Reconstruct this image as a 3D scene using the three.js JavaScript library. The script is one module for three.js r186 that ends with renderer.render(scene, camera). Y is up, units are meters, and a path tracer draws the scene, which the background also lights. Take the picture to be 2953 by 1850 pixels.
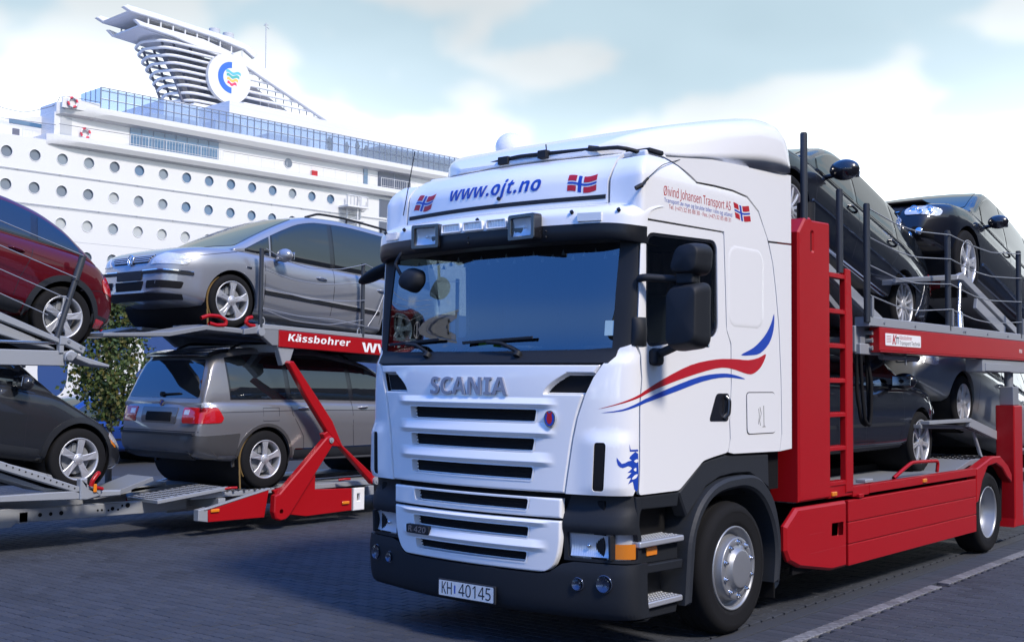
import * as THREE from 'three';
import { mergeGeometries, mergeVertices, toCreasedNormals } from 'three/addons/utils/BufferGeometryUtils.js';
import { RoundedBoxGeometry } from 'three/addons/geometries/RoundedBoxGeometry.js';
import { TessellateModifier } from 'three/addons/modifiers/TessellateModifier.js';
import { FontLoader } from 'three/addons/loaders/FontLoader.js';
import { MarchingCubes } from 'three/addons/objects/MarchingCubes.js';
import { Brush, Evaluator, SUBTRACTION } from 'three-bvh-csg';
import { MeshBVH } from 'three-mesh-bvh';
import { createNoise3D } from 'simplex-noise';

// ---------------------------------------------------------------- camera, sky, sun, exposure
const V = (x, y, z) => new THREE.Vector3(x, y, z);
const D2R = Math.PI / 180;
const scene = new THREE.Scene();
const camera = new THREE.PerspectiveCamera(30.43, 1024 / 641, 0.1, 900);
{
  const yaw = 40.0 * D2R, pitch = 2.92 * D2R, roll = 0.52 * D2R;
  const fwd = V(-Math.sin(yaw) * Math.cos(pitch), Math.sin(pitch), -Math.cos(yaw) * Math.cos(pitch));
  const r0 = V(Math.cos(yaw), 0, -Math.sin(yaw)), u0 = r0.clone().cross(fwd);
  const right = r0.clone().multiplyScalar(Math.cos(roll)).addScaledVector(u0, Math.sin(roll));
  camera.position.set(5.58, 1.83, 6.14);
  camera.up.copy(right.clone().cross(fwd));
  camera.lookAt(camera.position.clone().add(fwd));
}
const renderer = new THREE.WebGLRenderer({ antialias: true });
renderer.setSize(1024, 641);
renderer.shadowMap.enabled = true;
renderer.toneMapping = THREE.LinearToneMapping;
renderer.toneMappingExposure = 2.05;

function rng(seed) { return () => { seed = (seed + 0x6d2b79f5) | 0; let t = Math.imul(seed ^ (seed >>> 15), 1 | seed); t = (t + Math.imul(t ^ (t >>> 7), 61 | t)) ^ t; return ((t ^ (t >>> 14)) >>> 0) / 4294967296; }; }
const n3 = createNoise3D(rng(11));
const fbm = (x, y, z, o = 5) => { let s = 0, a = 0.5, f = 1; for (let i = 0; i < o; i++) { s += a * n3(x * f, y * f, z * f); a *= 0.5; f *= 2.03; } return s; };
const clamp = (x, a = 0, b = 1) => Math.min(b, Math.max(a, x));
const sstep = (a, b, x) => { const t = clamp((x - a) / (b - a)); return t * t * (3 - 2 * t); };
const mix = (a, b, t) => a + (b - a) * t;

const SUN = V(0.80, 0.80, 0.15).normalize();
{ // partly cloudy sky: bright cloud deck over the ship, clearing to blue away from the sun
  const w = 1024, h = 512, data = new Float32Array(w * h * 4);
  for (let j = 0; j < h; j++) for (let i = 0; i < w; i++) {
    const el = (j + 0.5) / h * Math.PI - Math.PI / 2, az = ((i + 0.5) / w - 0.5) * 2 * Math.PI;
    const d = V(Math.cos(el) * Math.cos(az), Math.sin(el), Math.cos(el) * Math.sin(az));
    const e = Math.max(d.y, 0), k = 1 / (e + 0.22);
    // clear blue air overhead, paler towards the horizon
    const hz = Math.pow(1 - e, 7), sunny = Math.pow(Math.max(d.dot(SUN), 0), 5);
    const south = sstep(0.02, 0.60, (-d.x * 0.45 + d.z * 0.89)), deep = Math.max(south, sstep(0.36, 0.70, e));
    const air = [mix(mix(0.14, 0.045, deep), 0.40, hz) + 0.2 * sunny, mix(mix(0.275, 0.20, deep), 0.60, hz) + 0.2 * sunny, mix(mix(0.36, 0.72, deep), 0.74, hz) + 0.18 * sunny];
    // banks of bright cloud low over the horizon all round, breaking up higher; widest break to the south-west
    const px = d.x * k * 1.1, pz = d.z * k * 1.1;
    const big = n3(px * 0.28 + 3.1, 0.7, pz * 0.28 + 1.4), nn = fbm(px * 1.3 + 5, 0.3, pz * 1.3 + 2, 6);
    const clearing = south;
    const c = Math.max(sstep(-0.30, 0.06, nn * 1.15 + 0.30 * big + 0.16 - 1.0 * clearing - 0.85 * sstep(0.34, 0.75, e) + 0.65 * sstep(0.34, 0.05, e) * (1 - 0.45 * clearing)), 0.54 * (1 - clearing) * sstep(0.62, 0.36, e));
    const thick = clamp(0.5 + 0.9 * fbm(px * 1.7 + 9, 2.3, pz * 1.7, 5));
    const bank = Math.exp(-Math.pow(e / (0.19 + 0.03 * n3(px * 0.5, 7, pz * 0.5)), 3));
    const lum = mix(0.30, 0.40, 1 - 0.7 * thick) + 1.35 * bank + 0.2 * sunny;
    const cl = [lum * 0.91, lum * 0.985, lum * 1.03];
    const o = (j * w + i) * 4;
    for (let q = 0; q < 3; q++) data[o + q] = d.y < -0.02 ? [0.16, 0.17, 0.19][q] : mix(air[q], cl[q], c);
    data[o + 3] = 1;
  }
  const t = new THREE.DataTexture(data, w, h, THREE.RGBAFormat, THREE.FloatType);
  t.mapping = THREE.EquirectangularReflectionMapping; t.magFilter = t.minFilter = THREE.LinearFilter; t.needsUpdate = true;
  scene.background = t; scene.environment = t;
}
const sun = new THREE.DirectionalLight(0xfff4e6, 2.0);
sun.position.copy(SUN).multiplyScalar(120); sun.castShadow = true; sun.shadow.radius = 18;
sun.shadow.mapSize.set(4096, 4096);
Object.assign(sun.shadow.camera, { left: -110, right: 40, top: 80, bottom: -60, near: 1, far: 300 });
scene.add(sun, sun.target);

// ---------------------------------------------------------------- naming helpers
const taken = new Map();
const numbered = (n) => { const k = taken.get(n) || 0; taken.set(n, k + 1); return k ? n + '_' + String(k).padStart(3, '0') : n; };
function thing(name, label, category, group) {
  const o = new THREE.Group(); o.name = numbered(name); o.userData = { label, category }; if (group) o.userData.group = group; scene.add(o); return o;
}
function lit(o) { o.traverse((m) => { if (m.isMesh) { m.castShadow = m.receiveShadow = true; } }); return o; }
function part(name, geos, mat, parent, label) {
  const list = Array.isArray(geos) ? geos : [geos];
  const m = new THREE.Mesh(list.length > 1 ? merge(list) : list[0], mat); m.name = name; m.castShadow = m.receiveShadow = true;
  if (label) m.userData.label = label;
  parent.add(m); return m;
}
function struct(name, geo, mat) { const m = part(name, geo, mat, scene); m.name = numbered(name); m.userData.kind = 'structure'; return m; }
function dup(src, label) { const c = src.clone(); c.name = numbered(src.name.replace(/_\d{3}$/, '')); c.userData = { ...src.userData }; if (label) c.userData.label = label; scene.add(c); return c; }

// ---------------------------------------------------------------- geometry helpers
function merge(list) {
  const anyUv = list.every((g) => g.attributes.uv);
  return mergeGeometries(list.map((g) => {
    let q = g.index ? g.toNonIndexed() : g.clone();
    for (const k of Object.keys(q.attributes)) if (k !== 'position' && k !== 'normal' && !(k === 'uv' && anyUv)) q.deleteAttribute(k);
    if (!q.attributes.normal) q.computeVertexNormals();
    return q;
  }));
}
const move = (g, x, y, z) => g.translate(x, y, z);
function box(x0, x1, y0, y1, z0, z1, r = 0.006) { // bevelled box by limits
  const a = Math.abs(x1 - x0), b = Math.abs(y1 - y0), c = Math.abs(z1 - z0), rr = Math.min(r, a * 0.45, b * 0.45, c * 0.45);
  const g = rr > 0.0005 ? new RoundedBoxGeometry(a, b, c, 1, rr) : new THREE.BoxGeometry(a, b, c);
  return g.translate((x0 + x1) / 2, (y0 + y1) / 2, (z0 + z1) / 2);
}
function shapeOf(pts, holes = []) { const s = new THREE.Shape(pts.map((p) => new THREE.Vector2(p[0], p[1]))); for (const h of holes) s.holes.push(new THREE.Path(h.map((p) => new THREE.Vector2(p[0], p[1])))); return s; }
function slab(pts, x0, x1, bevel = 0.006, holes = []) { // polygon in (z, y), extruded along x from x0 to x1
  const d = x1 - x0, b = Math.min(bevel, d * 0.4);
  const g = new THREE.ExtrudeGeometry(shapeOf(pts.map((p) => [-p[0], p[1]]), holes.map((h) => h.map((p) => [-p[0], p[1]]))), { depth: d - 2 * b, bevelEnabled: b > 0, bevelThickness: b, bevelSize: b, bevelOffset: -b, bevelSegments: 1, curveSegments: 8 });
  return g.translate(0, 0, b).rotateY(Math.PI / 2).translate(x0, 0, 0);
}
function slabZ(pts, z0, z1, bevel = 0.006, holes = []) { // polygon in (x, y), extruded along z
  const d = z1 - z0, b = Math.min(bevel, d * 0.4);
  return new THREE.ExtrudeGeometry(shapeOf(pts, holes), { depth: d - 2 * b, bevelEnabled: b > 0, bevelThickness: b, bevelSize: b, bevelOffset: -b, bevelSegments: 1, curveSegments: 8 }).translate(0, 0, z0 + b);
}
function tube(pts, r, seg = 8, n) { const c = new THREE.CatmullRomCurve3(pts.map((p) => p.isVector3 ? p : V(...p)), false, 'catmullrom', 0.2); return new THREE.TubeGeometry(c, n || Math.max(2, pts.length * 6), r, seg, false); }
function rod(a, b, r, seg = 10, r2 = r) { a = a.isVector3 ? a : V(...a); b = b.isVector3 ? b : V(...b); const d = b.clone().sub(a), L = d.length(); const g = new THREE.CylinderGeometry(r2, r, L, seg, 1); g.translate(0, L / 2, 0); g.applyQuaternion(new THREE.Quaternion().setFromUnitVectors(V(0, 1, 0), d.normalize())); return g.translate(a.x, a.y, a.z); }
function bar(a, b, w, h, up = V(0, 1, 0), r = 0.005) { // rectangular bar from a to b
  a = a.isVector3 ? a : V(...a); b = b.isVector3 ? b : V(...b);
  const d = b.clone().sub(a), L = d.length(); d.normalize(); const x = up.clone().cross(d).normalize(), y = d.clone().cross(x);
  const g = r ? new RoundedBoxGeometry(w, h, L, 1, Math.min(r, w * 0.4, h * 0.4)) : new THREE.BoxGeometry(w, h, L);
  return g.applyMatrix4(new THREE.Matrix4().makeBasis(x, y, d)).translate((a.x + b.x) / 2, (a.y + b.y) / 2, (a.z + b.z) / 2);
}
function smooth(pts, n = 6, closed = true) { const c = new THREE.CatmullRomCurve3(pts.map((p) => V(p[0], p[1], 0)), closed, 'catmullrom', 0.5); return c.getPoints(pts.length * n).slice(0, closed ? -1 : undefined).map((p) => [p.x, p.y]); }
function roundPoly(pts, r, n = 5) { // round the corners of a polygon
  const out = [], N = pts.length;
  for (let i = 0; i < N; i++) {
    const p = pts[i], a = pts[(i + N - 1) % N], b = pts[(i + 1) % N];
    const rr = Array.isArray(r) ? r[i] : r, da = [a[0] - p[0], a[1] - p[1]], db = [b[0] - p[0], b[1] - p[1]], la = Math.hypot(...da), lb = Math.hypot(...db);
    const t = Math.min(rr, la * 0.49, lb * 0.49); if (t < 1e-4) { out.push(p); continue; }
    const A = [p[0] + da[0] / la * t, p[1] + da[1] / la * t], B = [p[0] + db[0] / lb * t, p[1] + db[1] / lb * t];
    for (let k = 0; k <= n; k++) { const s = k / n, u = 1 - s; out.push([u * u * A[0] + 2 * u * s * p[0] + s * s * B[0], u * u * A[1] + 2 * u * s * p[1] + s * s * B[1]]); }
  }
  return out;
}
// a 2-D shape, cut into small triangles, laid on a surface: map(u, v) -> {p, n}; th > 0 gives it thickness inwards
function lay(shape, map, { off = 0.003, th = 0, edge = 0.06 } = {}) {
  let g = new THREE.ShapeGeometry(shape, 8); g.deleteAttribute('uv'); g.deleteAttribute('normal');
  g = g.toNonIndexed(); g = new TessellateModifier(edge, 10).modify(g);
  for (const k of Object.keys(g.attributes)) if (k !== 'position') g.deleteAttribute(k);
  g = mergeVertices(g, 1e-6);
  const P = g.attributes.position, n = P.count, pos = [], nor = [], uv = [], idx = [];
  for (let i = 0; i < n; i++) {
    const u = P.getX(i), v = P.getY(i), r = map(u, v), q = r.p.clone().addScaledVector(r.n, off);
    pos.push(q.x, q.y, q.z); nor.push(r.n.x, r.n.y, r.n.z); uv.push(u, v);
  }
  const I = g.index.array;
  const a = V(), b = V(), c = V(), nn = V(), at = (i, t) => t.set(pos[3 * i], pos[3 * i + 1], pos[3 * i + 2]), na = (i, t) => t.set(nor[3 * i], nor[3 * i + 1], nor[3 * i + 2]);
  const edges = new Map();
  for (let i = 0; i < I.length; i += 3) {
    let [x, y, z] = [I[i], I[i + 1], I[i + 2]]; at(x, a); at(y, b); at(z, c);
    const f = b.clone().sub(a).cross(c.clone().sub(a)); if (f.dot(na(x, nn)) < 0) [y, z] = [z, y];
    idx.push(x, y, z);
    if (th) for (const [s, t] of [[x, y], [y, z], [z, x]]) { const k = t + '_' + s; if (edges.has(k)) edges.delete(k); else edges.set(s + '_' + t, [s, t]); }
  }
  const out = [new THREE.BufferGeometry()];
  out[0].setAttribute('position', new THREE.Float32BufferAttribute(pos, 3)); out[0].setAttribute('normal', new THREE.Float32BufferAttribute(nor, 3)); out[0].setAttribute('uv', new THREE.Float32BufferAttribute(uv, 2)); out[0].setIndex(idx);
  if (th && edges.size) {
    const rp = [], ru = [];
    for (const [s, t] of edges.values()) {
      at(s, a); at(t, b); const c1 = a.clone().addScaledVector(na(s, nn), -th), d1 = b.clone().addScaledVector(na(t, nn), -th);
      for (const q of [a, c1, b, b, c1, d1]) { rp.push(q.x, q.y, q.z); ru.push(0, 0); }
    }
    const rg = new THREE.BufferGeometry(); rg.setAttribute('position', new THREE.Float32BufferAttribute(rp, 3)); rg.setAttribute('uv', new THREE.Float32BufferAttribute(ru, 2)); rg.computeVertexNormals(); out.push(rg);
  }
  return out.length > 1 ? merge(out) : out[0];
}
// surface map by casting rays at a mesh geometry: u, v axes, direction d, starting plane at origin o
function caster(geo, o, u, v, d) {
  const g = geo.index ? geo : mergeVertices(geo.clone()); const bvh = new MeshBVH(g), ray = new THREE.Ray(); const N = g.attributes.normal, I = g.index;
  let last = null;
  return (a, b) => {
    ray.origin.copy(o).addScaledVector(u, a).addScaledVector(v, b); ray.direction.copy(d);
    const h = bvh.raycastFirst(ray, THREE.DoubleSide);
    if (!h) { const dist = last ? last : 1; return { p: ray.origin.clone().addScaledVector(d, dist), n: d.clone().negate() }; }
    last = h.distance;
    const [i, j, k] = [I.getX(h.faceIndex * 3), I.getX(h.faceIndex * 3 + 1), I.getX(h.faceIndex * 3 + 2)];
    const P = g.attributes.position, A = V().fromBufferAttribute(P, i), B = V().fromBufferAttribute(P, j), C = V().fromBufferAttribute(P, k);
    const bc = THREE.Triangle.getBarycoord(h.point, A, B, C, V()) || V(1, 0, 0);
    const n = V().fromBufferAttribute(N, i).multiplyScalar(bc.x).addScaledVector(V().fromBufferAttribute(N, j), bc.y).addScaledVector(V().fromBufferAttribute(N, k), bc.z).normalize();
    if (n.dot(d) > 0) n.negate();
    return { p: h.point.clone(), n };
  };
}
function loft(rings, { closed = true, caps = true } = {}) { // rings of Vector3 with equal counts
  const pos = [], idx = [], m = rings[0].length, uv = [];
  rings.forEach((r, i) => r.forEach((p, j) => { pos.push(p.x, p.y, p.z); uv.push(j / m, i / rings.length); }));
  const e = closed ? m : m - 1;
  for (let i = 0; i + 1 < rings.length; i++) for (let j = 0; j < e; j++) { const a = i * m + j, b = i * m + (j + 1) % m, c = a + m, d = b + m; idx.push(a, b, c, b, d, c); }
  if (caps) for (const i of [0, rings.length - 1]) {
    const c = rings[i].reduce((s, p) => s.add(p), V(0, 0, 0)).divideScalar(m), k = pos.length / 3; pos.push(c.x, c.y, c.z); uv.push(0.5, 0.5);
    for (let j = 0; j < e; j++) { const a = i * m + j, b = i * m + (j + 1) % m; if (i === 0) idx.push(a, k, b); else idx.push(a, b, k); }
  }
  const g = new THREE.BufferGeometry(); g.setAttribute('position', new THREE.Float32BufferAttribute(pos, 3)); g.setAttribute('uv', new THREE.Float32BufferAttribute(uv, 2)); g.setIndex(idx); g.computeVertexNormals(); return g;
}
function grid(nu, nv, f) { // parametric sheet f(u, v) -> Vector3, u, v in 0..1
  const pos = [], uv = [], idx = [];
  for (let i = 0; i <= nu; i++) for (let j = 0; j <= nv; j++) { const p = f(i / nu, j / nv); pos.push(p.x, p.y, p.z); uv.push(i / nu, j / nv); }
  for (let i = 0; i < nu; i++) for (let j = 0; j < nv; j++) { const a = i * (nv + 1) + j, b = a + nv + 1; idx.push(a, b, a + 1, b, b + 1, a + 1); }
  const g = new THREE.BufferGeometry(); g.setAttribute('position', new THREE.Float32BufferAttribute(pos, 3)); g.setAttribute('uv', new THREE.Float32BufferAttribute(uv, 2)); g.setIndex(idx); g.computeVertexNormals(); return g;
}
function interp(pts) { // smooth monotone-ish interpolation through [x, y]
  const p = [...pts].sort((a, b) => a[0] - b[0]), n = p.length, m = [];
  for (let i = 0; i < n; i++) { if (i === 0) m.push((p[1][1] - p[0][1]) / (p[1][0] - p[0][0])); else if (i === n - 1) m.push((p[i][1] - p[i - 1][1]) / (p[i][0] - p[i - 1][0])); else { const a = (p[i][1] - p[i - 1][1]) / (p[i][0] - p[i - 1][0]), b = (p[i + 1][1] - p[i][1]) / (p[i + 1][0] - p[i][0]); m.push(a * b <= 0 ? 0 : 2 * a * b / (a + b)); } }
  return (x) => { if (x <= p[0][0]) return p[0][1]; if (x >= p[n - 1][0]) return p[n - 1][1]; let i = 0; while (x > p[i + 1][0]) i++; const h = p[i + 1][0] - p[i][0], t = (x - p[i][0]) / h, t2 = t * t, t3 = t2 * t; return (2 * t3 - 3 * t2 + 1) * p[i][1] + (t3 - 2 * t2 + t) * h * m[i] + (-2 * t3 + 3 * t2) * p[i + 1][1] + (t3 - t2) * h * m[i + 1]; };
}

// ---------------------------------------------------------------- materials
function noiseTex(size, f, rep = 1, srgb = false) {
  const d = new Uint8Array(size * size * 4);
  for (let j = 0; j < size; j++) for (let i = 0; i < size; i++) { const c = f(i / size, j / size), o = (j * size + i) * 4; for (let q = 0; q < 3; q++) d[o + q] = clamp(Array.isArray(c) ? c[q] : c) * 255; d[o + 3] = 255; }
  const t = new THREE.DataTexture(d, size, size); t.wrapS = t.wrapT = THREE.RepeatWrapping; t.magFilter = THREE.LinearFilter; t.minFilter = THREE.LinearMipmapLinearFilter; t.generateMipmaps = true; t.repeat.set(rep, rep); if (srgb) t.colorSpace = THREE.SRGBColorSpace; t.needsUpdate = true; return t;
}
const tile = (u, v, s, z) => { const a = u * 2 * Math.PI, b = v * 2 * Math.PI, r = s / 6.283; return fbm(Math.cos(a) * r + 7, Math.sin(a) * r + Math.cos(b) * r * 1.3, Math.sin(b) * r * 1.3 + z, 4); };
const grainT = noiseTex(256, (u, v) => 0.5 + 0.5 * tile(u, v, 60, 3));
const smudgeT = noiseTex(256, (u, v) => 0.62 + 0.5 * tile(u, v, 14, 5));
const lin = (r, g, b) => new THREE.Color().setRGB(r, g, b);
const M = {
  white: new THREE.MeshPhysicalMaterial({ color: lin(0.80, 0.80, 0.80), roughness: 0.38, clearcoat: 1, clearcoatRoughness: 0.06 }),
  whitePlain: new THREE.MeshStandardMaterial({ color: lin(0.78, 0.78, 0.78), roughness: 0.5 }),
  red: new THREE.MeshPhysicalMaterial({ color: lin(0.35, 0.004, 0.008), roughness: 0.42, ior: 1.35, clearcoat: 0.2, clearcoatRoughness: 0.15 }),
  plastic: new THREE.MeshPhysicalMaterial({ color: lin(0.012, 0.014, 0.018), ior: 1.38, roughness: 0.62, bumpMap: grainT, bumpScale: 0.0004 }),
  plasticGrey: new THREE.MeshPhysicalMaterial({ color: lin(0.020, 0.023, 0.029), ior: 1.38, roughness: 0.6, bumpMap: grainT, bumpScale: 0.0004 }),
  black: new THREE.MeshPhysicalMaterial({ color: lin(0.006, 0.006, 0.007), ior: 1.3, roughness: 0.75 }),
  gloss: new THREE.MeshPhysicalMaterial({ color: lin(0.012, 0.012, 0.015), roughness: 0.25, clearcoat: 1, clearcoatRoughness: 0.05 }),
  rubber: new THREE.MeshPhysicalMaterial({ color: lin(0.0085, 0.0085, 0.0095), ior: 1.3, roughness: 0.85, bumpMap: grainT, bumpScale: 0.001 }),
  steel: new THREE.MeshStandardMaterial({ color: lin(0.55, 0.56, 0.58), roughness: 0.35, metalness: 0.9, roughnessMap: smudgeT }),
  alu: new THREE.MeshStandardMaterial({ color: lin(0.58, 0.59, 0.62), roughness: 0.42, metalness: 0.65 }),
  chrome: new THREE.MeshStandardMaterial({ color: lin(0.75, 0.76, 0.78), roughness: 0.1, metalness: 1 }),
  galv: new THREE.MeshStandardMaterial({ color: lin(0.34, 0.36, 0.39), roughness: 0.55, metalness: 0.35 }),
  galvDark: new THREE.MeshStandardMaterial({ color: lin(0.24, 0.255, 0.28), roughness: 0.6, metalness: 0.35 }),
  glass: new THREE.MeshPhysicalMaterial({ color: lin(0.008, 0.011, 0.015), roughness: 0.02, ior: 2.1 }),
  screen: new THREE.MeshPhysicalMaterial({ color: lin(0.30, 0.36, 0.38), roughness: 0.012, ior: 2.33, transmission: 1, thickness: 0 }),
  cabGlass: new THREE.MeshPhysicalMaterial({ color: lin(0.45, 0.52, 0.53), roughness: 0.015, ior: 1.6, transmission: 1, thickness: 0 }),
  lens: new THREE.MeshPhysicalMaterial({ color: lin(0.9, 0.92, 0.95), roughness: 0.03, transmission: 1, thickness: 0 }),
  reflector: new THREE.MeshStandardMaterial({ color: lin(0.78, 0.79, 0.80), roughness: 0.3, metalness: 0.45 }),
  rimPaint: new THREE.MeshPhysicalMaterial({ color: lin(0.30, 0.31, 0.33), roughness: 0.42, metalness: 0.55, clearcoat: 0.5, clearcoatRoughness: 0.2 }),
  lampBack: new THREE.MeshStandardMaterial({ color: lin(0.62, 0.63, 0.65), roughness: 0.35, metalness: 0.2 }),
  lip: new THREE.MeshPhysicalMaterial({ color: lin(0.010, 0.011, 0.014), roughness: 0.38, ior: 1.4 }),
  fog: new THREE.MeshStandardMaterial({ color: lin(0.10, 0.12, 0.17), roughness: 0.2, metalness: 0.8 }),
  letter: new THREE.MeshStandardMaterial({ color: lin(0.27, 0.28, 0.34), roughness: 0.4, metalness: 0.3 }),
  amber: new THREE.MeshPhysicalMaterial({ color: lin(0.75, 0.22, 0.01), roughness: 0.25, clearcoat: 1 }),
  redLens: new THREE.MeshPhysicalMaterial({ color: lin(0.45, 0.008, 0.012), roughness: 0.15, clearcoat: 1, clearcoatRoughness: 0.03 }),
  decalRed: new THREE.MeshStandardMaterial({ color: lin(0.42, 0.008, 0.018), roughness: 0.4 }),
  decalBlue: new THREE.MeshStandardMaterial({ color: lin(0.012, 0.055, 0.38), roughness: 0.4 }),
  decalWhite: new THREE.MeshStandardMaterial({ color: lin(0.82, 0.82, 0.82), roughness: 0.4 }),
  ink: new THREE.MeshStandardMaterial({ color: lin(0.012, 0.012, 0.02), roughness: 0.5 }),
  post: new THREE.MeshStandardMaterial({ color: lin(0.028, 0.034, 0.045), roughness: 0.5 }),
  cable: new THREE.MeshStandardMaterial({ color: lin(0.40, 0.41, 0.43), roughness: 0.4, metalness: 0.6 }),
};
const font = await new FontLoader().loadAsync('fonts/droid/droid_sans_bold.typeface.json');
const fontR = await new FontLoader().loadAsync('fonts/droid/droid_sans_regular.typeface.json');
// lettering as flat shapes, left aligned at (0, 0), cap height h, width squeeze sx, slant
function letters(text, h, { sx = 1, slant = 0, f = font, fit = 0 } = {}) {
  const size = h / 0.92, shapes = f.generateShapes(text, size, 4); let x1 = 0;
  for (const s of shapes) for (const p of s.getPoints(2)) x1 = Math.max(x1, p.x);
  const k = fit ? fit / x1 : sx, T = (p) => new THREE.Vector2(p.x * k + p.y * slant, p.y);
  return shapes.map((s) => { const q = new THREE.Shape(s.getPoints(4).map(T)); q.holes = s.holes.map((hh) => new THREE.Path(hh.getPoints(4).map(T))); return q; });
}
const layAll = (shapes, map, o) => merge(shapes.map((s) => lay(s, map, o)));
// ================================================================ ground: block paving with a painted line
const joint = new THREE.MeshStandardMaterial({ color: lin(0.022, 0.022, 0.024), roughness: 0.95 });
const farPave = new THREE.MeshStandardMaterial({ color: lin(0.045, 0.046, 0.051), roughness: 0.9, bumpMap: grainT, bumpScale: 0.004 });
const apron = struct('pavement', [new THREE.PlaneGeometry(760, 760).rotateX(-Math.PI / 2).translate(-60, -0.03, -60)], farPave);
{
  const rot = 0.0265, ox = 1.70, cs = Math.cos(rot), sn = Math.sin(rot);
  const L = 0.2, Wd = 0.1, gap = 0.006, rnd = rng(5);
  const wavy = []; { const n = 4, a = L / 2 - gap / 2, b = Wd / 2 - gap / 2, amp = 0.006; for (let i = 0; i <= n; i++) wavy.push([mix(-a, a, i / n), -b + amp * (i % 2 ? 1 : -1) * 0.5]); for (let i = 0; i <= n; i++) wavy.push([mix(a, -a, i / n), b + amp * (i % 2 ? 1 : -1) * 0.5]); }
  const blockGeo = (dz) => { const g = new THREE.ExtrudeGeometry(shapeOf(wavy), { depth: 0.05, bevelEnabled: true, bevelThickness: 0.004, bevelSize: 0.004, bevelOffset: -0.004, bevelSegments: 1 }); g.rotateX(-Math.PI / 2).translate(0, -0.054 + dz, 0); return g; };
  const G = [blockGeo(0), blockGeo(-0.0015), blockGeo(0.001)];
  const place = (u, v) => [ox + u * cs + v * sn, -u * sn + v * cs]; // u along rows, v along the painted line
  const cam = camera.position.clone(), fw = V(0, 0, -1).applyQuaternion(camera.quaternion), rt = V(1, 0, 0).applyQuaternion(camera.quaternion), upv = V(0, 1, 0).applyQuaternion(camera.quaternion);
  const seen = []; // blocks near the photographed ground, with a margin of a step all round
  for (let r = -170; r < 120; r++) for (let c = -95; c < 40; c++) {
    const v = r * Wd + Wd / 2, u = c * L + (r % 2 ? L / 2 : 0) + 0.0; let a = u - L / 2, b = u + L / 2; if (a > -0.50 && b < 0.14) continue; if (u < 0 && b > -0.49) b = -0.49; if (u > 0 && a < 0.062) a = 0.062; if (b - a < 0.03) continue; const uc = (a + b) / 2, sc = (b - a) / L;
    const [x, z] = place(uc, v), d = V(x, 0, z).sub(cam), dep = d.dot(fw); if (dep < 5.5 || dep > 22) continue;
    if (Math.abs(d.dot(rt)) > dep * 0.434 + 1.6 || d.dot(upv) < -dep * 0.272 - 0.7) continue;
    seen.push([x, z, dep, sc]);
  }
  seen.sort((a, b) => a[2] - b[2]);
  const tones = [0.033, 0.036, 0.039, 0.043].map((t, i) => new THREE.MeshStandardMaterial({ color: lin(t * (0.85 + (i % 2) * 0.04), t * 0.985, t * (1.32 - (i % 2) * 0.05)), roughness: 0.88, bumpMap: grainT, bumpScale: 0.0015 }));
  // the picture's nearest blocks that no vehicle hides, one by one
  const hidden = (x, z) => x > -1.3 && x < 1.3 && z < 0.05;
  let named = 0; const rest = [];
  for (const [x, z, , sc] of seen) {
    const d = V(x, 0, z).sub(cam), dep = d.dot(fw), inFrame = Math.abs(d.dot(rt)) < dep * 0.434 && d.dot(upv) > -dep * 0.272;
    if (named < 290 && inFrame && !hidden(x, z)) { const m = part('paver', G[named % 3], tones[Math.floor(rnd() * 4)], apron); m.scale.x = sc; m.position.set(x, 0, z); m.rotation.set((rnd() - 0.5) * 0.012, rot + (rnd() - 0.5) * 0.02, (rnd() - 0.5) * 0.012); named++; } else rest.push([x, z, sc]);
  }
  const im = new THREE.InstancedMesh(G[0], new THREE.MeshStandardMaterial({ color: 0xffffff, roughness: 0.88, bumpMap: grainT, bumpScale: 0.0015 }), rest.length); im.name = 'paver_field'; im.userData.kind = 'stuff'; im.castShadow = im.receiveShadow = true;
  const mt = new THREE.Matrix4(), e = new THREE.Euler(), q = new THREE.Quaternion();
  rest.forEach(([x, z, sc], i) => { e.set((rnd() - 0.5) * 0.012, rot + (rnd() - 0.5) * 0.02, (rnd() - 0.5) * 0.012); mt.compose(V(x, (rnd() - 0.5) * 0.003, z), q.setFromEuler(e), V(sc, 1, 1)); im.setMatrixAt(i, mt); const patch = 0.5 + 0.5 * fbm(x * 0.5, 3, z * 0.5, 3), stain = fbm(x * 1.3 + 4, 8, z * 1.3, 3) > 0.27 ? 0.78 : 1, t = (0.033 + 0.011 * patch) * (0.88 + 0.24 * rnd()) * stain; im.setColorAt(i, lin(t * 0.86, t * 0.985, t * 1.30)); });
  apron.add(im);
  // painted line of white blocks, a gutter band and an edging row beside it
  const line = struct('painted_line', new THREE.BoxGeometry(0.15, 0.02, 0.02).translate(place(0.03, -14)[0], -0.02, place(0.03, -14)[1]), joint);
  const wornW = [0.22, 0.27, 0.18].map((t) => new THREE.MeshStandardMaterial({ color: lin(t, t * 1.0, t * 1.03), roughness: 0.8, map: smudgeT, bumpMap: grainT, bumpScale: 0.0015 }));
  const lb = new THREE.ExtrudeGeometry(shapeOf([[-0.056, -0.095], [0.052, -0.105], [0.056, 0.085], [-0.052, 0.095]]), { depth: 0.05, bevelEnabled: true, bevelThickness: 0.004, bevelSize: 0.004, bevelOffset: -0.004, bevelSegments: 1 }).rotateX(-Math.PI / 2).translate(0, -0.052, 0);
  const edge = G[0].clone().scale(1.28, 1, 1);
  for (let i = 0; i < 80; i++) { const v = 1.4 - i * 0.2; if (i === 31) continue; const m = part('white_paver', lb, wornW[Math.floor(rnd() * 3)], line), [x, z] = place(0.0, v); m.position.set(x, 0, z); m.rotation.y = rot + (rnd() - 0.5) * 0.02; }
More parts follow.
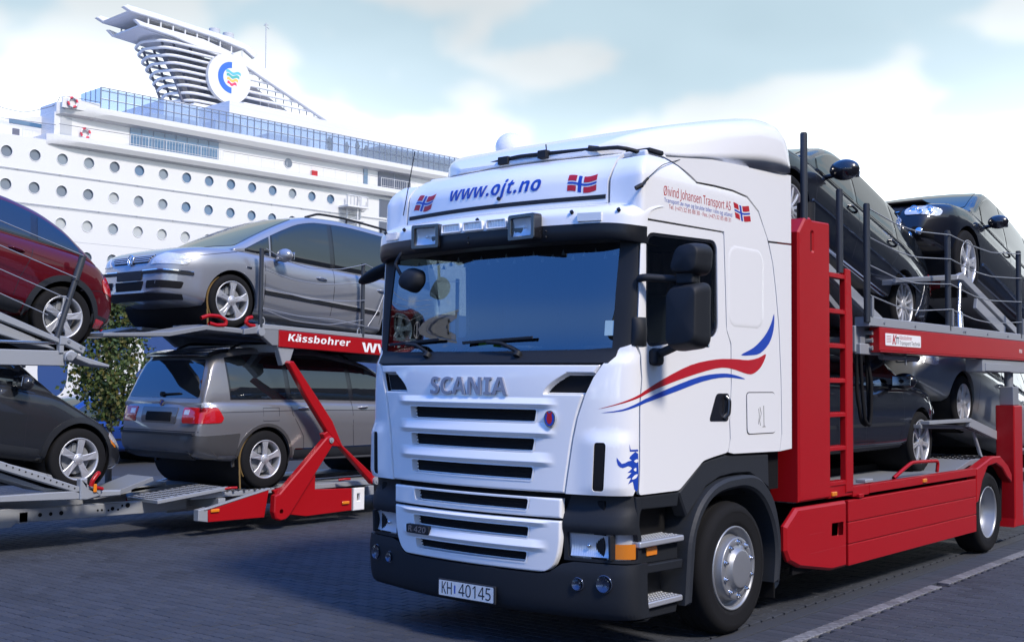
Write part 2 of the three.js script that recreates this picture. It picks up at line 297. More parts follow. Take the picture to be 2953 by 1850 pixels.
  for (let i = 0; i < 160; i++) { const v = 1.4 - i * 0.1, m = part('edging_paver', edge, tones[Math.floor(rnd() * 4)], line), [x, z] = place(-0.19, v); m.position.set(x, (rnd() - 0.5) * 0.003, z); m.rotation.y = rot + (rnd() - 0.5) * 0.02; }
  const gut = struct('gutter_band', [box(-0.475, -0.335, -0.06, -0.003, -16, 2, 0.004)].map((g) => g.rotateY(rot).translate(ox, 0, 0)), new THREE.MeshStandardMaterial({ color: lin(0.034, 0.037, 0.045), roughness: 0.85, bumpMap: grainT, bumpScale: 0.002 }));
  struct('subsoil', new THREE.PlaneGeometry(40, 40).rotateX(-Math.PI / 2).translate(-6, -0.026, -6), joint);
}
// ================================================================ white lorry with a car-carrier body
const truck = thing('car_transporter', 'white cab-over lorry with red two-deck car carrier body loaded with cars', 'lorry');
const cabZ = interp([[0.5, -0.04], [0.9, -0.02], [1.7, -0.02], [1.94, -0.035], [2.04, -0.118], [2.4, -0.165], [2.8, -0.235], [3.02, -0.262], [3.2, -0.275], [3.27, -0.30], [3.34, -0.365], [3.40, -0.46], [3.44, -0.58], [3.46, -0.74]]);
const cabHW = interp([[0.5, 1.23], [2.9, 1.23], [3.2, 1.228], [3.28, 1.215], [3.36, 1.175], [3.42, 1.11], [3.45, 1.05], [3.46, 1.0]]);
// plan curve: |q| <= 0.8 front, 0.8..1.6 rounded corner, beyond: straight side
function planPoint(q, y, w, z0, k = 0.13, len = 0.40) {
  const s = Math.sign(q) || 1, a = Math.abs(q), xa = w - 0.43;
  if (a <= 0.8) { const x = a / 0.8 * xa; return V(s * x, y, z0 - k * x * x); }
  if (a <= 1.6) {
    const t = (a - 0.8) / 0.8, u = 1 - t, za = z0 - k * xa * xa;
    const x = u * u * u * xa + 3 * u * u * t * (xa + 0.28) + 3 * u * t * t * w + t * t * t * w;
    const z = u * u * u * za + 3 * u * u * t * (za - 0.28 * 2 * k * xa) + 3 * u * t * t * (z0 - len / 2) + t * t * t * (z0 - len);
    return V(s * x, y, z);
  }
  return V(s * w, y, z0 - len - (a - 1.6));
}
// the corner bulges a little round the tall air slot
const cabP = (q, y) => { const a = Math.abs(q), p = planPoint(q, y, cabHW(y), cabZ(y), 0.13, Math.max(0.14, 0.42 + cabZ(y))); if (a > 0.84 && a < 1.56 && y > 1.03 && y < 1.54) { const d = 0.026 * sstep(0.86, 1.06, a) * sstep(1.54, 1.26, a) * sstep(1.04, 1.15, y) * sstep(1.53, 1.41, y); p.x += Math.sign(q) * d * 0.75; p.z += d * 0.75; } return p; };
function surf(fn) { // map with normal by differences
  return (q, y) => { const e = 0.004, p = fn(q, y), a = fn(q + e, y).sub(fn(q - e, y)), b = fn(q, y + e).sub(fn(q, y - e)); return { p, n: a.cross(b).normalize() }; };
}
const cabS = surf(cabP);
const qx = (x, y) => { // front x -> q
  const s = Math.sign(x), a = Math.abs(x); let lo = 0, hi = 1.6; for (let i = 0; i < 40; i++) { const m = (lo + hi) / 2; if (cabP(m, y).x < a) lo = m; else hi = m; } return s * lo;
};
const qz = (z, y) => { let lo = 0.8, hi = 5; for (let i = 0; i < 40; i++) { const m = (lo + hi) / 2; if (cabP(m, y).z > z) lo = m; else hi = m; } return lo; };
const ZQ = (pts, s = 1) => pts.map(([z, y]) => [s * qz(z, y), y]);
const CABREAR = -2.46;

{ // inner shell behind the panels
  const ys = []; for (let i = 0; i <= 40; i++) ys.push(mix(0.62, 3.455, i / 40));
  const g = grid(200, 60, (u, v) => { const q = mix(-3.75, 3.75, u), y = mix(1.0, 3.455, v), s = cabS(q, y); s.p.addScaledVector(s.n, y > 3.3 ? -0.03 : y > 1.98 && y < 2.9 ? -0.035 : -0.085); s.p.z = Math.max(s.p.z, CABREAR); return s.p; });
  { const P = g.attributes.position, I = g.index.array, keep = []; for (let i = 0; i < I.length; i += 3) { let x = 0, y = 0, z = 0; for (let k = 0; k < 3; k++) { x += P.getX(I[i + k]) / 3; y += P.getY(I[i + k]) / 3; z += P.getZ(I[i + k]) / 3; } const glass = (Math.abs(x) < 1.06 && z > -0.45 && y > 2.02 && y < 2.86) || (Math.abs(x) > 1.1 && z < -0.45 && z > -1.36 && y > 2.08 && y < 2.85); if (!glass) keep.push(I[i], I[i + 1], I[i + 2]); } g.setIndex(keep); }
  const rear = box(-1.14, 1.14, 1.0, 3.44, CABREAR - 0.01, CABREAR + 0.03), floor = box(-1.12, 1.12, 1.0, 1.06, CABREAR, -0.3);
  part('cab_frame', [g, rear, floor], M.black, truck);
  part('cab_underframe', [box(-1.05, 1.05, 0.62, 1.05, -0.95, -0.22), box(-0.5, 0.5, 0.5, 1.0, -7.9, -0.3), box(-1.0, 1.0, 0.35, 1.02, -2.36, -2.28)], M.black, truck);
}
const panelOpt = { off: 0, th: 0.028, edge: 0.07 };
const doorPts = [[-0.388, 2.885], [-0.44, 2.912], [-1.45, 2.93], [-1.475, 2.5], [-1.49, 2.22], [-1.555, 2.12], [-1.56, 1.82], [-1.535, 1.56], [-1.545, 1.42], [-1.515, 1.325], [-1.30, 1.30], [-1.17, 1.28], [-0.85, 1.092], [-0.36, 1.092], [-0.372, 1.24], [-0.372, 1.67], [-0.392, 1.85], [-0.382, 2.01], [-0.350, 2.09], [-0.366, 2.4], [-0.38, 2.7]];
const winPts = [[-0.43, 2.835], [-1.36, 2.865], [-1.375, 2.17], [-0.43, 2.06]];
const upperSide = [[-0.392, 2.925], [-1.462, 2.942], [-1.487, 2.5], [-1.502, 2.22], [-1.567, 2.12], [-1.572, 1.82], [-1.547, 1.56], [-1.557, 1.42], [-1.527, 1.325], [-1.6, 1.312], [-2.32, 1.302], [-2.355, 1.43], [-2.345, 1.86], [-2.31, 2.28], [-2.26, 2.56], [-2.21, 2.77], [-2.12, 2.96], [-1.98, 3.145], [-1.81, 3.235], [-1.60, 3.255], [-1.34, 3.255], [-1.085, 3.247], [-0.895, 3.345], [-0.77, 3.385]];
for (const s of [1, -1]) {
  const side = s > 0 ? 'left' : 'right';
  // door with window
  const door = part('door', lay(shapeOf(roundPoly(ZQ(doorPts, s), 0.035), [roundPoly(ZQ(winPts, s), 0.09)]), cabS, panelOpt), M.white, truck);
  part('window', lay(shapeOf(roundPoly(ZQ(winPts.map(([z, y]) => [z + (z > -0.9 ? 0.012 : -0.012), y + (y > 2.5 ? 0.012 : -0.012)]), s), 0.1)), cabS, { off: -0.022, edge: 0.15 }), M.cabGlass, door);
  const fr = roundPoly(ZQ(winPts, s), 0.09), fi = roundPoly(ZQ(winPts.map(([z, y]) => [z + (z > -0.9 ? -0.03 : 0.02), y + (y > 2.5 ? -0.022 : 0.02)]), s), 0.08);
  part('window_seal', lay(shapeOf(fr, [fi]), cabS, { off: -0.008, th: 0.012, edge: 0.15 }), M.gloss, door);
  part('handle', [lay(shapeOf(roundPoly(ZQ([[-1.35, 1.755], [-1.53, 1.755], [-1.52, 1.552], [-1.245, 1.556]], s), 0.035)), cabS, { off: 0.003, th: 0.004 }), tube([[s * 1.236, 1.735, -1.47], [s * 1.262, 1.70, -1.48], [s * 1.262, 1.61, -1.47], [s * 1.236, 1.575, -1.45]], 0.016)], M.gloss, door);
  // rear side panel with upper side; meets the roof-front panel at a seam
  const roofEdge = [[s * qx(0.965, 3.36), 3.36], [s * qx(0.972, 3.2), 3.2], [s * qx(0.975, 3.045), 3.045], [s * qz(-0.36, 3.03), 3.03]];
  const up = part('side_panel', lay(shapeOf([...ZQ(upperSide, s), ...roofEdge]), cabS, panelOpt), M.white, truck);
  const raise = roundPoly(ZQ([[-1.535, 2.86], [-1.96, 2.855], [-2.06, 2.50], [-2.06, 2.40], [-1.90, 2.27], [-1.60, 2.235], [-1.53, 2.28]], s), 0.07);
  part('pressed_panel', grid(40, 40, (u, v) => { // shallow pressed field in the sleeper side
    const z = mix(-1.50, -2.08, u), y = mix(2.22, 2.88, v), dx = Math.max(Math.abs((z + 1.79 + (y - 2.55) * 0.05) / 0.29), Math.abs((y - 2.55) / 0.32)), rr = Math.hypot(Math.max(Math.abs((z + 1.79) / 0.28) - 0.6, 0), Math.max(Math.abs((y - 2.55) / 0.31) - 0.6, 0)) / 0.4;
    const d = 0.007 * sstep(1.0, 0.86, rr) - 0.004; return V(s * (1.23 + d), y, z);
  }), M.white, up);
  const lk = roundPoly(ZQ([[-1.785, 1.765], [-2.245, 1.765], [-2.255, 1.445], [-1.795, 1.445]], s), 0.045);
  const lk2 = roundPoly(ZQ([[-1.792, 1.758], [-2.238, 1.758], [-2.248, 1.452], [-1.802, 1.452]], s), 0.042);
  part('locker_door', lay(shapeOf(lk2), cabS, { off: 0.006, th: 0.006 }), M.white, up);
  part('locker_seam', lay(shapeOf(lk, [lk2]), cabS, { off: 0.0012 }), M.ink, up);
  // rear wind deflector, in two pieces
  const seamB = [[-2.33, 1.302], [-2.366, 1.43], [-2.356, 1.86], [-2.321, 2.28], [-2.271, 2.56], [-2.221, 2.77], [-2.155, 2.925]];
  part('wind_deflector', lay(shapeOf(ZQ([...seamB, [-2.53, 2.94], [-2.53, 1.315]], s)), cabS, panelOpt), M.white, truck);
  const flat = (u, y) => { const z = -Math.abs(u), w = mix(cabHW(y), 1.2295, sstep(-0.8, -1.35, z)); return { p: V(s * w, y, z), n: V(s, 0, 0) }; };
  part('wind_deflector', lay(shapeOf([[-2.147, 2.94], [-1.99, 3.157], [-1.815, 3.247], [-1.60, 3.267], [-1.34, 3.268], [-1.09, 3.26], [-0.90, 3.357], [-0.80, 3.41], [-1.0, 3.43], [-1.3, 3.45], [-2.53, 3.505], [-2.53, 2.955]]), flat, { off: 0, th: 0.03, edge: 0.06 }), M.white, truck);
  // corner panel beside the grille with a tall air slot
  const frontSeam = [[0.815, 1.09], [0.838, 1.25], [0.868, 1.45], [0.90, 1.6], [0.95, 1.75], [1.0, 1.86], [1.05, 1.94]].map(([x, y]) => [s * qx(x, y), y]);
  const corner = [...frontSeam, ...ZQ([[-0.235, 1.995], [-0.28, 2.055], [-0.333, 2.085], [-0.37, 2.005], [-0.380, 1.85], [-0.360, 1.67], [-0.360, 1.24], [-0.345, 1.15], [-0.31, 1.09]], s)];
  const slot = roundPoly([[s * qx(1.02, 1.43), 1.435], [s * qx(1.095, 1.43), 1.435], [s * qx(1.08, 1.12), 1.115], [s * qx(1.005, 1.12), 1.115]], 0.028);
  const cp = part('corner_panel', lay(shapeOf(corner, [slot]), cabS, { off: 0, th: 0.03, edge: 0.035 }), M.white, truck);
  part('air_slot', lay(shapeOf(slot), cabS, { off: -0.007 }), M.black, cp);
  // windscreen pillar
  part('windscreen_pillar', lay(shapeOf([[s * 1.12, 2.03], ...ZQ([[-0.342, 2.095], [-0.358, 2.4], [-0.372, 2.7], [-0.382, 2.9]], s), [s * 1.12, 2.86]]), cabS, { off: -0.006, th: 0.05 }), M.plastic, truck);
}
{ // roof
  const R = [[-0.955, 3.045], [0.955, 3.045], [0.95, 3.2], [0.945, 3.36], [0.93, 3.40], [0.90, 3.435], [-0.90, 3.435], [-0.93, 3.40], [-0.945, 3.36], [-0.95, 3.2]].map(([x, y]) => [qx(x, y), y]);
  const rf = part('roof_front', lay(shapeOf(R), cabS, { off: 0, th: 0.028, edge: 0.06 }), M.white, truck);
  const frontMap = (u, v) => cabS(qx(u, v), v);
  part('trim_stripe', lay(shapeOf([[-0.94, 3.075], [0.94, 3.075], [0.94, 3.105], [-0.94, 3.105]]), frontMap, { off: 0.004, th: 0.004 }), M.plastic, rf);
  part('lettering', layAll(letters('www.ojt.no', 0.098, { slant: 0.22, fit: 0.88 }), (u, v) => frontMap(u - 0.46, v + 3.172), { off: 0.004, edge: 0.022 }), M.decalBlue, rf);
  for (const s of [-1, 1]) { // waving flags
    const wave = (x, y) => frontMap(s * 0.755 + (x - 0.5) * 0.22 + (s < 0 ? (y - 0.5) * 0.05 : 0), 3.195 + (y - 0.5) * 0.115 + 0.012 * Math.sin(x * 5.2 + 1.2));
    const rect = (a, b, c, d) => shapeOf([[a, c], [(a * 2 + b) / 3, c], [(a + 2 * b) / 3, c], [b, c], [b, d], [(a + 2 * b) / 3, d], [(a * 2 + b) / 3, d], [a, d]]);
    for (const r of [rect(0, 0.30, 0, 0.36), rect(0, 0.30, 0.64, 1), rect(0.56, 1, 0, 0.36), rect(0.56, 1, 0.64, 1)]) part('flag_field', lay(r, wave, { off: 0.0025, edge: 0.1 }), M.decalRed, rf);
    part('flag_cross', layAll([rect(0, 0.37, 0.44, 0.56), rect(0.37, 0.49, 0, 1), rect(0.49, 1, 0.44, 0.56)], wave, { off: 0.0025, edge: 0.1 }), M.decalBlue, rf);
  }
  part('washer_nozzle', rod(frontMap(0.07, 3.14).p, frontMap(0.07, 3.14).p.add(V(0, 0.004, 0.014)), 0.014), M.plastic, rf);
  part('roof', [box(-1.05, 1.05, 3.40, 3.458, CABREAR, -0.70, 0.02)], M.white, truck);
}
{ // roof spoiler
  const S = [[-0.58, 0.60, 3.475, 3.44], [-0.72, 0.86, 3.575, 3.43], [-0.98, 1.06, 3.675, 3.425], [-1.35, 1.17, 3.765, 3.44], [-1.77, 1.225, 3.857, 3.465], [-2.1, 1.242, 3.915, 3.49], [-2.3, 1.246, 3.922, 3.50], [-2.42, 1.245, 3.89, 3.508], [-2.50, 1.237, 3.80, 3.52], [-2.54, 1.222, 3.68, 3.527], [-2.55, 1.20, 3.60, 3.53]];
  const hw = interp(S.map((r) => [r[0], r[1]])), yt = interp(S.map((r) => [r[0], r[2]])), yb = interp(S.map((r) => [r[0], r[3]]));
  const rings = []; for (let i = 0; i <= 44; i++) { const z = mix(-0.58, -2.55, i / 44), ring = []; const h = hw(z), t = yt(z), b = yb(z), r = Math.min(0.17, (t - b) * 0.6);
    const half = [[h, b], [h, b + (t - b - r) * 0.5], [h - 0.008, t - r], [h - r * 0.10, t - r * 0.6], [h - r * 0.32, t - r * 0.28], [h - r * 0.65, t - r * 0.09], [h - r * 1.1, t - 0.004], [h * 0.4, t + 0.006]];
    for (const [x, y] of half) ring.push(V(x, y, z)); for (const [x, y] of half.slice().reverse()) ring.push(V(-x, y, z)); rings.push(ring); }
  const sp = part('roof_spoiler', loft(rings, { caps: true }), M.white, truck);
  part('roof_bar', [tube([[-0.72, 3.43, -0.70], [-0.55, 3.48, -0.66], [0, 3.505, -0.58], [0.86, 3.475, -0.62], [1.04, 3.42, -0.78]], 0.015), box(-0.20, -0.10, 3.46, 3.52, -0.62, -0.56), box(0.20, 0.28, 3.46, 3.52, -0.60, -0.54), rod([0.62, 3.50, -0.6], [1.02, 3.45, -0.86], 0.018), box(0.80, 1.07, 3.435, 3.47, -0.9, -0.72, 0.012)], M.plastic, truck);
  part('aerial', [rod([-1.0, 3.12, -0.36], [-0.90, 3.62, -0.38], 0.004, 6), tube([[1.232, 3.12, -0.33], [1.245, 3.19, -0.42], [1.235, 3.31, -0.62], [1.15, 3.41, -0.98]], 0.003, 5), rod([1.225, 3.11, -0.31], [1.25, 3.135, -0.35], 0.016), rod([1.245, 3.135, -0.35], [1.25, 3.19, -0.42], 0.009), rod([0.25, 3.45, -0.60], [0.235, 3.57, -0.60], 0.005)], M.plastic, truck);
}
{ // windscreen and cowl
  const ws = part('windscreen', lay(shapeOf(roundPoly([[-1.20, 2.035], [1.20, 2.035], [1.16, 2.84], [-1.16, 2.84]], 0.06)), cabS, { off: -0.012, th: 0.01, edge: 0.06 }), M.screen, truck);
  part('cowl', lay(shapeOf([[-1.14, 1.955], [1.14, 1.955], [1.19, 2.0], [1.19, 2.06], [0.9, 2.045], [0, 2.035], [-0.9, 2.045], [-1.19, 2.06], [-1.19, 2.0]]), cabS, { off: 0.004, th: 0.03, edge: 0.04 }), M.plastic, truck);
  for (const [px, tx] of [[-0.47, -1.0], [0.40, -0.12]]) { // wipers parked along the glass
    const a = cabP(px, 2.03), b = cabP(mix(px, tx, 0.55), 2.10), c = cabP(tx, 2.10), d = cabP(px + 0.1, 2.13); for (const q of [a, b, c, d]) q.z += 0.03;
    part('wiper', [tube([a, V((a.x + b.x) / 2, 2.09, (a.z + b.z) / 2 + 0.01), b], 0.013), bar(c, d, 0.012, 0.022), rod(a, a.clone().add(V(0, -0.03, 0.02)), 0.026)], M.plastic, truck);
  }
  const st = cabS(1.06, 2.16); part('sticker', lay(shapeOf(roundPoly([[1.03, 2.14], [1.13, 2.14], [1.13, 2.24], [1.03, 2.24]], 0.008)), cabS, { off: -0.009 }), new THREE.MeshStandardMaterial({ color: lin(0.35, 0.5, 0.55), roughness: 0.4 }), ws);
}
{ // inside the cab: dashboard, wheel, seats, curtains, odds and ends behind the glass
  const fab = new THREE.MeshStandardMaterial({ color: lin(0.06, 0.06, 0.07), roughness: 0.9 }), trim = new THREE.MeshStandardMaterial({ color: lin(0.035, 0.036, 0.04), roughness: 0.8 }), curt = new THREE.MeshStandardMaterial({ color: lin(0.16, 0.11, 0.10), roughness: 0.95 });
  const inn = new THREE.Group(); inn.name = 'cab_interior'; truck.add(inn);
  part('dashboard', loft([-1.05, -0.7, -0.2, 0.3, 0.75, 1.05].map((x) => roundPoly([[-0.30, 1.86], [-0.32, 2.02], [-0.55, 2.06], [-0.78, x > 0.2 ? 2.10 : 2.02], [-0.86, 1.95], [-0.86, 1.7]], 0.05, 3).map(([z, y]) => V(x, y, z)))), trim, inn);
  part('steering_wheel', [new THREE.TorusGeometry(0.225, 0.016, 8, 36).rotateX(-0.95).translate(0.56, 2.12, -0.92), rod([0.56, 2.1, -0.90], [0.56, 1.9, -0.75], 0.04), box(0.48, 0.64, 2.09, 2.13, -0.99, -0.86, 0.02)], M.plastic, inn);
  for (const x of [-0.58, 0.56]) part('seat', [new RoundedBoxGeometry(0.52, 0.75, 0.16, 3, 0.07).rotateX(-0.18).translate(x, 2.12, -1.42), new RoundedBoxGeometry(0.52, 0.16, 0.50, 3, 0.07).translate(x, 1.72, -1.18), new RoundedBoxGeometry(0.28, 0.20, 0.12, 3, 0.05).rotateX(-0.12).translate(x, 2.58, -1.50)], fab, inn);
  for (const s of [-1, 1]) part('curtain', grid(50, 4, (u, v) => V(s * mix(0.25, 1.12, u), mix(1.75, 2.85, v), -1.72 + 0.03 * Math.sin(u * 60))), curt, inn);
  part('rear_lining', box(-1.12, 1.12, 1.5, 3.2, -2.2, -2.15), trim, inn); part('roof_lining', box(-1.1, 1.1, 2.92, 2.96, -2.2, -0.45), fab, inn); part('floor_mat', box(-1.1, 1.1, 1.3, 1.36, -2.2, -0.4), trim, inn);
  for (let i = 0; i < 26; i++) { const S = cabS(mix(-1.02, 1.02, i / 25), 2.70 + 0.02 * ((i * 7) % 3)); S.p.addScaledVector(S.n, -0.07); part('pennant', new THREE.ConeGeometry(0.014, 0.04, 8).translate(S.p.x, S.p.y, S.p.z), M.whitePlain, inn); }
  part('folded_vest', new RoundedBoxGeometry(0.20, 0.04, 0.12, 2, 0.015).rotateY(0.3).translate(-0.12, 2.09, -0.44), new THREE.MeshStandardMaterial({ color: lin(0.45, 0.62, 0.03), roughness: 0.8 }), inn);
  part('papers', box(0.02, 0.28, 2.065, 2.085, -0.52, -0.36, 0.004), M.whitePlain, inn);
  part('cup', new THREE.CylinderGeometry(0.035, 0.03, 0.11, 16).translate(-0.42, 2.10, -0.42), new THREE.MeshStandardMaterial({ color: lin(0.4, 0.05, 0.05), roughness: 0.5 }), inn);
}
// moulded grille panels: a relief sheet with real openings
function grillePanel(name, y0, y1, hwOf, slots, nx, ny, extraOpen) {
  const open = (x, y) => { let d = -1; for (const s of slots) { const dx = Math.abs(x) - mix(s.w1, s.w0, clamp((y - s.y0) / (s.y1 - s.y0))) + 0.02, dy = Math.abs(y - (s.y0 + s.y1) / 2) - (s.y1 - s.y0) / 2 + 0.02; const o = Math.hypot(Math.max(dx, 0), Math.max(dy, 0)) + Math.min(Math.max(dx, dy), 0) - 0.02; d = Math.max(d, -o); } if (extraOpen) d = Math.max(d, extraOpen(x, y)); return d; };
  const relief = (x, y) => {
    let r = 0; for (let i = 0; i < slots.length; i++) { const s = slots[i], yc = s.y1 + 0.032, up = s.up; const fade = sstep(s.w0 + 0.17, s.w0 + 0.03, Math.abs(x));
      if (y > s.y1 && y <= yc) r = Math.max(r, 0.024 * (y - s.y1) / (yc - s.y1) * fade); else if (y > yc && y < up) r = Math.max(r, 0.024 * (1 - (y - yc) / (up - yc)) * fade);
      if (y >= s.y0 && y <= s.y1 && Math.abs(x) > s.w1) r = Math.max(r, 0); }
    return r; };
  const pos = [], idx = [], keep = [];
  for (let i = 0; i <= nx; i++) for (let j = 0; j <= ny; j++) {
    const y = mix(y0, y1, j / ny), x = (i / nx * 2 - 1) * hwOf(y), S = cabS(qx(x, y), y), o = open(x, y);
    const e = Math.min(hwOf(y) - Math.abs(x), y - y0, y1 - y), edge = -0.012 * Math.pow(1 - clamp(e / 0.012), 2);
    const d = o > -0.006 ? mix(relief(x, y), -0.05, sstep(-0.006, 0.006, o)) : relief(x, y) + edge;
    S.p.addScaledVector(S.n, d); pos.push(S.p.x, S.p.y, S.p.z); keep.push(o < 0.007);
  }
  for (let i = 0; i < nx; i++) for (let j = 0; j < ny; j++) { const a = i * (ny + 1) + j, b = a + ny + 1; if (keep[a] || keep[b] || keep[a + 1] || keep[b + 1]) idx.push(a, b, a + 1, b, b + 1, a + 1); }
  const g = new THREE.BufferGeometry(); g.setAttribute('position', new THREE.Float32BufferAttribute(pos, 3)); g.setIndex(idx); g.computeVertexNormals();
  // rim
  const rim = []; const ring = []; for (let i = 0; i <= nx; i++) ring.push([i, 0]); for (let j = 1; j <= ny; j++) ring.push([nx, j]); for (let i = nx - 1; i >= 0; i--) ring.push([i, ny]); for (let j = ny - 1; j >= 0; j--) ring.push([0, j]);
  const at = ([i, j]) => V().fromArray(pos, (i * (ny + 1) + j) * 3);
  for (let k = 0; k < ring.length - 1; k++) { const a = at(ring[k]), b = at(ring[k + 1]), c = a.clone(), d = b.clone(); c.z -= 0.03; d.z -= 0.03; for (const q of [a, c, b, b, c, d]) rim.push(q.x, q.y, q.z); }
  const rg = new THREE.BufferGeometry(); rg.setAttribute('position', new THREE.Float32BufferAttribute(rim, 3)); rg.computeVertexNormals();
  const m = part(name, [g, rg], M.white, truck);
  for (const s of slots) { // moulded lip round each opening
    const o = (e) => roundPoly([[-s.w1 - e, s.y0 - e], [s.w1 + e, s.y0 - e], [s.w0 + e, s.y1 + e], [-s.w0 - e, s.y1 + e]], 0.02); part('slot_lip', lay(shapeOf(o(0.005), [o(-0.004)]), (u, v) => cabS(qx(u, v), v), { off: 0.003, th: 0.05, edge: 0.08 }), M.white, m);
  }
  for (const s of slots) { // black mesh with fine bars behind each opening
    const geo = [lay(shapeOf([[-s.w0 - 0.03, s.y0 - 0.02], [s.w0 + 0.03, s.y0 - 0.02], [s.w0 + 0.03, s.y1 + 0.02], [-s.w0 - 0.03, s.y1 + 0.02]]), (u, v) => cabS(qx(u, v), v), { off: -0.052, edge: 0.1 })];
    for (let k = 1; k < 4; k++) { const y = mix(s.y0, s.y1, k / 4); geo.push(tube([-1, -0.5, 0, 0.5, 1].map((t) => { const S = cabS(qx(t * s.w0, y), y); return S.p.addScaledVector(S.n, -0.047); }), 0.004, 5, 10)); }
    part('grille_mesh', geo, M.black, m);
  }
  return m;
}
const upperGrille = grillePanel('grille_panel', 1.092, 1.945, interp([[1.09, 0.803], [1.25, 0.826], [1.45, 0.856], [1.6, 0.888], [1.75, 0.938], [1.86, 0.988], [1.945, 1.04]]),
  [{ y0: 1.162, y1: 1.258, w0: 0.578, w1: 0.562, up: 1.356 }, { y0: 1.356, y1: 1.45, w0: 0.589, w1: 0.571, up: 1.552 }, { y0: 1.552, y1: 1.645, w0: 0.602, w1: 0.586, up: 1.72 }], 320, 200,
  (x, y) => Math.min(Math.abs(x) - (0.652 + Math.pow(clamp((y - 1.748) / 0.135), 1.6) * 0.16), y - 1.748, 1.886 - y, (0.985 + (y - 1.75) * 0.35) - Math.abs(x)));
for (const s of [-1, 1]) part('air_intake', lay(shapeOf([[s * 0.64, 1.735], [s * 1.03, 1.735], [s * 1.06, 1.9], [s * 0.70, 1.9]]), (u, v) => cabS(qx(u, v), v), { off: -0.052, edge: 0.1 }), M.black, upperGrille);
grillePanel('grille_panel', 0.925, 1.055, interp([[0.92, 0.782], [1.06, 0.785]]), [{ y0: 0.958, y1: 1.045, w0: 0.542, w1: 0.527, up: 1.05 }], 220, 40);
const lowerGrille = grillePanel('grille_panel', 0.558, 0.908, interp([[0.558, 0.60], [0.566, 0.655], [0.585, 0.695], [0.62, 0.73], [0.70, 0.762], [0.80, 0.777], [0.91, 0.780]]), [{ y0: 0.612, y1: 0.69, w0: 0.53, w1: 0.512, up: 0.774 }, { y0: 0.774, y1: 0.858, w0: 0.547, w1: 0.533, up: 0.90 }], 240, 90);
{
  const fm = (u, v) => cabS(qx(u, v), v), rel = 0.003;
  part('badge_letters', layAll(letters('SCANIA', 0.112, { fit: 0.73 }), (u, v) => fm(u - 0.365, v + 1.735), { off: 0.016, th: 0.016, edge: 0.12 }), M.letter, upperGrille);
  const bp = fm(0.705, 1.585), oval = (a, b, n = 28) => Array.from({ length: n }, (_, i) => [0.705 + a * Math.cos(i / n * 6.2832), 1.585 + b * Math.sin(i / n * 6.2832) - (Math.sin(i / n * 6.2832) < 0 ? 0.008 * Math.abs(Math.sin(i / n * 6.2832)) : 0)]);
  part('round_badge', lay(shapeOf(oval(0.042, 0.052)), fm, { off: 0.022, th: 0.02 }), M.chrome, upperGrille);
  part('round_badge_face', lay(shapeOf(oval(0.034, 0.043)), fm, { off: 0.0235 }), M.decalBlue, upperGrille);
  part('round_badge_mark', layAll([shapeOf(oval(0.02, 0.03)), shapeOf([[0.69, 1.60], [0.72, 1.60], [0.727, 1.632], [0.705, 1.618], [0.683, 1.632]])], fm, { off: 0.0245 }), M.decalRed, upperGrille);
  const pl = part('model_plate', lay(shapeOf(roundPoly([[-0.60, 0.722], [-0.345, 0.722], [-0.345, 0.785], [-0.60, 0.785]], 0.015)), fm, { off: 0.028, th: 0.03 }), M.plastic, lowerGrille);
  part('model_letters', layAll(letters('R 420', 0.040, { slant: 0.18, fit: 0.205 }), (u, v) => fm(u - 0.58, v + 0.734), { off: 0.0325, th: 0.004 }), M.chrome, lowerGrille);
}
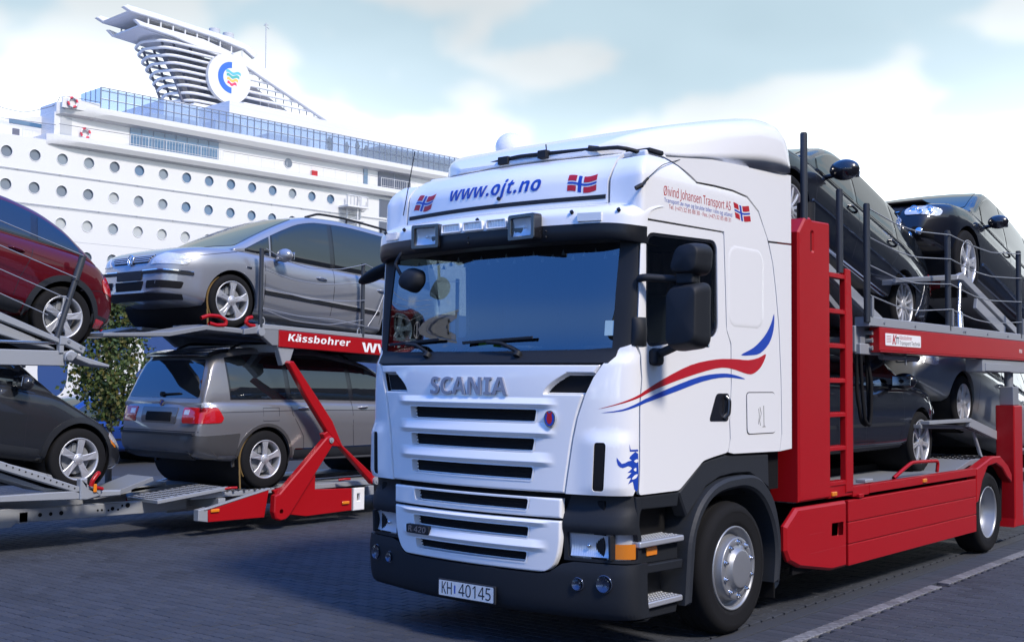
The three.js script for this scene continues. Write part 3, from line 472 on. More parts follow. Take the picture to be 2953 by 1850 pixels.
// bumper
const bumpZ = interp([[0.24, -0.16], [0.27, -0.10], [0.31, -0.065], [0.40, -0.045], [0.56, -0.035], [0.66, -0.05]]);
const bumpP = (q, y) => planPoint(q, y, 1.252, bumpZ(y), 0.15, 0.33), bumpS = surf(bumpP);
{
  const top = (a) => mix(0.552, 0.648, sstep(0.62, 0.80, a)), o = [];
  for (let i = 0; i <= 40; i++) { const q = mix(-1.66, 1.66, i / 40); o.push([q, top(Math.abs(q)) - 0.004]); }
  const low = []; for (let i = 40; i >= 0; i--) { const q = mix(-1.66, 1.66, i / 40); low.push([q, 0.272 + 0.02 * sstep(0.9, 1.6, Math.abs(q))]); }
  const lipIn = grid(60, 6, (u, v) => { const q = mix(-1.6, 1.6, u), p = bumpP(q, 0.272); p.z -= v * 0.16; p.y -= 0.01 * v; p.x *= 1 - 0.06 * v; return p; });
  const bp = part('bumper', [lay(shapeOf([...o, ...low]), bumpS, { off: 0, th: 0.06, edge: 0.05 }), lipIn], M.plastic, truck);
  const plateMap = (u, v) => ({ p: V(u + 0.01, v, -0.022), n: V(0, 0, 1) });
  const pt = part('number_plate', box(-0.268 + 0.01, 0.268 + 0.01, 0.306, 0.428, -0.04, -0.024, 0.004), M.plasticGrey, bp);
  part('plate_face', lay(shapeOf(roundPoly([[-0.256, 0.314], [0.256, 0.314], [0.256, 0.420], [-0.256, 0.420]], 0.008)), plateMap, { off: 0.0005 }), new THREE.MeshStandardMaterial({ color: lin(0.62, 0.63, 0.62), roughness: 0.35 }), bp);
  part('plate_characters', [layAll(letters('KH', 0.078, { f: fontR, fit: 0.105 }), (u, v) => plateMap(u - 0.236, v + 0.328), { off: 0.0015, edge: 0.3 }), layAll(letters('40145', 0.078, { f: fontR, fit: 0.30 }), (u, v) => plateMap(u - 0.068, v + 0.328), { off: 0.0015, edge: 0.3 })], M.ink, bp);
  part('plate_mark', lay(shapeOf(roundPoly([[-0.108, 0.338], [-0.096, 0.338], [-0.096, 0.396], [-0.108, 0.396]], 0.005)), plateMap, { off: 0.0015 }), M.decalBlue, bp);
  for (const s of [-1, 1]) for (const [q, y, r] of [[0.86, 0.50, 0.036], [1.08, 0.515, 0.05]]) { // fog lamps
    const S = bumpS(s * q, y), dir = V(S.n.x * 0.6, 0, S.n.z).normalize(), Q = new THREE.Quaternion().setFromUnitVectors(V(0, 1, 0), dir), c = S.p.clone().addScaledVector(dir, -0.002);
    const ring = new THREE.TorusGeometry(r + 0.005, 0.006, 8, 28).rotateX(Math.PI / 2).applyQuaternion(Q).translate(c.x, c.y, c.z);
    const bowl = new THREE.LatheGeometry([[0.001, 0.002], [r * 0.4, 0.004], [r * 0.8, 0.012], [r, 0.018]].map((p) => new THREE.Vector2(...p)), 24).applyQuaternion(Q).translate(c.x, c.y, c.z);
    const ln = new THREE.LatheGeometry([[0.001, 0.024], [r * 0.5, 0.023], [r, 0.018]].map((p) => new THREE.Vector2(...p)), 24).applyQuaternion(Q).translate(c.x, c.y, c.z);
    const fl = part('fog_lamp', [ring, bowl], M.fog, bp); part('fog_lens', ln, M.lens, fl);
  }
  part('tow_cover', [box(0.16, 0.26, 0.545, 0.552, -0.06, -0.045)], M.plastic, bp);
}
// headlamp clusters in a grey surround
const hlZ = interp([[0.6, -0.055], [0.80, -0.055], [0.88, -0.032], [0.94, -0.045], [1.02, -0.085], [1.1, -0.09]]);
const hlP = (q, y) => planPoint(q, y, 1.225, hlZ(y), 0.14, 0.34), hlS = surf(hlP);
for (const s of [1, -1]) {
  const outer = [[0.785, 0.652], [1.60, 0.648], [1.60, 0.86], [1.585, 0.92], [1.56, 0.98], [1.58, 1.075], [1.2, 1.083], [0.815, 1.083], [0.785, 0.98], [0.785, 0.86]].map(([q, y]) => [s * q, y]);
  const hole = roundPoly([[0.815, 0.668], [1.535, 0.664], [1.535, 0.836], [0.805, 0.836]].map(([q, y]) => [s * q, y]), 0.02);
  const sr = part('headlamp_surround', lay(shapeOf(outer, [hole]), hlS, { off: 0, th: 0.07, edge: 0.04 }), M.plastic, truck);
  const hd = part('headlamp', lay(shapeOf(hole), hlS, { off: -0.042, edge: 0.05 }), M.lampBack, truck);
  part('reflector_bowl', grid(60, 14, (u, v) => { const q = mix(0.825, 1.17, u), y = mix(0.682, 0.822, v), S = hlS(s * q, y), c = Math.pow(2 * v - 1, 2), h = Math.pow((u - 0.4) * 1.6, 2); return S.p.addScaledVector(S.n, -0.034 + 0.016 * c + 0.012 * clamp(h) + 0.0016 * Math.sin(u * 120)); }), M.reflector, hd);
  part('lamp_bulb', new THREE.SphereGeometry(0.016, 14, 10).translate(...hlS(s * 0.96, 0.752).p.addScaledVector(hlS(s * 0.96, 0.752).n, -0.024).toArray()), M.chrome, hd);
  part('lamp_divider', [bar(hlP(s * 1.19, 0.67), hlP(s * 1.19, 0.832), 0.02, 0.06, V(0, 0, 1))], M.plastic, hd);
  part('indicator', lay(shapeOf(roundPoly([[1.212, 0.676], [1.525, 0.673], [1.525, 0.772], [1.212, 0.772]].map(([q, y]) => [s * q, y]), 0.01)), hlS, { off: -0.014, edge: 0.05 }), M.amber, hd);
  part('lamp_lens', lay(shapeOf(hole), hlS, { off: -0.004, edge: 0.05 }), M.lens, hd);
}
// sun visor over the windscreen with lamps
{
  const prof = (pts) => { const z = interp(pts.map((p, i) => [i, p[1]])), y = interp(pts.map((p, i) => [i, p[0]])); return [y, z, pts.length - 1]; };
  const sheet = (pts, q0 = 1.60) => { const [y, z, n] = prof(pts); return grid(90, n * 5, (u, v) => { const q = mix(-q0, q0, u), yy = y(v * n); return planPoint(q, yy - 0.02 * sstep(1.0, 1.5, Math.abs(q)), 1.236, z(v * n), 0.13, 0.36); }); };
  const vz = part('visor', sheet([[3.05, -0.29], [3.035, -0.22], [3.0, -0.125], [2.95, -0.082], [2.888, -0.075]]), M.white, truck);
  const lip = part('visor_lip', [sheet([[2.887, -0.074], [2.84, -0.072], [2.795, -0.08], [2.775, -0.10], [2.772, -0.26]])], M.lip, truck);
  const vm = (x, y) => planPoint(x / 0.806 * 0.8, y, 1.236, -0.072, 0.13, 0.36);
  const rivets = []; for (const x of [-0.62, -0.05, 0.62]) for (const y of [2.81, 2.85]) { const p = vm(x, y); rivets.push(new THREE.SphereGeometry(0.009, 8, 6).translate(p.x, p.y, p.z)); }
  part('rivet', rivets, M.plastic, lip);
  for (const s of [-1, 1]) {
    const p = vm(s * 0.465, 2.885), a = -s * 0.10;
    const L = part('spot_lamp', [new THREE.ExtrudeGeometry(shapeOf(roundPoly([[-0.125, -0.085], [0.125, -0.085], [0.125, 0.085], [-0.125, 0.085]], 0.015), [roundPoly([[-0.10, -0.066], [0.10, -0.066], [0.10, 0.066], [-0.10, 0.066]], 0.015)]), { depth: 0.07, bevelSize: 0.004, bevelThickness: 0.004, bevelSegments: 1 }).rotateY(a).translate(p.x, p.y, p.z - 0.02), new THREE.BoxGeometry(0.24, 0.16, 0.02).rotateY(a).translate(p.x, p.y, p.z - 0.02)], M.gloss, truck);
    const bowl = grid(14, 10, (u, v) => { const x = (u - 0.5) * 0.2, y = (v - 0.5) * 0.132; return V(x, y, 0.012 + 0.035 * (Math.pow(2 * u - 1, 2) + Math.pow(2 * v - 1, 2)) / 2 + 0.0012 * Math.sin(u * 60)); }).rotateY(a).translate(p.x, p.y, p.z - 0.01);
    part('lamp_reflector', [bowl, new THREE.SphereGeometry(0.012, 10, 8).translate(p.x, p.y, p.z + 0.02)], M.reflector, L);
    part('lamp_glass', new THREE.PlaneGeometry(0.198, 0.13).rotateY(a).translate(p.x - s * 0.003, p.y, p.z + 0.042), M.lens, L);
    const r = vm(s * 0.945, 2.93), RL = part('marker_lamp', [new THREE.BoxGeometry(0.17, 0.055, 0.03).rotateY(s * 0.27).translate(r.x, r.y, r.z - 0.004)], M.reflector, vz); 
  }
  for (const x of [-0.215, 0, 0.215]) { const p = vm(x, 2.928); const fr = part('marker_lamp', [slabZ(roundPoly([[-0.098, -0.034], [0.098, -0.034], [0.09, 0.034], [-0.09, 0.034]], 0.012), -0.01, 0.014, 0.003, [roundPoly([[-0.085, -0.024], [0.085, -0.024], [0.078, 0.024], [-0.078, 0.024]], 0.008)]).translate(p.x, p.y, p.z)], M.white, vz); part('lamp_reflector', grid(24, 6, (u, v) => V((u - 0.5) * 0.17, (v - 0.5) * 0.048, 0.004 * Math.sin(u * 40) - 0.004)).translate(p.x, p.y, p.z + 0.003), M.reflector, vz); }
  const screws = []; for (const x of [-0.78, 0.03, 0.80, -1.05, 1.12]) { const q = qx(x, 2.96), p = planPoint(q, 2.965, 1.236, -0.088, 0.13, 0.36); screws.push(rod(p, p.clone().add(V(0, 0.012, 0.014)), 0.013)); }
  part('visor_screw', screws, M.plastic, vz);
}
// mirrors
for (const s of [1, -1]) { const dx = s < 0 ? -0.24 : 0, dz = s < 0 ? -0.5 : 0;
  const L = (pts, x0, x1, zf, zb) => { const rings = []; for (let i = 0; i <= 8; i++) { const t = i / 8, k = Math.sqrt(Math.max(0, 1 - Math.pow(t, 2.6) * 0.36)); const cx = (x0 + x1) / 2, cy = pts.reduce((a, p) => a + p[1], 0) / pts.length; rings.push(roundPoly(pts, 0.07, 5).map(([x, y]) => V(s * (dx + cx + (x - cx) * k), cy + (y - cy) * k - (s < 0 ? 0.12 : 0), mix(zb, zf, t) + dz))); } return loft(rings); };
  const low = L([[1.375, 2.03], [1.635, 2.06], [1.64, 2.49], [1.38, 2.475]], 1.38, 1.64, -0.40, -0.58);
  const upp = L([[1.40, 2.535], [1.64, 2.53], [1.655, 2.70], [1.60, 2.745], [1.47, 2.735]], 1.40, 1.65, -0.40, -0.58);
  const mr = part('mirror', low, M.plastic, truck); if (s > 0) part('mirror', upp, M.plastic, truck);
  if (s > 0) part('mirror_glass', [box(1.395, 1.625, 2.06, 2.46, -0.584, -0.575, 0.02), box(1.43, 1.62, 2.56, 2.71, -0.584, -0.575, 0.02)], M.chrome, mr);
  if (s > 0) part('mirror_arm', [tube([[1.22, 2.515, -0.36], [1.27, 2.52, -0.36], [1.48, 2.505, -0.50]], 0.026), box(1.44, 1.58, 2.47, 2.56, -0.55, -0.45, 0.02)], M.plastic, truck);
  if (s > 0) part('mirror_arm', [tube([[1.225, 2.02, -0.52], [1.30, 2.03, -0.52], [1.42, 2.07, -0.50]], 0.03), box(1.22, 1.29, 1.94, 2.06, -0.58, -0.46, 0.03)], M.plastic, truck);
  if (s > 0) part('pillar_cover', [grid(10, 10, (u, v) => { const y = mix(2.07, 2.26, v), S = cabS(mix(1.36, 1.62, u), y); return S.p.addScaledVector(S.n, 0.035 * Math.sin(Math.PI * u) ** 0.5 * Math.sin(Math.PI * clamp(v, 0.02, 0.98)) ** 0.5); })], M.plastic, truck);
}
part('kerb_mirror', [new THREE.SphereGeometry(1, 24, 14).scale(0.22, 0.045, 0.09).rotateZ(0.34).translate(-1.43, 2.70, -0.5), tube([[-1.2, 2.78, -0.45], [-1.26, 2.82, -0.46], [-1.36, 2.73, -0.5]], 0.014)], M.plastic, truck);
{ const cx = -0.655, cy = 2.57; part('front_mirror', loft([0, 0.25, 0.5, 0.75, 1].map((t) => roundPoly([[cx - 0.13, cy - 0.04], [cx + 0.04, cy - 0.10], [cx + 0.13, cy - 0.02], [cx + 0.12, cy + 0.07], [cx - 0.02, cy + 0.11], [cx - 0.11, cy + 0.06]], 0.05).map(([x, y]) => V(cx + (x - cx) * Math.sqrt(1 - t * t * 0.7), cy + (y - cy) * Math.sqrt(1 - t * t * 0.7), -0.14 + t * 0.09)))), M.plastic, truck); part('front_mirror_arm', tube([[-0.78, 2.79, -0.13], [-0.79, 2.70, -0.08], [-0.74, 2.62, -0.09], [-0.70, 2.58, -0.10]], 0.014), M.plastic, truck); }
// print on the cab side
{
  const sm = (zt) => (u, v) => { const q = qz(zt - u, v); return cabS(q, v); };
  const line = (txt, z0, y, h, fit, mat, f) => part('side_lettering', layAll(letters(txt, h, { fit, f }), (u, v) => sm(z0)(u, v + y), { off: 0.0012, edge: 0.3 }), mat, truck);
  line('Øivind Johansen Transport AS', -0.64, 3.108, 0.060, 0.92, M.decalRed, fontR);
  line('Transport av nye og brukte biler i inn og utland', -0.65, 3.062, 0.026, 0.93, M.decalBlue, fontR);
  line('Tel. (+47) 32 85 88 30 - Fax. (+47) 32 85 88 31', -0.71, 3.022, 0.026, 0.85, M.decalRed, fontR);
  const wave = (x, y) => sm(-1.62)(x * 0.235 - y * 0.03 + 0.01, 3.055 + y * 0.115 + 0.008 * Math.sin(x * 5 + 2));
  const rect = (a, b, c, d) => shapeOf([[a, c], [(a + b) / 2, c], [b, c], [b, d], [(a + b) / 2, d], [a, d]]);
  for (const r of [rect(0, 0.30, 0, 0.36), rect(0, 0.30, 0.64, 1), rect(0.56, 1, 0, 0.36), rect(0.56, 1, 0.64, 1)]) part('flag_field', lay(r, wave, { off: 0.0012, edge: 0.1 }), M.decalRed, truck);
  part('side_flag_cross', layAll([rect(0, 0.37, 0.44, 0.56), rect(0.37, 0.49, 0, 1), rect(0.49, 1, 0.44, 0.56)], wave, { off: 0.0012, edge: 0.1 }), M.decalBlue, truck);
  const Q = (pts) => shapeOf(smooth(pts.map(([z, y, q]) => [q ?? qz(z, y), y]), 3));
  const redU = [[0, 1.652, 1.06], [0, 1.70, 1.30], [-0.38, 1.757], [-0.63, 1.85], [-1.0, 1.955], [-1.34, 2.0], [-1.60, 2.008], [-1.82, 2.005], [-1.98, 2.025], [-2.10, 2.055], [-2.03, 1.965], [-1.92, 1.91], [-1.81, 1.90], [-1.56, 1.937], [-1.34, 1.935], [-0.92, 1.865], [-0.56, 1.787], [-0.38, 1.735], [0, 1.69, 1.30]];
  const off = { off: 0.0015, edge: 0.07 };
  part('side_stripe', lay(Q(redU), cabS, off), M.decalRed, truck, 'red swoosh painted along the cab side');
  part('side_stripe', lay(Q([[0, 1.628, 1.09], [0, 1.652, 1.30], [-0.38, 1.706], [-0.73, 1.795], [-1.12, 1.875], [-1.43, 1.90], [-1.62, 1.89], [-1.77, 1.86], [-1.48, 1.872], [-1.17, 1.842], [-0.80, 1.768], [-0.38, 1.682], [0, 1.64, 1.30]]), cabS, off), M.decalBlue, truck, 'blue swoosh below the red one');
  part('side_stripe', lay(Q([[-1.71, 2.042], [-1.90, 2.10], [-2.07, 2.19], [-2.18, 2.29], [-2.235, 2.375], [-2.225, 2.25], [-2.15, 2.14], [-2.01, 2.062], [-1.86, 2.042]]), cabS, off), M.decalBlue, truck, 'blue fin above the red swoosh');
  // blue heraldic head with a crown on the corner panel
  const E = (pts) => shapeOf(smooth(pts.map(([a, b]) => [1.20 + a * 0.30, 1.13 + b * 0.31]), 2));
  part('emblem', layAll([E([[1, 0.75], [0.72, 0.74], [0.60, 0.66], [0.72, 0.62], [0.55, 0.60], [0.30, 0.55], [0.12, 0.68], [0.16, 0.52], [0.34, 0.46], [0.55, 0.50], [0.72, 0.45], [0.52, 0.36], [0.70, 0.36], [0.48, 0.24], [0.68, 0.25], [0.55, 0.12], [0.76, 0.17], [0.82, 0.02], [1, 0.0]]), shapeOf([[1.20 + 0.6 * 0.3, 1.13 + 0.96 * 0.31], [1.20 + 0.62 * 0.3, 1.13 + 0.8 * 0.31], [1.5, 1.13 + 0.8 * 0.31], [1.5, 1.13 + 0.84 * 0.31], [1.20 + 0.66 * 0.3, 1.13 + 0.84 * 0.31]])], cabS, { off: 0.0015, edge: 0.08 }), M.decalBlue, truck);
  part('emblem_lines', layAll([E([[0.95, 0.64], [0.80, 0.60], [0.92, 0.56], [1, 0.6]]), E([[0.98, 0.32], [0.82, 0.30], [0.7, 0.22], [0.9, 0.24]]), E([[0.9, 0.46], [0.78, 0.42], [0.9, 0.38]])], cabS, { off: 0.003, edge: 0.08 }), M.decalWhite, truck);
  part('locker_print', [tube([[1.2375, 1.65, -1.99], [1.2375, 1.60, -2.01], [1.2375, 1.55, -1.985], [1.2375, 1.51, -2.0]], 0.0016, 4), tube([[1.2375, 1.66, -2.05], [1.2375, 1.50, -2.055]], 0.002, 4), tube([[1.2375, 1.50, -2.03], [1.2375, 1.50, -2.08]], 0.002, 4), tube([[1.2375, 1.64, -1.97], [1.2375, 1.58, -1.98], [1.2375, 1.52, -1.965]], 0.0016, 4)], M.ink, truck);
}
// steps and mudguard
for (const s of [1, -1]) {
  const X = (a, b) => s > 0 ? [a, b] : [-b, -a];
  const up = part('step_well', [slab([[-0.335, 1.072], [-0.84, 1.072], [-0.955, 0.93], [-0.93, 0.70], [-0.91, 0.30], [-0.36, 0.30], [-0.36, 0.9]], ...X(1.0, 1.04)), slab([[-0.335, 1.078], [-0.86, 1.078], [-0.84, 0.985], [-0.40, 0.995], [-0.35, 0.93]], ...X(1.02, 1.222)), slab([[-0.345, 0.63], [-0.895, 0.62], [-0.885, 0.56], [-0.345, 0.575]], ...X(1.02, 1.232)), slab([[-0.345, 0.745], [-0.895, 0.738], [-0.895, 0.62], [-0.345, 0.63]], ...X(1.04, 1.19)), slab([[-0.34, 0.335], [-0.88, 0.325], [-0.86, 0.262], [-0.36, 0.27]], ...X(1.02, 1.20))], M.plastic, truck);
  for (const [y, x1] of [[0.745, 1.245], [0.338, 1.235]]) {
    const st = part('step', [box(...X(1.03, x1), y, y + 0.042, -0.895, -0.352, 0.012)], M.alu, truck);
    const holes = []; for (let i = 0; i < 16; i++) for (let j = 0; j < 4; j++) holes.push(new THREE.CylinderGeometry(0.009, 0.011, 0.006, 6).translate(s * (1.07 + j * 0.042), y + 0.0435, -0.385 - i * 0.0325 + (j % 2) * 0.016));
    part('tread_studs', holes, M.galv, st);
  }
  part('side_marker', box(...X(1.185, 1.20), 0.675, 0.735, -0.625, -0.50, 0.006), M.amber, truck);
  const outer = [[-0.905, 0.30], [-0.93, 0.55], [-0.962, 0.76], [-1.07, 0.95], [-1.24, 1.075], [-1.43, 1.13], [-1.62, 1.145], [-1.87, 1.14], [-2.04, 1.075], [-2.19, 0.93], [-2.28, 0.70], [-2.30, 0.50], [-2.27, 0.30]], inner = [[-2.20, 0.30], [-2.225, 0.5], [-2.205, 0.66], [-2.13, 0.82], [-1.99, 0.965], [-1.80, 1.045], [-1.60, 1.058], [-1.34, 1.03], [-1.17, 0.94], [-1.05, 0.78], [-1.01, 0.55], [-0.98, 0.30]];
  const band = [...smooth(outer, 4, false), ...smooth(inner, 4, false)];
  part('mudguard', [slab(band, ...X(0.86, 1.262), 0.02)], M.plasticGrey, truck);
  part('mudguard_panel', [slab([[-0.872, 1.075], [-1.175, 1.265], [-1.30, 1.285], [-1.53, 1.305], [-2.175, 1.285], [-2.185, 1.02], [-2.04, 1.09], [-1.87, 1.155], [-1.62, 1.16], [-1.43, 1.145], [-1.24, 1.09], [-1.07, 0.965], [-0.98, 0.90]], ...X(1.10, 1.212), 0.012)], M.plasticGrey, truck);
}
// wheels
function truckWheel(x, y, z, r, w, deep) {
  const g = new THREE.Group(); g.name = 'wheel'; truck.add(g); g.position.set(x, y, z); if (x < 0) g.rotation.y = Math.PI;
  const rr = r * 0.635, L = (p) => new THREE.LatheGeometry(p.map((q) => new THREE.Vector2(...q)), 72).rotateZ(-Math.PI / 2);
  const tyre = [L([[rr, -w], [rr + 0.03, -w - 0.012], [r * 0.9, -w - 0.01], [r * 0.975, -w + 0.02], [r, -w + 0.05], [r, -0.05], [r * 0.975, -0.02], [r * 0.93, 0.006], [r * 0.86, 0.012], [r * 0.855, 0.008], [rr + 0.04, 0.010], [rr, -0.004], [rr - 0.01, -0.05]])];
  for (const gx of [-0.09, -0.15, -0.21]) tyre.push(new THREE.TorusGeometry(r + 0.001, 0.004, 4, 72).rotateY(Math.PI / 2).translate(gx, 0, 0));
  part('tyre', tyre, M.rubber, g);
  if (deep) part('rim', [L([[rr + 0.004, -0.012], [rr + 0.002, 0.002], [rr - 0.012, 0.0], [rr - 0.02, -0.02], [rr - 0.035, -0.09], [rr - 0.06, -0.14], [rr * 0.72, -0.155], [rr * 0.66, -0.15], [rr * 0.5, -0.15], [0.001, -0.13]])], M.rimPaint, g);
  else {
    part('rim', [L([[rr + 0.004, -0.012], [rr + 0.002, 0.004], [rr - 0.010, 0.006], [rr - 0.022, -0.012], [rr - 0.03, -0.05], [rr - 0.05, -0.062], [rr - 0.07, -0.035], [rr - 0.075, 0.02], [rr - 0.085, 0.03], [rr * 0.62, 0.034], [rr * 0.60, 0.03], [rr * 0.58, 0.03]])], M.rimPaint, g);
    part('hub', [L([[rr * 0.58, 0.028], [rr * 0.49, 0.04], [rr * 0.46, 0.062], [rr * 0.42, 0.068], [rr * 0.3, 0.07], [0.001, 0.072]])], M.rimPaint, g);
    for (let k = 0; k < 10; k++) { const a = (k + 0.5) / 10 * 6.2832, c = rr * 0.64; part('wheel_nut', [rod([0.028, Math.sin(a) * c, Math.cos(a) * c], [0.048, Math.sin(a) * c, Math.cos(a) * c], 0.017, 6), rod([0.047, Math.sin(a) * c, Math.cos(a) * c], [0.06, Math.sin(a) * c, Math.cos(a) * c], 0.009, 8), rod([0.0285, Math.sin(a) * c, Math.cos(a) * c], [0.036, Math.sin(a) * c, Math.cos(a) * c], 0.022, 12)], M.chrome, g); }
  }
}
truckWheel(1.232, 0.478, -1.60, 0.478, 0.29, false); truckWheel(-1.232, 0.478, -1.60, 0.478, 0.29, false);
truckWheel(1.22, 0.44, -7.23, 0.44, 0.26, true); truckWheel(-1.22, 0.44, -7.23, 0.44, 0.26, true); 
part('axle', rod([-1, 0.47, -1.6], [1, 0.47, -1.6], 0.06), M.black, truck); part('axle', rod([-1, 0.44, -7.23], [1, 0.44, -7.23], 0.08), M.black, truck);
for (const s of [-1, 1]) part('mud_flap', box(s * 0.9, s * 1.2, 0.16, 0.6, -2.30, -2.285), M.rubber, truck);
// ================================================================ red carrier body on the lorry
function each(name, geos, mat, parent, label) { return geos.map((g) => part(name, g, mat, parent, label)); }
const lamp = (x, y, z, parent) => part('side_marker', box(x - 0.012, x + 0.014, y - 0.02, y + 0.02, z - 0.045, z + 0.045, 0.01), M.amber, parent);
function perforated(x0, x1, z0, z1, y, slope = 0, pitch = 0.075) { // plate with raised oval punchings, returns [plate, punchings]
  const w = x1 - x0, L = z1 - z0, n = Math.max(1, Math.round(L / pitch)), m = Math.max(1, Math.round(w / pitch)), holes = [];
  for (let i = 0; i < n; i++) for (let j = 0; j < m; j++) { const h = new THREE.BoxGeometry(0.03, 0.004, 0.016); h.translate(x0 + (j + 0.5 + (i % 2) * 0.25) * w / (m + 0.25), y + 0.002, z0 + (i + 0.5) * L / n); holes.push(h); }
  return [box(x0, x1, y - 0.03, y, z0, z1, 0.006), merge(holes)];
}
for (const s of [1, -1]) {
  const X = (a, b) => s > 0 ? [a, b] : [-b, -a], near = s > 0;
  const pil = part('corner_pillar', slab([[-2.62, 0.88], [-2.62, 3.06], [-2.74, 3.185], [-2.84, 3.20], [-2.87, 3.18], [-3.20, 3.19], [-3.20, 0.88]], ...X(0.98, 1.25), 0.015, near ? [roundPoly([[-2.85, 2.92], [-2.885, 2.92], [-2.885, 3.08], [-2.85, 3.08]], 0.012)] : []), M.red, truck);
  if (near) part('pillar_slot', box(1.0, 1.235, 2.91, 3.09, -2.895, -2.84), M.black, pil);
  part('pillar_sleeve', rod([s * 1.12, 3.18, -3.02], [s * 1.12, 3.35, -3.02], 0.075, 16), M.plastic, pil);
  if (near) {
    const lad = part('ladder', slab([[-3.51, 0.90], [-3.51, 2.83], [-3.62, 2.83], [-3.655, 2.4], [-3.655, 0.90]], 1.19, 1.25, 0.008), M.red, truck);
    for (const y of [2.755, 2.45, 2.155, 1.86, 1.57, 1.285, 0.99]) part('rung', [box(1.18, 1.245, y - 0.02, y + 0.018, -3.515, -3.195, 0.006), ...Array.from({ length: 7 }, (_, i) => box(1.185, 1.24, y + 0.016, y + 0.024, -3.25 - i * 0.038, -3.235 - i * 0.038, 0.002))], M.red, lad);
    part('ladder_foot', slab([[-3.19, 0.87], [-3.19, 0.975], [-3.66, 0.975], [-3.66, 0.87]], 1.17, 1.235, 0.006), M.red, lad);
    lamp(1.24, 0.905, -3.28, truck);
  }
  // side skirts
  const fr = part('side_skirt', slab([[-2.375, 0.71], [-2.58, 0.84], [-3.50, 0.835], [-3.50, 0.275], [-3.20, 0.275], [-2.62, 0.365], [-2.44, 0.43], [-2.375, 0.52]], ...X(1.19, 1.255), 0.022, [roundPoly([[-3.185, 0.69], [-3.455, 0.685], [-3.445, 0.53], [-3.175, 0.54]], 0.03)]), M.red, truck);
  part('grab_recess', box(...X(1.12, 1.20), 0.50, 0.72, -3.49, -3.14), M.black, fr);
  part('skirt_crease', [box(...X(1.252, 1.2565), 0.607, 0.611, -3.08, -2.78), box(...X(1.252, 1.2565), 0.455, 0.459, -3.48, -2.78)], M.red, fr);
  const sk = new THREE.Group(); sk.name = 'side_skirt'; truck.add(sk);
  for (const [y0, y1] of [[0.275, 0.456], [0.461, 0.643], [0.648, 0.832]]) part('skirt_plank', box(...X(1.205, 1.25), y0, y1, -6.765, -3.545, 0.007), M.red, sk);
  part('skirt_backing', box(...X(1.17, 1.20), 0.30, 0.80, -6.7, -2.6), M.black, sk);
  part('sill', [box(...X(1.18, 1.245), 0.865, 0.945, -6.80, -4.0, 0.006), box(...X(1.17, 1.243), 0.855, 0.945, -4.0, -3.66, 0.006)], M.red, truck);
  if (near) { lamp(1.247, 0.90, -5.3, truck); part('latch', [box(1.2, 1.27, 0.845, 0.875, -3.83, -3.73)], M.red, truck); part('floodlight', [box(1.12, 1.22, 0.95, 0.985, -4.15, -3.98, 0.01)], M.galv, truck); part('wheel_strap_bar', tube([[1.16, 0.95, -4.75], [1.17, 1.03, -5.0], [1.17, 1.075, -5.2], [1.17, 1.06, -5.85], [1.16, 0.95, -5.87]], 0.018), M.red, truck); }
  const fend = [[-6.785, 0.945], [-6.82, 0.945], [-7.31, 1.045], [-7.59, 1.04], [-7.84, 0.93], [-7.97, 0.82], [-7.97, 0.72], [-7.80, 0.80], [-7.65, 0.90], [-7.43, 0.965], [-7.15, 0.945], [-6.97, 0.80], [-6.84, 0.58], [-6.785, 0.58]];
  part('wheel_arch', [slab(fend, ...X(1.14, 1.25), 0.012)], M.red, truck);
  part('arch_liner', [slab([[-6.84, 0.60], [-6.99, 0.82], [-7.16, 0.965], [-7.43, 0.985], [-7.67, 0.92], [-7.9, 0.78], [-7.92, 0.28], [-7.95, 0.28], [-7.99, 0.82], [-7.60, 1.02], [-7.30, 1.025], [-6.83, 0.93]], ...X(0.9, 1.135), 0.004)], M.black, truck);
  // rear lifting post
  part('lifting_post', [slab([[-8.10, 1.60], [-8.40, 1.60], [-8.40, 0.30], [-8.44, 0.20], [-8.08, 0.20], [-8.10, 0.30]], ...X(1.03, 1.245), 0.012)], M.red, truck);
  part('lifting_ram', [rod([s * 1.14, 1.58, -8.25], [s * 1.14, 2.1, -8.25], 0.05, 14), box(...X(1.06, 1.22), 1.6, 1.82, -8.36, -8.16, 0.01)], M.galvDark, truck);
  // upper deck beam
  const bm = part('deck_beam', slab([[-4.235, 2.14], [-4.235, 2.352], [-10.2, 2.352], [-10.2, 2.14]], ...X(1.15, 1.25), 0.006), M.red, truck);
  part('beam_flange', slab([[-4.235, 2.125], [-4.235, 2.138], [-10.2, 2.138], [-10.2, 2.125]], ...X(1.10, 1.258), 0.003), M.red, bm);
  part('deck_rail', slab([[-4.03, 2.354], [-4.03, 2.44], [-10.2, 2.44], [-10.2, 2.354]], ...X(1.10, 1.245), 0.006), M.galv, truck);
  const bolts = [-4.35, -5.1, -6.45, -6.5, -7.2, -7.9].map((z) => rod([s * 1.244, 2.395, z], [s * 1.254, 2.395, z], 0.014, 6)); if (near) each('bolt', bolts, M.galvDark, truck);
  // wheel tracks of the upper deck: flat rear, sloping front
  const trk = [[-2.55, 3.235], [-4.78, 2.445], [-5.6, 2.30], [-6.3, 2.30]];
  for (let i = 0; i < 3; i++) part('wheel_track', bar([s * 0.72, trk[i][1] - 0.03, trk[i][0]], [s * 0.72, trk[i + 1][1] - 0.03, trk[i + 1][0]], 0.56, 0.05), M.galvDark, truck);
  part('track_rail', [bar([s * 1.0, 3.24, -2.60], [s * 1.0, 2.43, -4.83], 0.05, 0.10)], M.galv, truck);
  part('track_rail', [bar([s * 0.96, 3.10, -2.75], [s * 0.96, 2.40, -4.2], 0.04, 0.06)], M.galvDark, truck);
  part('wheel_track', [bar([s * 0.68, 2.84, -5.2], [s * 0.68, 3.02, -6.93], 0.60, 0.05)], M.galvDark, truck);
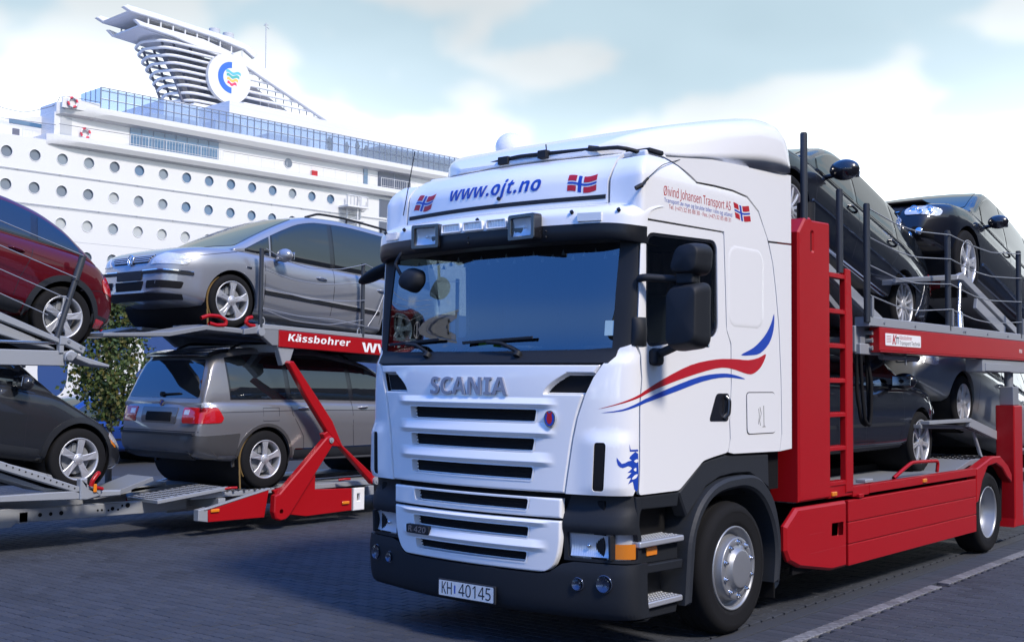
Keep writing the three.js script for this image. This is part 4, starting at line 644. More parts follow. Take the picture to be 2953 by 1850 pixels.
  part('wheel_track', [bar([s * 0.68, 3.03, -6.98], [s * 0.68, 2.42, -9.2], 0.60, 0.05)], M.galvDark, truck);
  part('track_rail', [slab([[-6.84, 2.99], [-6.86, 3.035], [-7.01, 3.075], [-9.2, 2.45], [-9.2, 2.36], [-7.02, 2.985]], ...X(1.0, 1.05), 0.006)], M.galv, truck);
  part('track_rail', [slab([[-5.15, 2.83], [-5.15, 2.875], [-6.86, 3.04], [-6.86, 2.98]], ...X(1.0, 1.04), 0.006)], M.galvDark, truck);
  if (near) part('track_rail', [bar([1.03, 2.76, -7.45], [1.03, 2.47, -8.45], 0.04, 0.12)], M.galv, truck);
  part('track_ram', [rod([s * 1.08, 2.43, -6.78], [s * 1.04, 2.62, -6.88], 0.045, 14), rod([s * 1.04, 2.62, -6.88], [s * 1.0, 2.98, -7.05], 0.024, 12)], M.steel, truck);
  // rail posts with wire ropes
  const posts = [[-2.78, 3.2, 3.89], [-3.46, 2.84, 3.51], [-4.03, 2.44, 3.455], [-6.065, 2.44, 3.42], [-8.405, 2.44, 3.42]];
  for (const [z, a, b] of posts) { part('rail_post', [rod([s * 1.22, a - 0.05, z], [s * 1.22, b, z], 0.03, 14), rod([s * 1.22, b, z], [s * 1.22, b + 0.008, z], 0.024, 14)], M.post, truck); if (near && z < -3.9) part('post_bracket', [box(1.205, 1.255, 2.44, 2.62, z - 0.075, z - 0.035, 0.004)], M.galvDark, truck); }
  for (const [[z0, ya], [z1, yb]] of [[[-4.03, 3.41], [-6.065, 3.38]], [[-4.03, 3.15], [-6.065, 3.13]], [[-4.03, 2.90], [-6.065, 2.87]], [[-4.03, 2.63], [-6.065, 2.61]], [[-6.065, 3.38], [-8.405, 3.39]], [[-6.065, 3.13], [-8.405, 3.10]], [[-6.065, 2.87], [-8.405, 2.82]], [[-6.065, 2.61], [-8.405, 2.58]]]) { const sag = 0.07; part('wire_rope', tube([[s * 1.25, ya, z0], [s * 1.25, (ya + yb) / 2 - sag * 0.8, mix(z0, z1, 0.3)], [s * 1.25, (ya + yb) / 2 - sag, mix(z0, z1, 0.55)], [s * 1.25, yb, z1]], 0.006, 6, 24), M.cable, truck); }
}
{ // sign on the beam, letters at its end
  const map = (z0, y0, x = 1.25) => (u, v) => ({ p: V(x, v + y0, z0 - u), n: V(1, 0, 0) });
  const sign = part('beam_sign', lay(shapeOf(roundPoly([[0, 0], [0.86, 0], [0.86, 0.112], [0, 0.112]], 0.012)), map(-4.36, 2.19), { off: 0.004, th: 0.004 }), M.decalWhite, truck);
  const m2 = (u, v) => map(-4.36, 2.19)(u, v);
  part('sign_monogram', layAll(letters('K', 0.085, { slant: 0.25, fit: 0.10 }), (u, v) => m2(u + 0.14, v + 0.012), { off: 0.005, edge: 0.4 }), M.decalRed, sign);
  part('sign_monogram', layAll(letters('TT', 0.06, { fit: 0.07 }), (u, v) => m2(u + 0.24, v + 0.02), { off: 0.0055, edge: 0.4 }), M.ink, sign);
  for (let i = 0; i < 5; i++) part('speed_line', lay(shapeOf([[0.02, 0.03 + i * 0.014], [0.13, 0.03 + i * 0.014], [0.13, 0.034 + i * 0.014], [0.02, 0.034 + i * 0.014]]), m2, { off: 0.005 }), M.decalRed, sign);
  part('sign_words', layAll(letters('Kässbohrer', 0.034, { fit: 0.31, f: fontR }), (u, v) => m2(u + 0.325, v + 0.064), { off: 0.005, edge: 0.4 }), M.decalRed, sign);
  part('sign_words', layAll(letters('Transport Technik', 0.034, { fit: 0.51, f: fontR }), (u, v) => m2(u + 0.325, v + 0.014), { off: 0.005, edge: 0.4 }), M.ink, sign);
  part('beam_letters', layAll(letters('mu', 0.05), (u, v) => map(-8.28, 2.215, 1.251)(u, v), { off: 0.002, edge: 0.4 }), M.decalWhite, truck);
}
part('valve_block', [box(0.98, 1.12, 2.12, 2.36, -4.5, -4.0, 0.01), box(1.1, 1.16, 2.10, 2.2, -4.48, -4.02, 0.01)], M.galv, truck);
for (let i = 0; i < 6; i++) part('valve', [rod([1.12, 2.16 + (i % 3) * 0.07, -4.22 - (i > 2 ? 0.12 : 0)], [1.19, 2.16 + (i % 3) * 0.07, -4.22 - (i > 2 ? 0.12 : 0)], 0.02, 10), rod([1.16, 2.16 + (i % 3) * 0.07, -4.22 - (i > 2 ? 0.12 : 0)], [1.2, 2.2 + (i % 3) * 0.07, -4.26 - (i > 2 ? 0.12 : 0)], 0.009, 6)], M.galvDark, truck);
for (const dx of [0, 0.035]) part('hydraulic_hose', tube([[1.12 + dx, 2.10, -4.03], [1.12 + dx, 1.75, -4.03 - dx], [1.13 + dx, 1.50, -4.10], [1.13 + dx, 1.46, -4.20], [1.12 + dx, 1.55, -4.29 + dx], [1.10 + dx, 1.85, -4.31], [1.08, 2.11, -4.33]], 0.017, 8, 40), M.rubber, truck);
part('cross_tube', [rod([1.15, 2.09, -4.5], [1.15, 2.09, -5.4], 0.03, 12), rod([1.17, 2.02, -5.05], [1.17, 2.14, -5.05], 0.012, 8)], M.galvDark, truck);
part('beam_bracket', [box(1.05, 1.24, 1.98, 2.12, -10.0, -7.05, 0.01), box(1.235, 1.25, 1.99, 2.075, -8.0, -7.12, 0.004)], M.galv, truck);
// decks
part('lower_deck', [box(-1.16, 1.16, 0.86, 0.925, -6.5, -2.7, 0.004), bar([0, 0.90, -6.35], [0, 1.0, -6.9], 2.3, 0.05), box(-1.13, 1.13, 0.96, 1.02, -7.8, -6.85), bar([0, 1.0, -7.75], [0, 0.6, -10.2], 2.2, 0.05)], M.galvDark, truck);
{ const h = []; for (let i = 0; i < 11; i++) for (let j = 0; j < 6; j++) h.push(new THREE.BoxGeometry(0.055, 0.004, 0.03).translate(0.62 + j * 0.085 + (i % 2) * 0.03, 1.0225, -6.95 - i * 0.075)); const st = part('deck_punching', h, M.black, truck); st.userData.kind = 'stuff'; }
part('bulkhead', [box(-1.0, 1.0, 0.95, 3.0, -2.74, -2.68), box(-0.9, 0.9, 2.95, 3.1, -2.8, -2.62)], M.galvDark, truck);
for (const z of [-4.1, -5.9, -7.6, -9.4]) part('cross_beam', box(-1.15, 1.15, 2.16, 2.26, z - 0.05, z + 0.05), M.galvDark, truck);
part('lower_ramp', [bar([1.02, 1.42, -7.2], [1.02, 1.14, -8.7], 0.05, 0.10), bar([1.0, 1.44, -5.98], [1.0, 1.44, -7.24], 0.10, 0.035)], M.galv, truck);
for (const s of [-1, 1]) part('lower_ramp_track', bar([s * 0.72, 1.40, -5.95], [s * 0.72, 1.36, -7.4], 0.5, 0.04), M.galvDark, truck);
for (const s of [-1, 1]) part('lower_ramp_track', bar([s * 0.72, 1.36, -7.3], [s * 0.72, 0.95, -9.9], 0.5, 0.04), M.galvDark, truck);
part('ramp_strut', [rod([0.98, 1.0, -7.75], [0.95, 1.33, -7.55], 0.02)], M.galv, truck);
part('air_dryer', [rod([0.95, 0.30, -2.62], [0.95, 0.12, -2.62], 0.07, 16), rod([0.9, 0.22, -2.75], [0.7, 0.22, -2.95], 0.10, 16)], M.galvDark, truck);
part('chassis_rail', [box(-0.46, -0.38, 0.55, 0.86, -10, -0.4), box(0.38, 0.46, 0.55, 0.86, -10, -0.4), box(-1.0, 1.0, 0.3, 0.8, -6.4, -2.7, 0.05)], M.black, truck);
lit(truck);
// ================================================================ cars
const paint = (r, g, b, metal = 0.35, rough = 0.38) => new THREE.MeshPhysicalMaterial({ color: lin(r, g, b), metalness: metal, roughness: rough, ior: 1.3, clearcoat: 1, clearcoatRoughness: 0.03 });
const evaluator = new Evaluator(); evaluator.attributes = ['position', 'normal']; evaluator.useGroups = false;
const strip = (pts, w) => { // thin band along a polyline
  const L = [], R = []; pts.forEach((p, i) => { const a = pts[Math.max(0, i - 1)], b = pts[Math.min(pts.length - 1, i + 1)], dx = b[0] - a[0], dy = b[1] - a[1], l = Math.hypot(dx, dy) || 1; L.push([p[0] - dy / l * w / 2, p[1] + dx / l * w / 2]); R.push([p[0] + dy / l * w / 2, p[1] - dx / l * w / 2]); }); return [...L, ...R.reverse()];
};
function carWheel(r, w, style) { // axis along x, outer face towards +x at x = 0
  const rr = r * style.k, L = (p) => new THREE.LatheGeometry(p.map((q) => new THREE.Vector2(...q)), 48).rotateZ(-Math.PI / 2);
  const tyre = L([[rr - 0.004, -w], [rr + 0.02, -w - 0.008], [r * 0.94, -w], [r, -w + 0.035], [r, -0.035], [r * 0.985, -0.015], [r * 0.93, 0.004], [rr + 0.03, 0.008], [rr + 0.006, 0.002], [rr - 0.004, -0.012]]);
  const rim = [L([[rr - 0.002, -0.02], [rr + 0.006, -0.004], [rr + 0.004, 0.004], [rr - 0.008, 0.003], [rr - 0.016, -0.012], [rr - 0.022, -0.05], [rr - 0.03, -w + 0.03]])];
  const n = style.n, ho = style.hub || 0.062;
  for (let i = 0; i < n; i++) {
    const pairs = style.twin ? [-1, 1] : [0];
    for (const s of pairs) {
      const a = style.wi, b = style.wo, o = s * (style.gap || 0), oi = s * (style.gapIn ?? style.gap ?? 0);
      const sh = new THREE.Shape([[oi - a, ho * 0.7], [oi + a, ho * 0.7], [o * 0.8 + (a + b) / 2 * (style.waist || 1), (ho + rr) / 2], [o + b, rr - 0.012], [o - b, rr - 0.012], [o * 0.8 - (a + b) / 2 * (style.waist || 1), (ho + rr) / 2]].map((p) => new THREE.Vector2(...p)));
      const g = new THREE.ExtrudeGeometry(sh, { depth: 0.014, bevelEnabled: true, bevelSize: 0.006, bevelThickness: 0.008, bevelSegments: 2, bevelOffset: -0.004 });
      g.rotateY(Math.PI / 2); const P = g.attributes.position; for (let q = 0; q < P.count; q++) { const rad = Math.hypot(P.getY(q), P.getZ(q)); P.setX(q, P.getX(q) - 0.034 + 0.012 * Math.sin(clamp(rad / rr) * 2.2)); } g.computeVertexNormals();
      g.rotateX((i + (style.turn || 0)) / n * 2 * Math.PI); rim.push(g);
    }
  }
  rim.push(L([[ho, -0.03], [ho, -0.006], [ho * 0.8, 0.0], [0.034, 0.0], [0.032, 0.008], [0.001, 0.010]]));
  for (let i = 0; i < 5; i++) { const a = (i + 0.5) / 5 * 6.2832; rim.push(rod([-0.008, Math.sin(a) * 0.047, Math.cos(a) * 0.047], [0.004, Math.sin(a) * 0.047, Math.cos(a) * 0.047], 0.008, 6)); }
  const brake = [new THREE.CylinderGeometry(rr * 0.72, rr * 0.72, 0.02, 32).rotateZ(Math.PI / 2).translate(-0.09, 0, 0), box(-0.12, -0.06, rr * 0.3, rr * 0.75, -0.07, 0.07, 0.01)], well = L([[rr - 0.02, -w + 0.02], [0.001, -w + 0.02]]);
  return { tyre, rim: merge(rim), brake: merge(brake), well };
}
const wheelCache = new Map();
function makeCar(name, label, S) {
  const car = thing(name, label, 'car', S.group), P = S.paint;
  const top = interp(S.top), plan = interp(S.plan), roof = interp(S.roof), bot = interp(S.bot);
  const zF = S.zF, zR = S.zR, W = S.W, gz0 = S.roof.reduce((a, p) => Math.min(a, p[0]), 9), gz1 = S.roof.reduce((a, p) => Math.max(a, p[0]), -9), rMax = S.roof.reduce((a, p) => Math.max(a, p[1]), 0);
  const rings = [], N = 84;
  for (let i = 0; i <= N; i++) {
    const t = i / N, z = mix(zR, zF, 0.5 - 0.5 * Math.cos(t * Math.PI) * (0.55) - (0.5 - t) * 0.45);
    const eF = clamp((zF - z) / (S.nose || 0.4)), eR = clamp((z - zR) / (S.tail || 0.3)), kF = Math.sqrt(1 - (1 - eF) ** 2), kR = Math.sqrt(1 - (1 - eR) ** 2);
    const w = W * plan(z) * (S.noseW ?? 0.80) ** (1 - kF) * 0.88 ** (1 - kR), yt = top(z) - (1 - kF) * 0.05, yb = bot(z) + (1 - kF) * 0.05 + (1 - kR) * 0.05, h = yt - yb, cr = 0.03 * kF * kR;
    const half = [[0, yb], [0.55 * w, yb], [0.86 * w, yb + 0.012], [0.94 * w, yb + 0.05], [0.968 * w, yb + 0.10 * h + 0.03], [0.982 * w, yb + 0.28 * h], [0.993 * w, yb + 0.45 * h], [1.0 * w, yb + 0.60 * h], [0.998 * w, yb + 0.70 * h], [0.982 * w, yb + 0.80 * h], [0.962 * w, yb + 0.89 * h], [0.935 * w, yb + 0.955 * h], [0.87 * w, yb + 0.995 * h], [0.7 * w, yt + cr * 0.5], [0.35 * w, yt + cr], [0, yt + cr * 1.1]];
    rings.push([...half.map(([x, y]) => V(x, y, z)), ...half.slice(1, -1).reverse().map(([x, y]) => V(-x, y, z))]);
  }
  const lower = loft(rings);
  const bel = (z) => top(z) - 0.025, gin = S.gin ?? 0.925, gtop = S.gtop ?? 0.70;
  const wt = (z, y) => W * plan(z) * mix(gin, gtop, Math.pow(clamp((y - bel(z)) / (rMax - bel(z))), 1.25));
  const gr = [];
  for (let i = 0; i <= 60; i++) {
    const z = mix(gz0, gz1, i / 60), b = bel(z), yr = Math.max(roof(z), b + 0.004), rr = Math.min(0.085, (yr - b) * 0.55), half = [[wt(z, b) * 0.995, b - 0.05]];
    for (let k = 0; k <= 5; k++) { const y = mix(b, yr - rr, k / 5); half.push([wt(z, y), y]); }
    for (let k = 1; k <= 4; k++) { const a = k / 4 * Math.PI / 2; half.push([wt(z, yr - rr * 0.5) - rr * 1.5 * (1 - Math.cos(a)), yr - rr + rr * Math.sin(a)]); }
    half.push([wt(z, yr) * 0.45, yr + 0.018], [0, yr + 0.024]);
    gr.push([...half.map(([x, y]) => V(x, y, z)), ...half.slice(0, -1).reverse().map(([x, y]) => V(-x, y, z))]);
  }
  const cabin = loft(gr);
  const all = mergeVertices(merge([lower, cabin]));
  const cast = {
    left: caster(all, V(3, 0, 0), V(0, 0, 1), V(0, 1, 0), V(-1, 0, 0)), right: caster(all, V(-3, 0, 0), V(0, 0, 1), V(0, 1, 0), V(1, 0, 0)),
    front: caster(all, V(0, 0, 5), V(1, 0, 0), V(0, 1, 0), V(0, 0, -1)), rear: caster(all, V(0, 0, -5), V(1, 0, 0), V(0, 1, 0), V(0, 0, 1)), top: caster(all, V(0, 4, 0), V(1, 0, 0), V(0, 0, 1), V(0, -1, 0)),
  };
  // wheel arches cut out of the body
  let cut = new Brush(lower.clone().deleteAttribute('uv')); cut.updateMatrixWorld();
  const ra = S.r * (S.archK || 1.13);
  for (const z of [S.wb / 2, -S.wb / 2]) { const b = new Brush(new THREE.CylinderGeometry(ra, ra, 2.4, 40).rotateZ(Math.PI / 2).deleteAttribute('uv')); b.position.set(0, S.r + 0.01, z); b.updateMatrixWorld(); cut = evaluator.evaluate(cut, b, SUBTRACTION); }
  const body = part('body', toCreasedNormals(cut.geometry, 0.7), P, car), cab = part('cabin', cabin, P, car);
  const liners = []; for (const z of [S.wb / 2, -S.wb / 2]) liners.push(new THREE.CylinderGeometry(ra * 0.995, ra * 0.995, 1.9 * W, 32, 1, true).rotateZ(Math.PI / 2).translate(0, S.r + 0.01, z));
  liners.push(box(-W * 0.62, W * 0.62, S.bot[1][1] + 0.02, S.r + 0.35, -S.wb / 2 - ra * 0.98, S.wb / 2 + ra * 0.98, 0.02));
  part('wheel_liner', liners, M.black, car);
  // wheels
  const key = name + S.r; if (!wheelCache.has(key)) wheelCache.set(key, carWheel(S.r, S.tw || 0.22, S.style)); const wg = wheelCache.get(key);
  for (const s of [1, -1]) for (const z of [S.wb / 2, -S.wb / 2]) { const g = new THREE.Group(); g.name = 'wheel'; g.position.set(s * (W * (S.track ?? 0.985)), S.r, z); if (s < 0) g.rotation.y = Math.PI; car.add(g); part('tyre', wg.tyre, M.rubber, g); part('rim', wg.rim, S.style.mat || M.alu, g); part('brake_disc', wg.brake, M.galvDark, g); part('wheel_back', wg.well, M.black, g); }
  // side windows between the pillars
  const sill = (z0, z1) => { const lo = [], hi = []; for (let i = 0; i <= 30; i++) { const z = mix(z0, z1, i / 30), yb = bel(z) + 0.016, yt = roof(z) - (S.header ?? 0.085) + 0.016; if (yt > yb + 0.01) { lo.push([z, yb]); hi.push([z, yt]); } } return [...lo, ...hi.reverse()]; };
  const spans = (S.panes || []).filter((p) => !p[2]); if (spans.length) for (const s of ['left', 'right']) part('window_surround', lay(shapeOf(sill(Math.min(...spans.map((p) => p[0])) - 0.02, Math.max(...spans.map((p) => p[1])) + 0.02)), cast[s], { off: 0.002, edge: 0.12 }), M.gloss, cab);
  for (const s of ['left', 'right']) for (const [a, b, lean = 0] of S.panes || []) {
    const mk = (e) => { const lo = [], hi = []; for (let i = 0; i <= 14; i++) { const t = i / 14, z = mix(a - e, b + e, t), yb = bel(z) + 0.032 - e; let yt = roof(z) - (S.header ?? 0.085) + e; if (yt > yb + 0.015) { lo.push([z + lean * 0, yb]); hi.push([z, yt]); } } return [...lo, ...hi.reverse()]; };
    const pg = mk(0), tg = mk(0.014); if (pg.length < 6) continue;
    const w = part('window', lay(shapeOf(roundPoly(pg, 0.02, 3)), cast[s], { off: 0.006, edge: 0.12 }), S.glass || M.glass, cab); part('window_seal', lay(shapeOf(tg), cast[s], { off: 0.003, edge: 0.12 }), M.gloss, cab);
  }
  if (S.screen) part('windscreen', lay(shapeOf(roundPoly(S.screen, 0.06)), cast.top, { off: 0.005, edge: 0.08 }), S.glass || M.glass, cab);
  if (S.back) part('rear_window', lay(shapeOf(roundPoly(S.back, 0.05)), cast.rear, { off: 0.005, edge: 0.08 }), S.glass || M.glass, cab);
  const onto = body;
  const sides = (f) => { for (const s of ['left', 'right']) f(s, s === 'left' ? 1 : -1); };
  for (const d of S.seams || []) sides((s) => part('panel_gap', lay(shapeOf(strip(d, 0.007)), cast[s], { off: 0.0016, edge: 0.1 }), M.ink, onto));
  for (const [pn, poly, mat, off = 0.006, th = 0.006, r = 0.015] of S.side || []) sides((s) => part(pn, lay(shapeOf(roundPoly(poly, r, 3)), cast[s], { off, th, edge: 0.09 }), mat, onto));
  for (const dir of ['front', 'rear']) for (const [pn, poly, mat, off = 0.006, th = 0.006, r = 0.015, pair = false] of S[dir] || []) for (const m of pair ? [1, -1] : [1]) part(pn, lay(shapeOf(roundPoly(poly.map(([x, y]) => [x * m, y]), r, 3)), cast[dir], { off, th, edge: 0.07 }), mat, onto);
  for (const [pn, poly, mat, off = 0.003, th = 0.003] of S.over || []) part(pn, lay(shapeOf(roundPoly(poly, 0.02, 3)), cast.top, { off, th, edge: 0.1 }), mat, onto);
  for (const [z, y] of S.handles || []) sides((s, k) => { const p = cast[s](z, y).p; part('door_handle', [tube([[p.x - k * 0.01, p.y, z + 0.09], [p.x + k * 0.028, p.y + 0.004, z + 0.05], [p.x + k * 0.028, p.y, z - 0.05], [p.x - k * 0.01, p.y - 0.004, z - 0.09]], 0.013)], S.handleMat || P, onto); });
  if (S.mirror) sides((s, k) => { const [z, y, big = 1] = S.mirror, p = cast[s](z, y).p; const g = new THREE.SphereGeometry(1, 20, 14); g.scale(0.11 * big, 0.075 * big, 0.075 * big); g.translate(p.x + k * (0.135 * big), y + 0.045, z + 0.0); const m = part('door_mirror', [g, tube([[p.x - k * 0.02, y - 0.01, z], [p.x + k * 0.07, y + 0.0, z], [p.x + k * 0.10 * big, y + 0.03, z]], 0.022)], S.mirrorMat || P, onto); part('mirror_glass', box(p.x + k * 0.05 * big, p.x + k * 0.22 * big, y + 0.0, y + 0.095, z - 0.072 * big, z - 0.066 * big, 0.01), M.chrome, onto); });
  if (S.rails) for (const s of [1, -1]) { const pts = []; for (let i = 0; i <= 10; i++) { const z = mix(S.rails[0], S.rails[1], i / 10); pts.push([s * wt(z, roof(z)) * 0.86, roof(z) + (i === 0 || i === 10 ? 0.0 : 0.055), z]); } part('roof_rail', [tube(pts, 0.016, 8, 40), ...[0.35, 0.66].map((t) => { const z = mix(S.rails[0], S.rails[1], t); return rod([s * wt(z, roof(z)) * 0.86, roof(z) - 0.01, z], [s * wt(z, roof(z)) * 0.86, roof(z) + 0.055, z], 0.014); })], S.railMat || M.plastic, cab); }
  if (S.arch) for (const s of [1, -1]) for (const z of [S.wb / 2, -S.wb / 2]) { // dark wheel-arch trim, laid on the body side
    const o = [], n = [], c = s > 0 ? cast.left : cast.right; for (let i = 0; i <= 20; i++) { const a = mix(-0.22, Math.PI + 0.22, i / 20); o.push([z + Math.cos(a) * (ra + S.arch), S.r + 0.01 + Math.sin(a) * (ra + S.arch)]); n.push([z + Math.cos(a) * (ra - 0.004), S.r + 0.01 + Math.sin(a) * (ra - 0.004)]); }
    part('arch_trim', lay(shapeOf([...o, ...n.reverse()]), c, { off: 0.010, th: 0.02, edge: 0.08 }), S.archMat || M.plasticGrey, onto); }
  if (S.extra) S.extra(car, { body, cab, cast, bel, roof, wt, top });
  return car;
}
function seat(car, S, x, zf, yf, zr, yr) { // put the axle centres at these points; front towards zf
  const dz = zf - zr, dy = yf - yr, toward = dz > 0 ? 0 : Math.PI, pitch = Math.atan2(dy, Math.abs(dz));
  car.rotation.order = 'YXZ'; car.rotation.y = toward; car.rotation.x = -pitch;
  car.position.set(x, (yf + yr) / 2, (zf + zr) / 2).sub(V(0, S.r, 0).applyEuler(car.rotation));
}
const five = { n: 5, k: 0.70, wi: 0.024, wo: 0.034, waist: 0.85 };
const plate = (y, w = 0.26, h = 0.055) => [[-w, y - h], [w, y - h], [w, y + h], [-w, y + h]];
const sparkle = new THREE.MeshPhysicalMaterial({ color: lin(0.62, 0.64, 0.66), roughness: 0.2, metalness: 0.3, clearcoat: 0.6, bumpMap: smudgeT, bumpScale: 0.01 });

// ---- grey people carrier, nose towards the camera side
{
  const S = { paint: paint(0.31, 0.325, 0.36, 0.5, 0.34), W: 0.905, wb: 2.835, r: 0.318, zF: 2.27, zR: -2.29, nose: 0.6, noseW: 0.66,
    top: [[-2.29, 0.86], [-2.2, 0.97], [-1.5, 1.0], [0, 0.975], [0.9, 0.965], [1.3, 0.965], [1.7, 0.925], [2.0, 0.875], [2.15, 0.83], [2.27, 0.755]],
    roof: [[1.46, 0.95], [1.0, 1.23], [0.6, 1.45], [0.35, 1.565], [0.05, 1.64], [-0.6, 1.69], [-1.4, 1.68], [-1.9, 1.62], [-2.12, 1.48], [-2.26, 1.1], [-2.29, 0.95]],
    bot: [[-2.29, 0.32], [-1.6, 0.22], [1.6, 0.20], [2.34, 0.27]], plan: [[-2.29, 0.94], [-1.5, 1], [1.3, 1], [1.9, 0.97], [2.34, 0.90]],
    style: { ...five, wi: 0.020, wo: 0.030, twin: true, gap: 0.022, gapIn: 0.006, waist: 0.55, k: 0.735 }, panes: [[0.90, 1.28, 1], [-0.12, 0.84], [-1.20, -0.20], [-2.02, -1.28]], header: 0.10,
    screen: [[-0.74, 1.36], [0.74, 1.36], [0.60, 0.40], [-0.60, 0.40]], back: [[-0.66, 1.06], [0.66, 1.06], [0.56, 1.5], [-0.56, 1.5]],
    seams: [[[-0.16, 1.0], [-0.16, 0.55], [-0.14, 0.30]], [[-1.22, 1.0], [-1.22, 0.8], [-1.05, 0.55], [-1.02, 0.35]], [[0.98, 0.94], [0.96, 0.6], [0.94, 0.30]], [[1.28, 0.95], [1.75, 0.83], [2.1, 0.74]]],
    side: [['side_moulding', [[-1.0, 0.47], [0.95, 0.47], [0.95, 0.525], [-1.0, 0.525]], M.plastic, 0.012, 0.012, 0.006], ['moulding_chrome', [[-1.0, 0.515], [0.95, 0.515], [0.95, 0.538], [-1.0, 0.538]], M.alu, 0.018, 0.008, 0.002], ['side_indicator', [[1.18, 0.74], [1.26, 0.74], [1.26, 0.765], [1.18, 0.765]], M.chrome]],
    front: [['grille', [[-0.36, 0.665], [0.36, 0.665], [0.44, 0.765], [-0.44, 0.765]], M.black, 0.003], ['headlamp', [[0.42, 0.645], [0.80, 0.655], [0.815, 0.775], [0.58, 0.79], [0.50, 0.75]], sparkle, 0.008, 0.01, 0.03, true], ['bumper_strip', [[0.27, 0.535], [0.83, 0.54], [0.83, 0.575], [0.27, 0.575]], M.plastic, 0.012, 0.012, 0.01, true], ['bumper_chrome', [[0.27, 0.572], [0.83, 0.577], [0.83, 0.588], [0.27, 0.585]], M.chrome, 0.013, 0.006, 0.004, true], ['lower_grille', [[-0.27, 0.34], [0.27, 0.34], [0.30, 0.45], [-0.30, 0.45]], M.black, 0.004], ['fog_recess', [[0.36, 0.36], [0.76, 0.37], [0.78, 0.455], [0.36, 0.455]], M.black, 0.004, 0.004, 0.02, true], ['blank_plate', plate(0.52), M.plastic, 0.016, 0.016], ['bumper_lip', [[-0.72, 0.255], [0.72, 0.255], [0.76, 0.31], [-0.76, 0.31]], M.plastic, 0.01, 0.01]],
    handles: [[0.06, 0.80], [-1.02, 0.80]], mirror: [0.78, 0.93, 1.15], rails: [0.15, -1.95] };
  S.extra = (car, { body, cast }) => { for (let i = 0; i < 4; i++) part('grille_slat', lay(shapeOf([[-0.37 - i * 0.018, 0.680 + i * 0.022], [0.37 + i * 0.018, 0.680 + i * 0.022], [0.37 + i * 0.018, 0.689 + i * 0.022], [-0.37 - i * 0.018, 0.689 + i * 0.022]]), cast.front, { off: 0.012, th: 0.008 }), M.alu, body);
    const c = cast.front(0, 0.712); part('badge', [new THREE.TorusGeometry(0.06, 0.008, 8, 28).translate(0, 0, 0).translate(c.p.x, c.p.y, c.p.z + 0.018), ...layV(c.p)], M.chrome, body); };
  function layV(p) { const b = (x0, y0, x1, y1) => bar([p.x + x0, p.y + y0, p.z + 0.018], [p.x + x1, p.y + y1, p.z + 0.018], 0.012, 0.008, V(0, 0, 1)); return [b(-0.025, 0.045, 0, 0.0), b(0.025, 0.045, 0, 0.0), b(-0.045, 0.02, -0.02, -0.045), b(0.045, 0.02, 0.02, -0.045), b(-0.02, -0.045, 0, -0.005), b(0.02, -0.045, 0, -0.005)]; }
  const c = makeCar('people_carrier', 'metallic grey people carrier with roof rails on the upper deck beside the beam lettering', S);
  seat(c, S, -6.99, -2.54, 2.765, -5.36, 2.52);
}
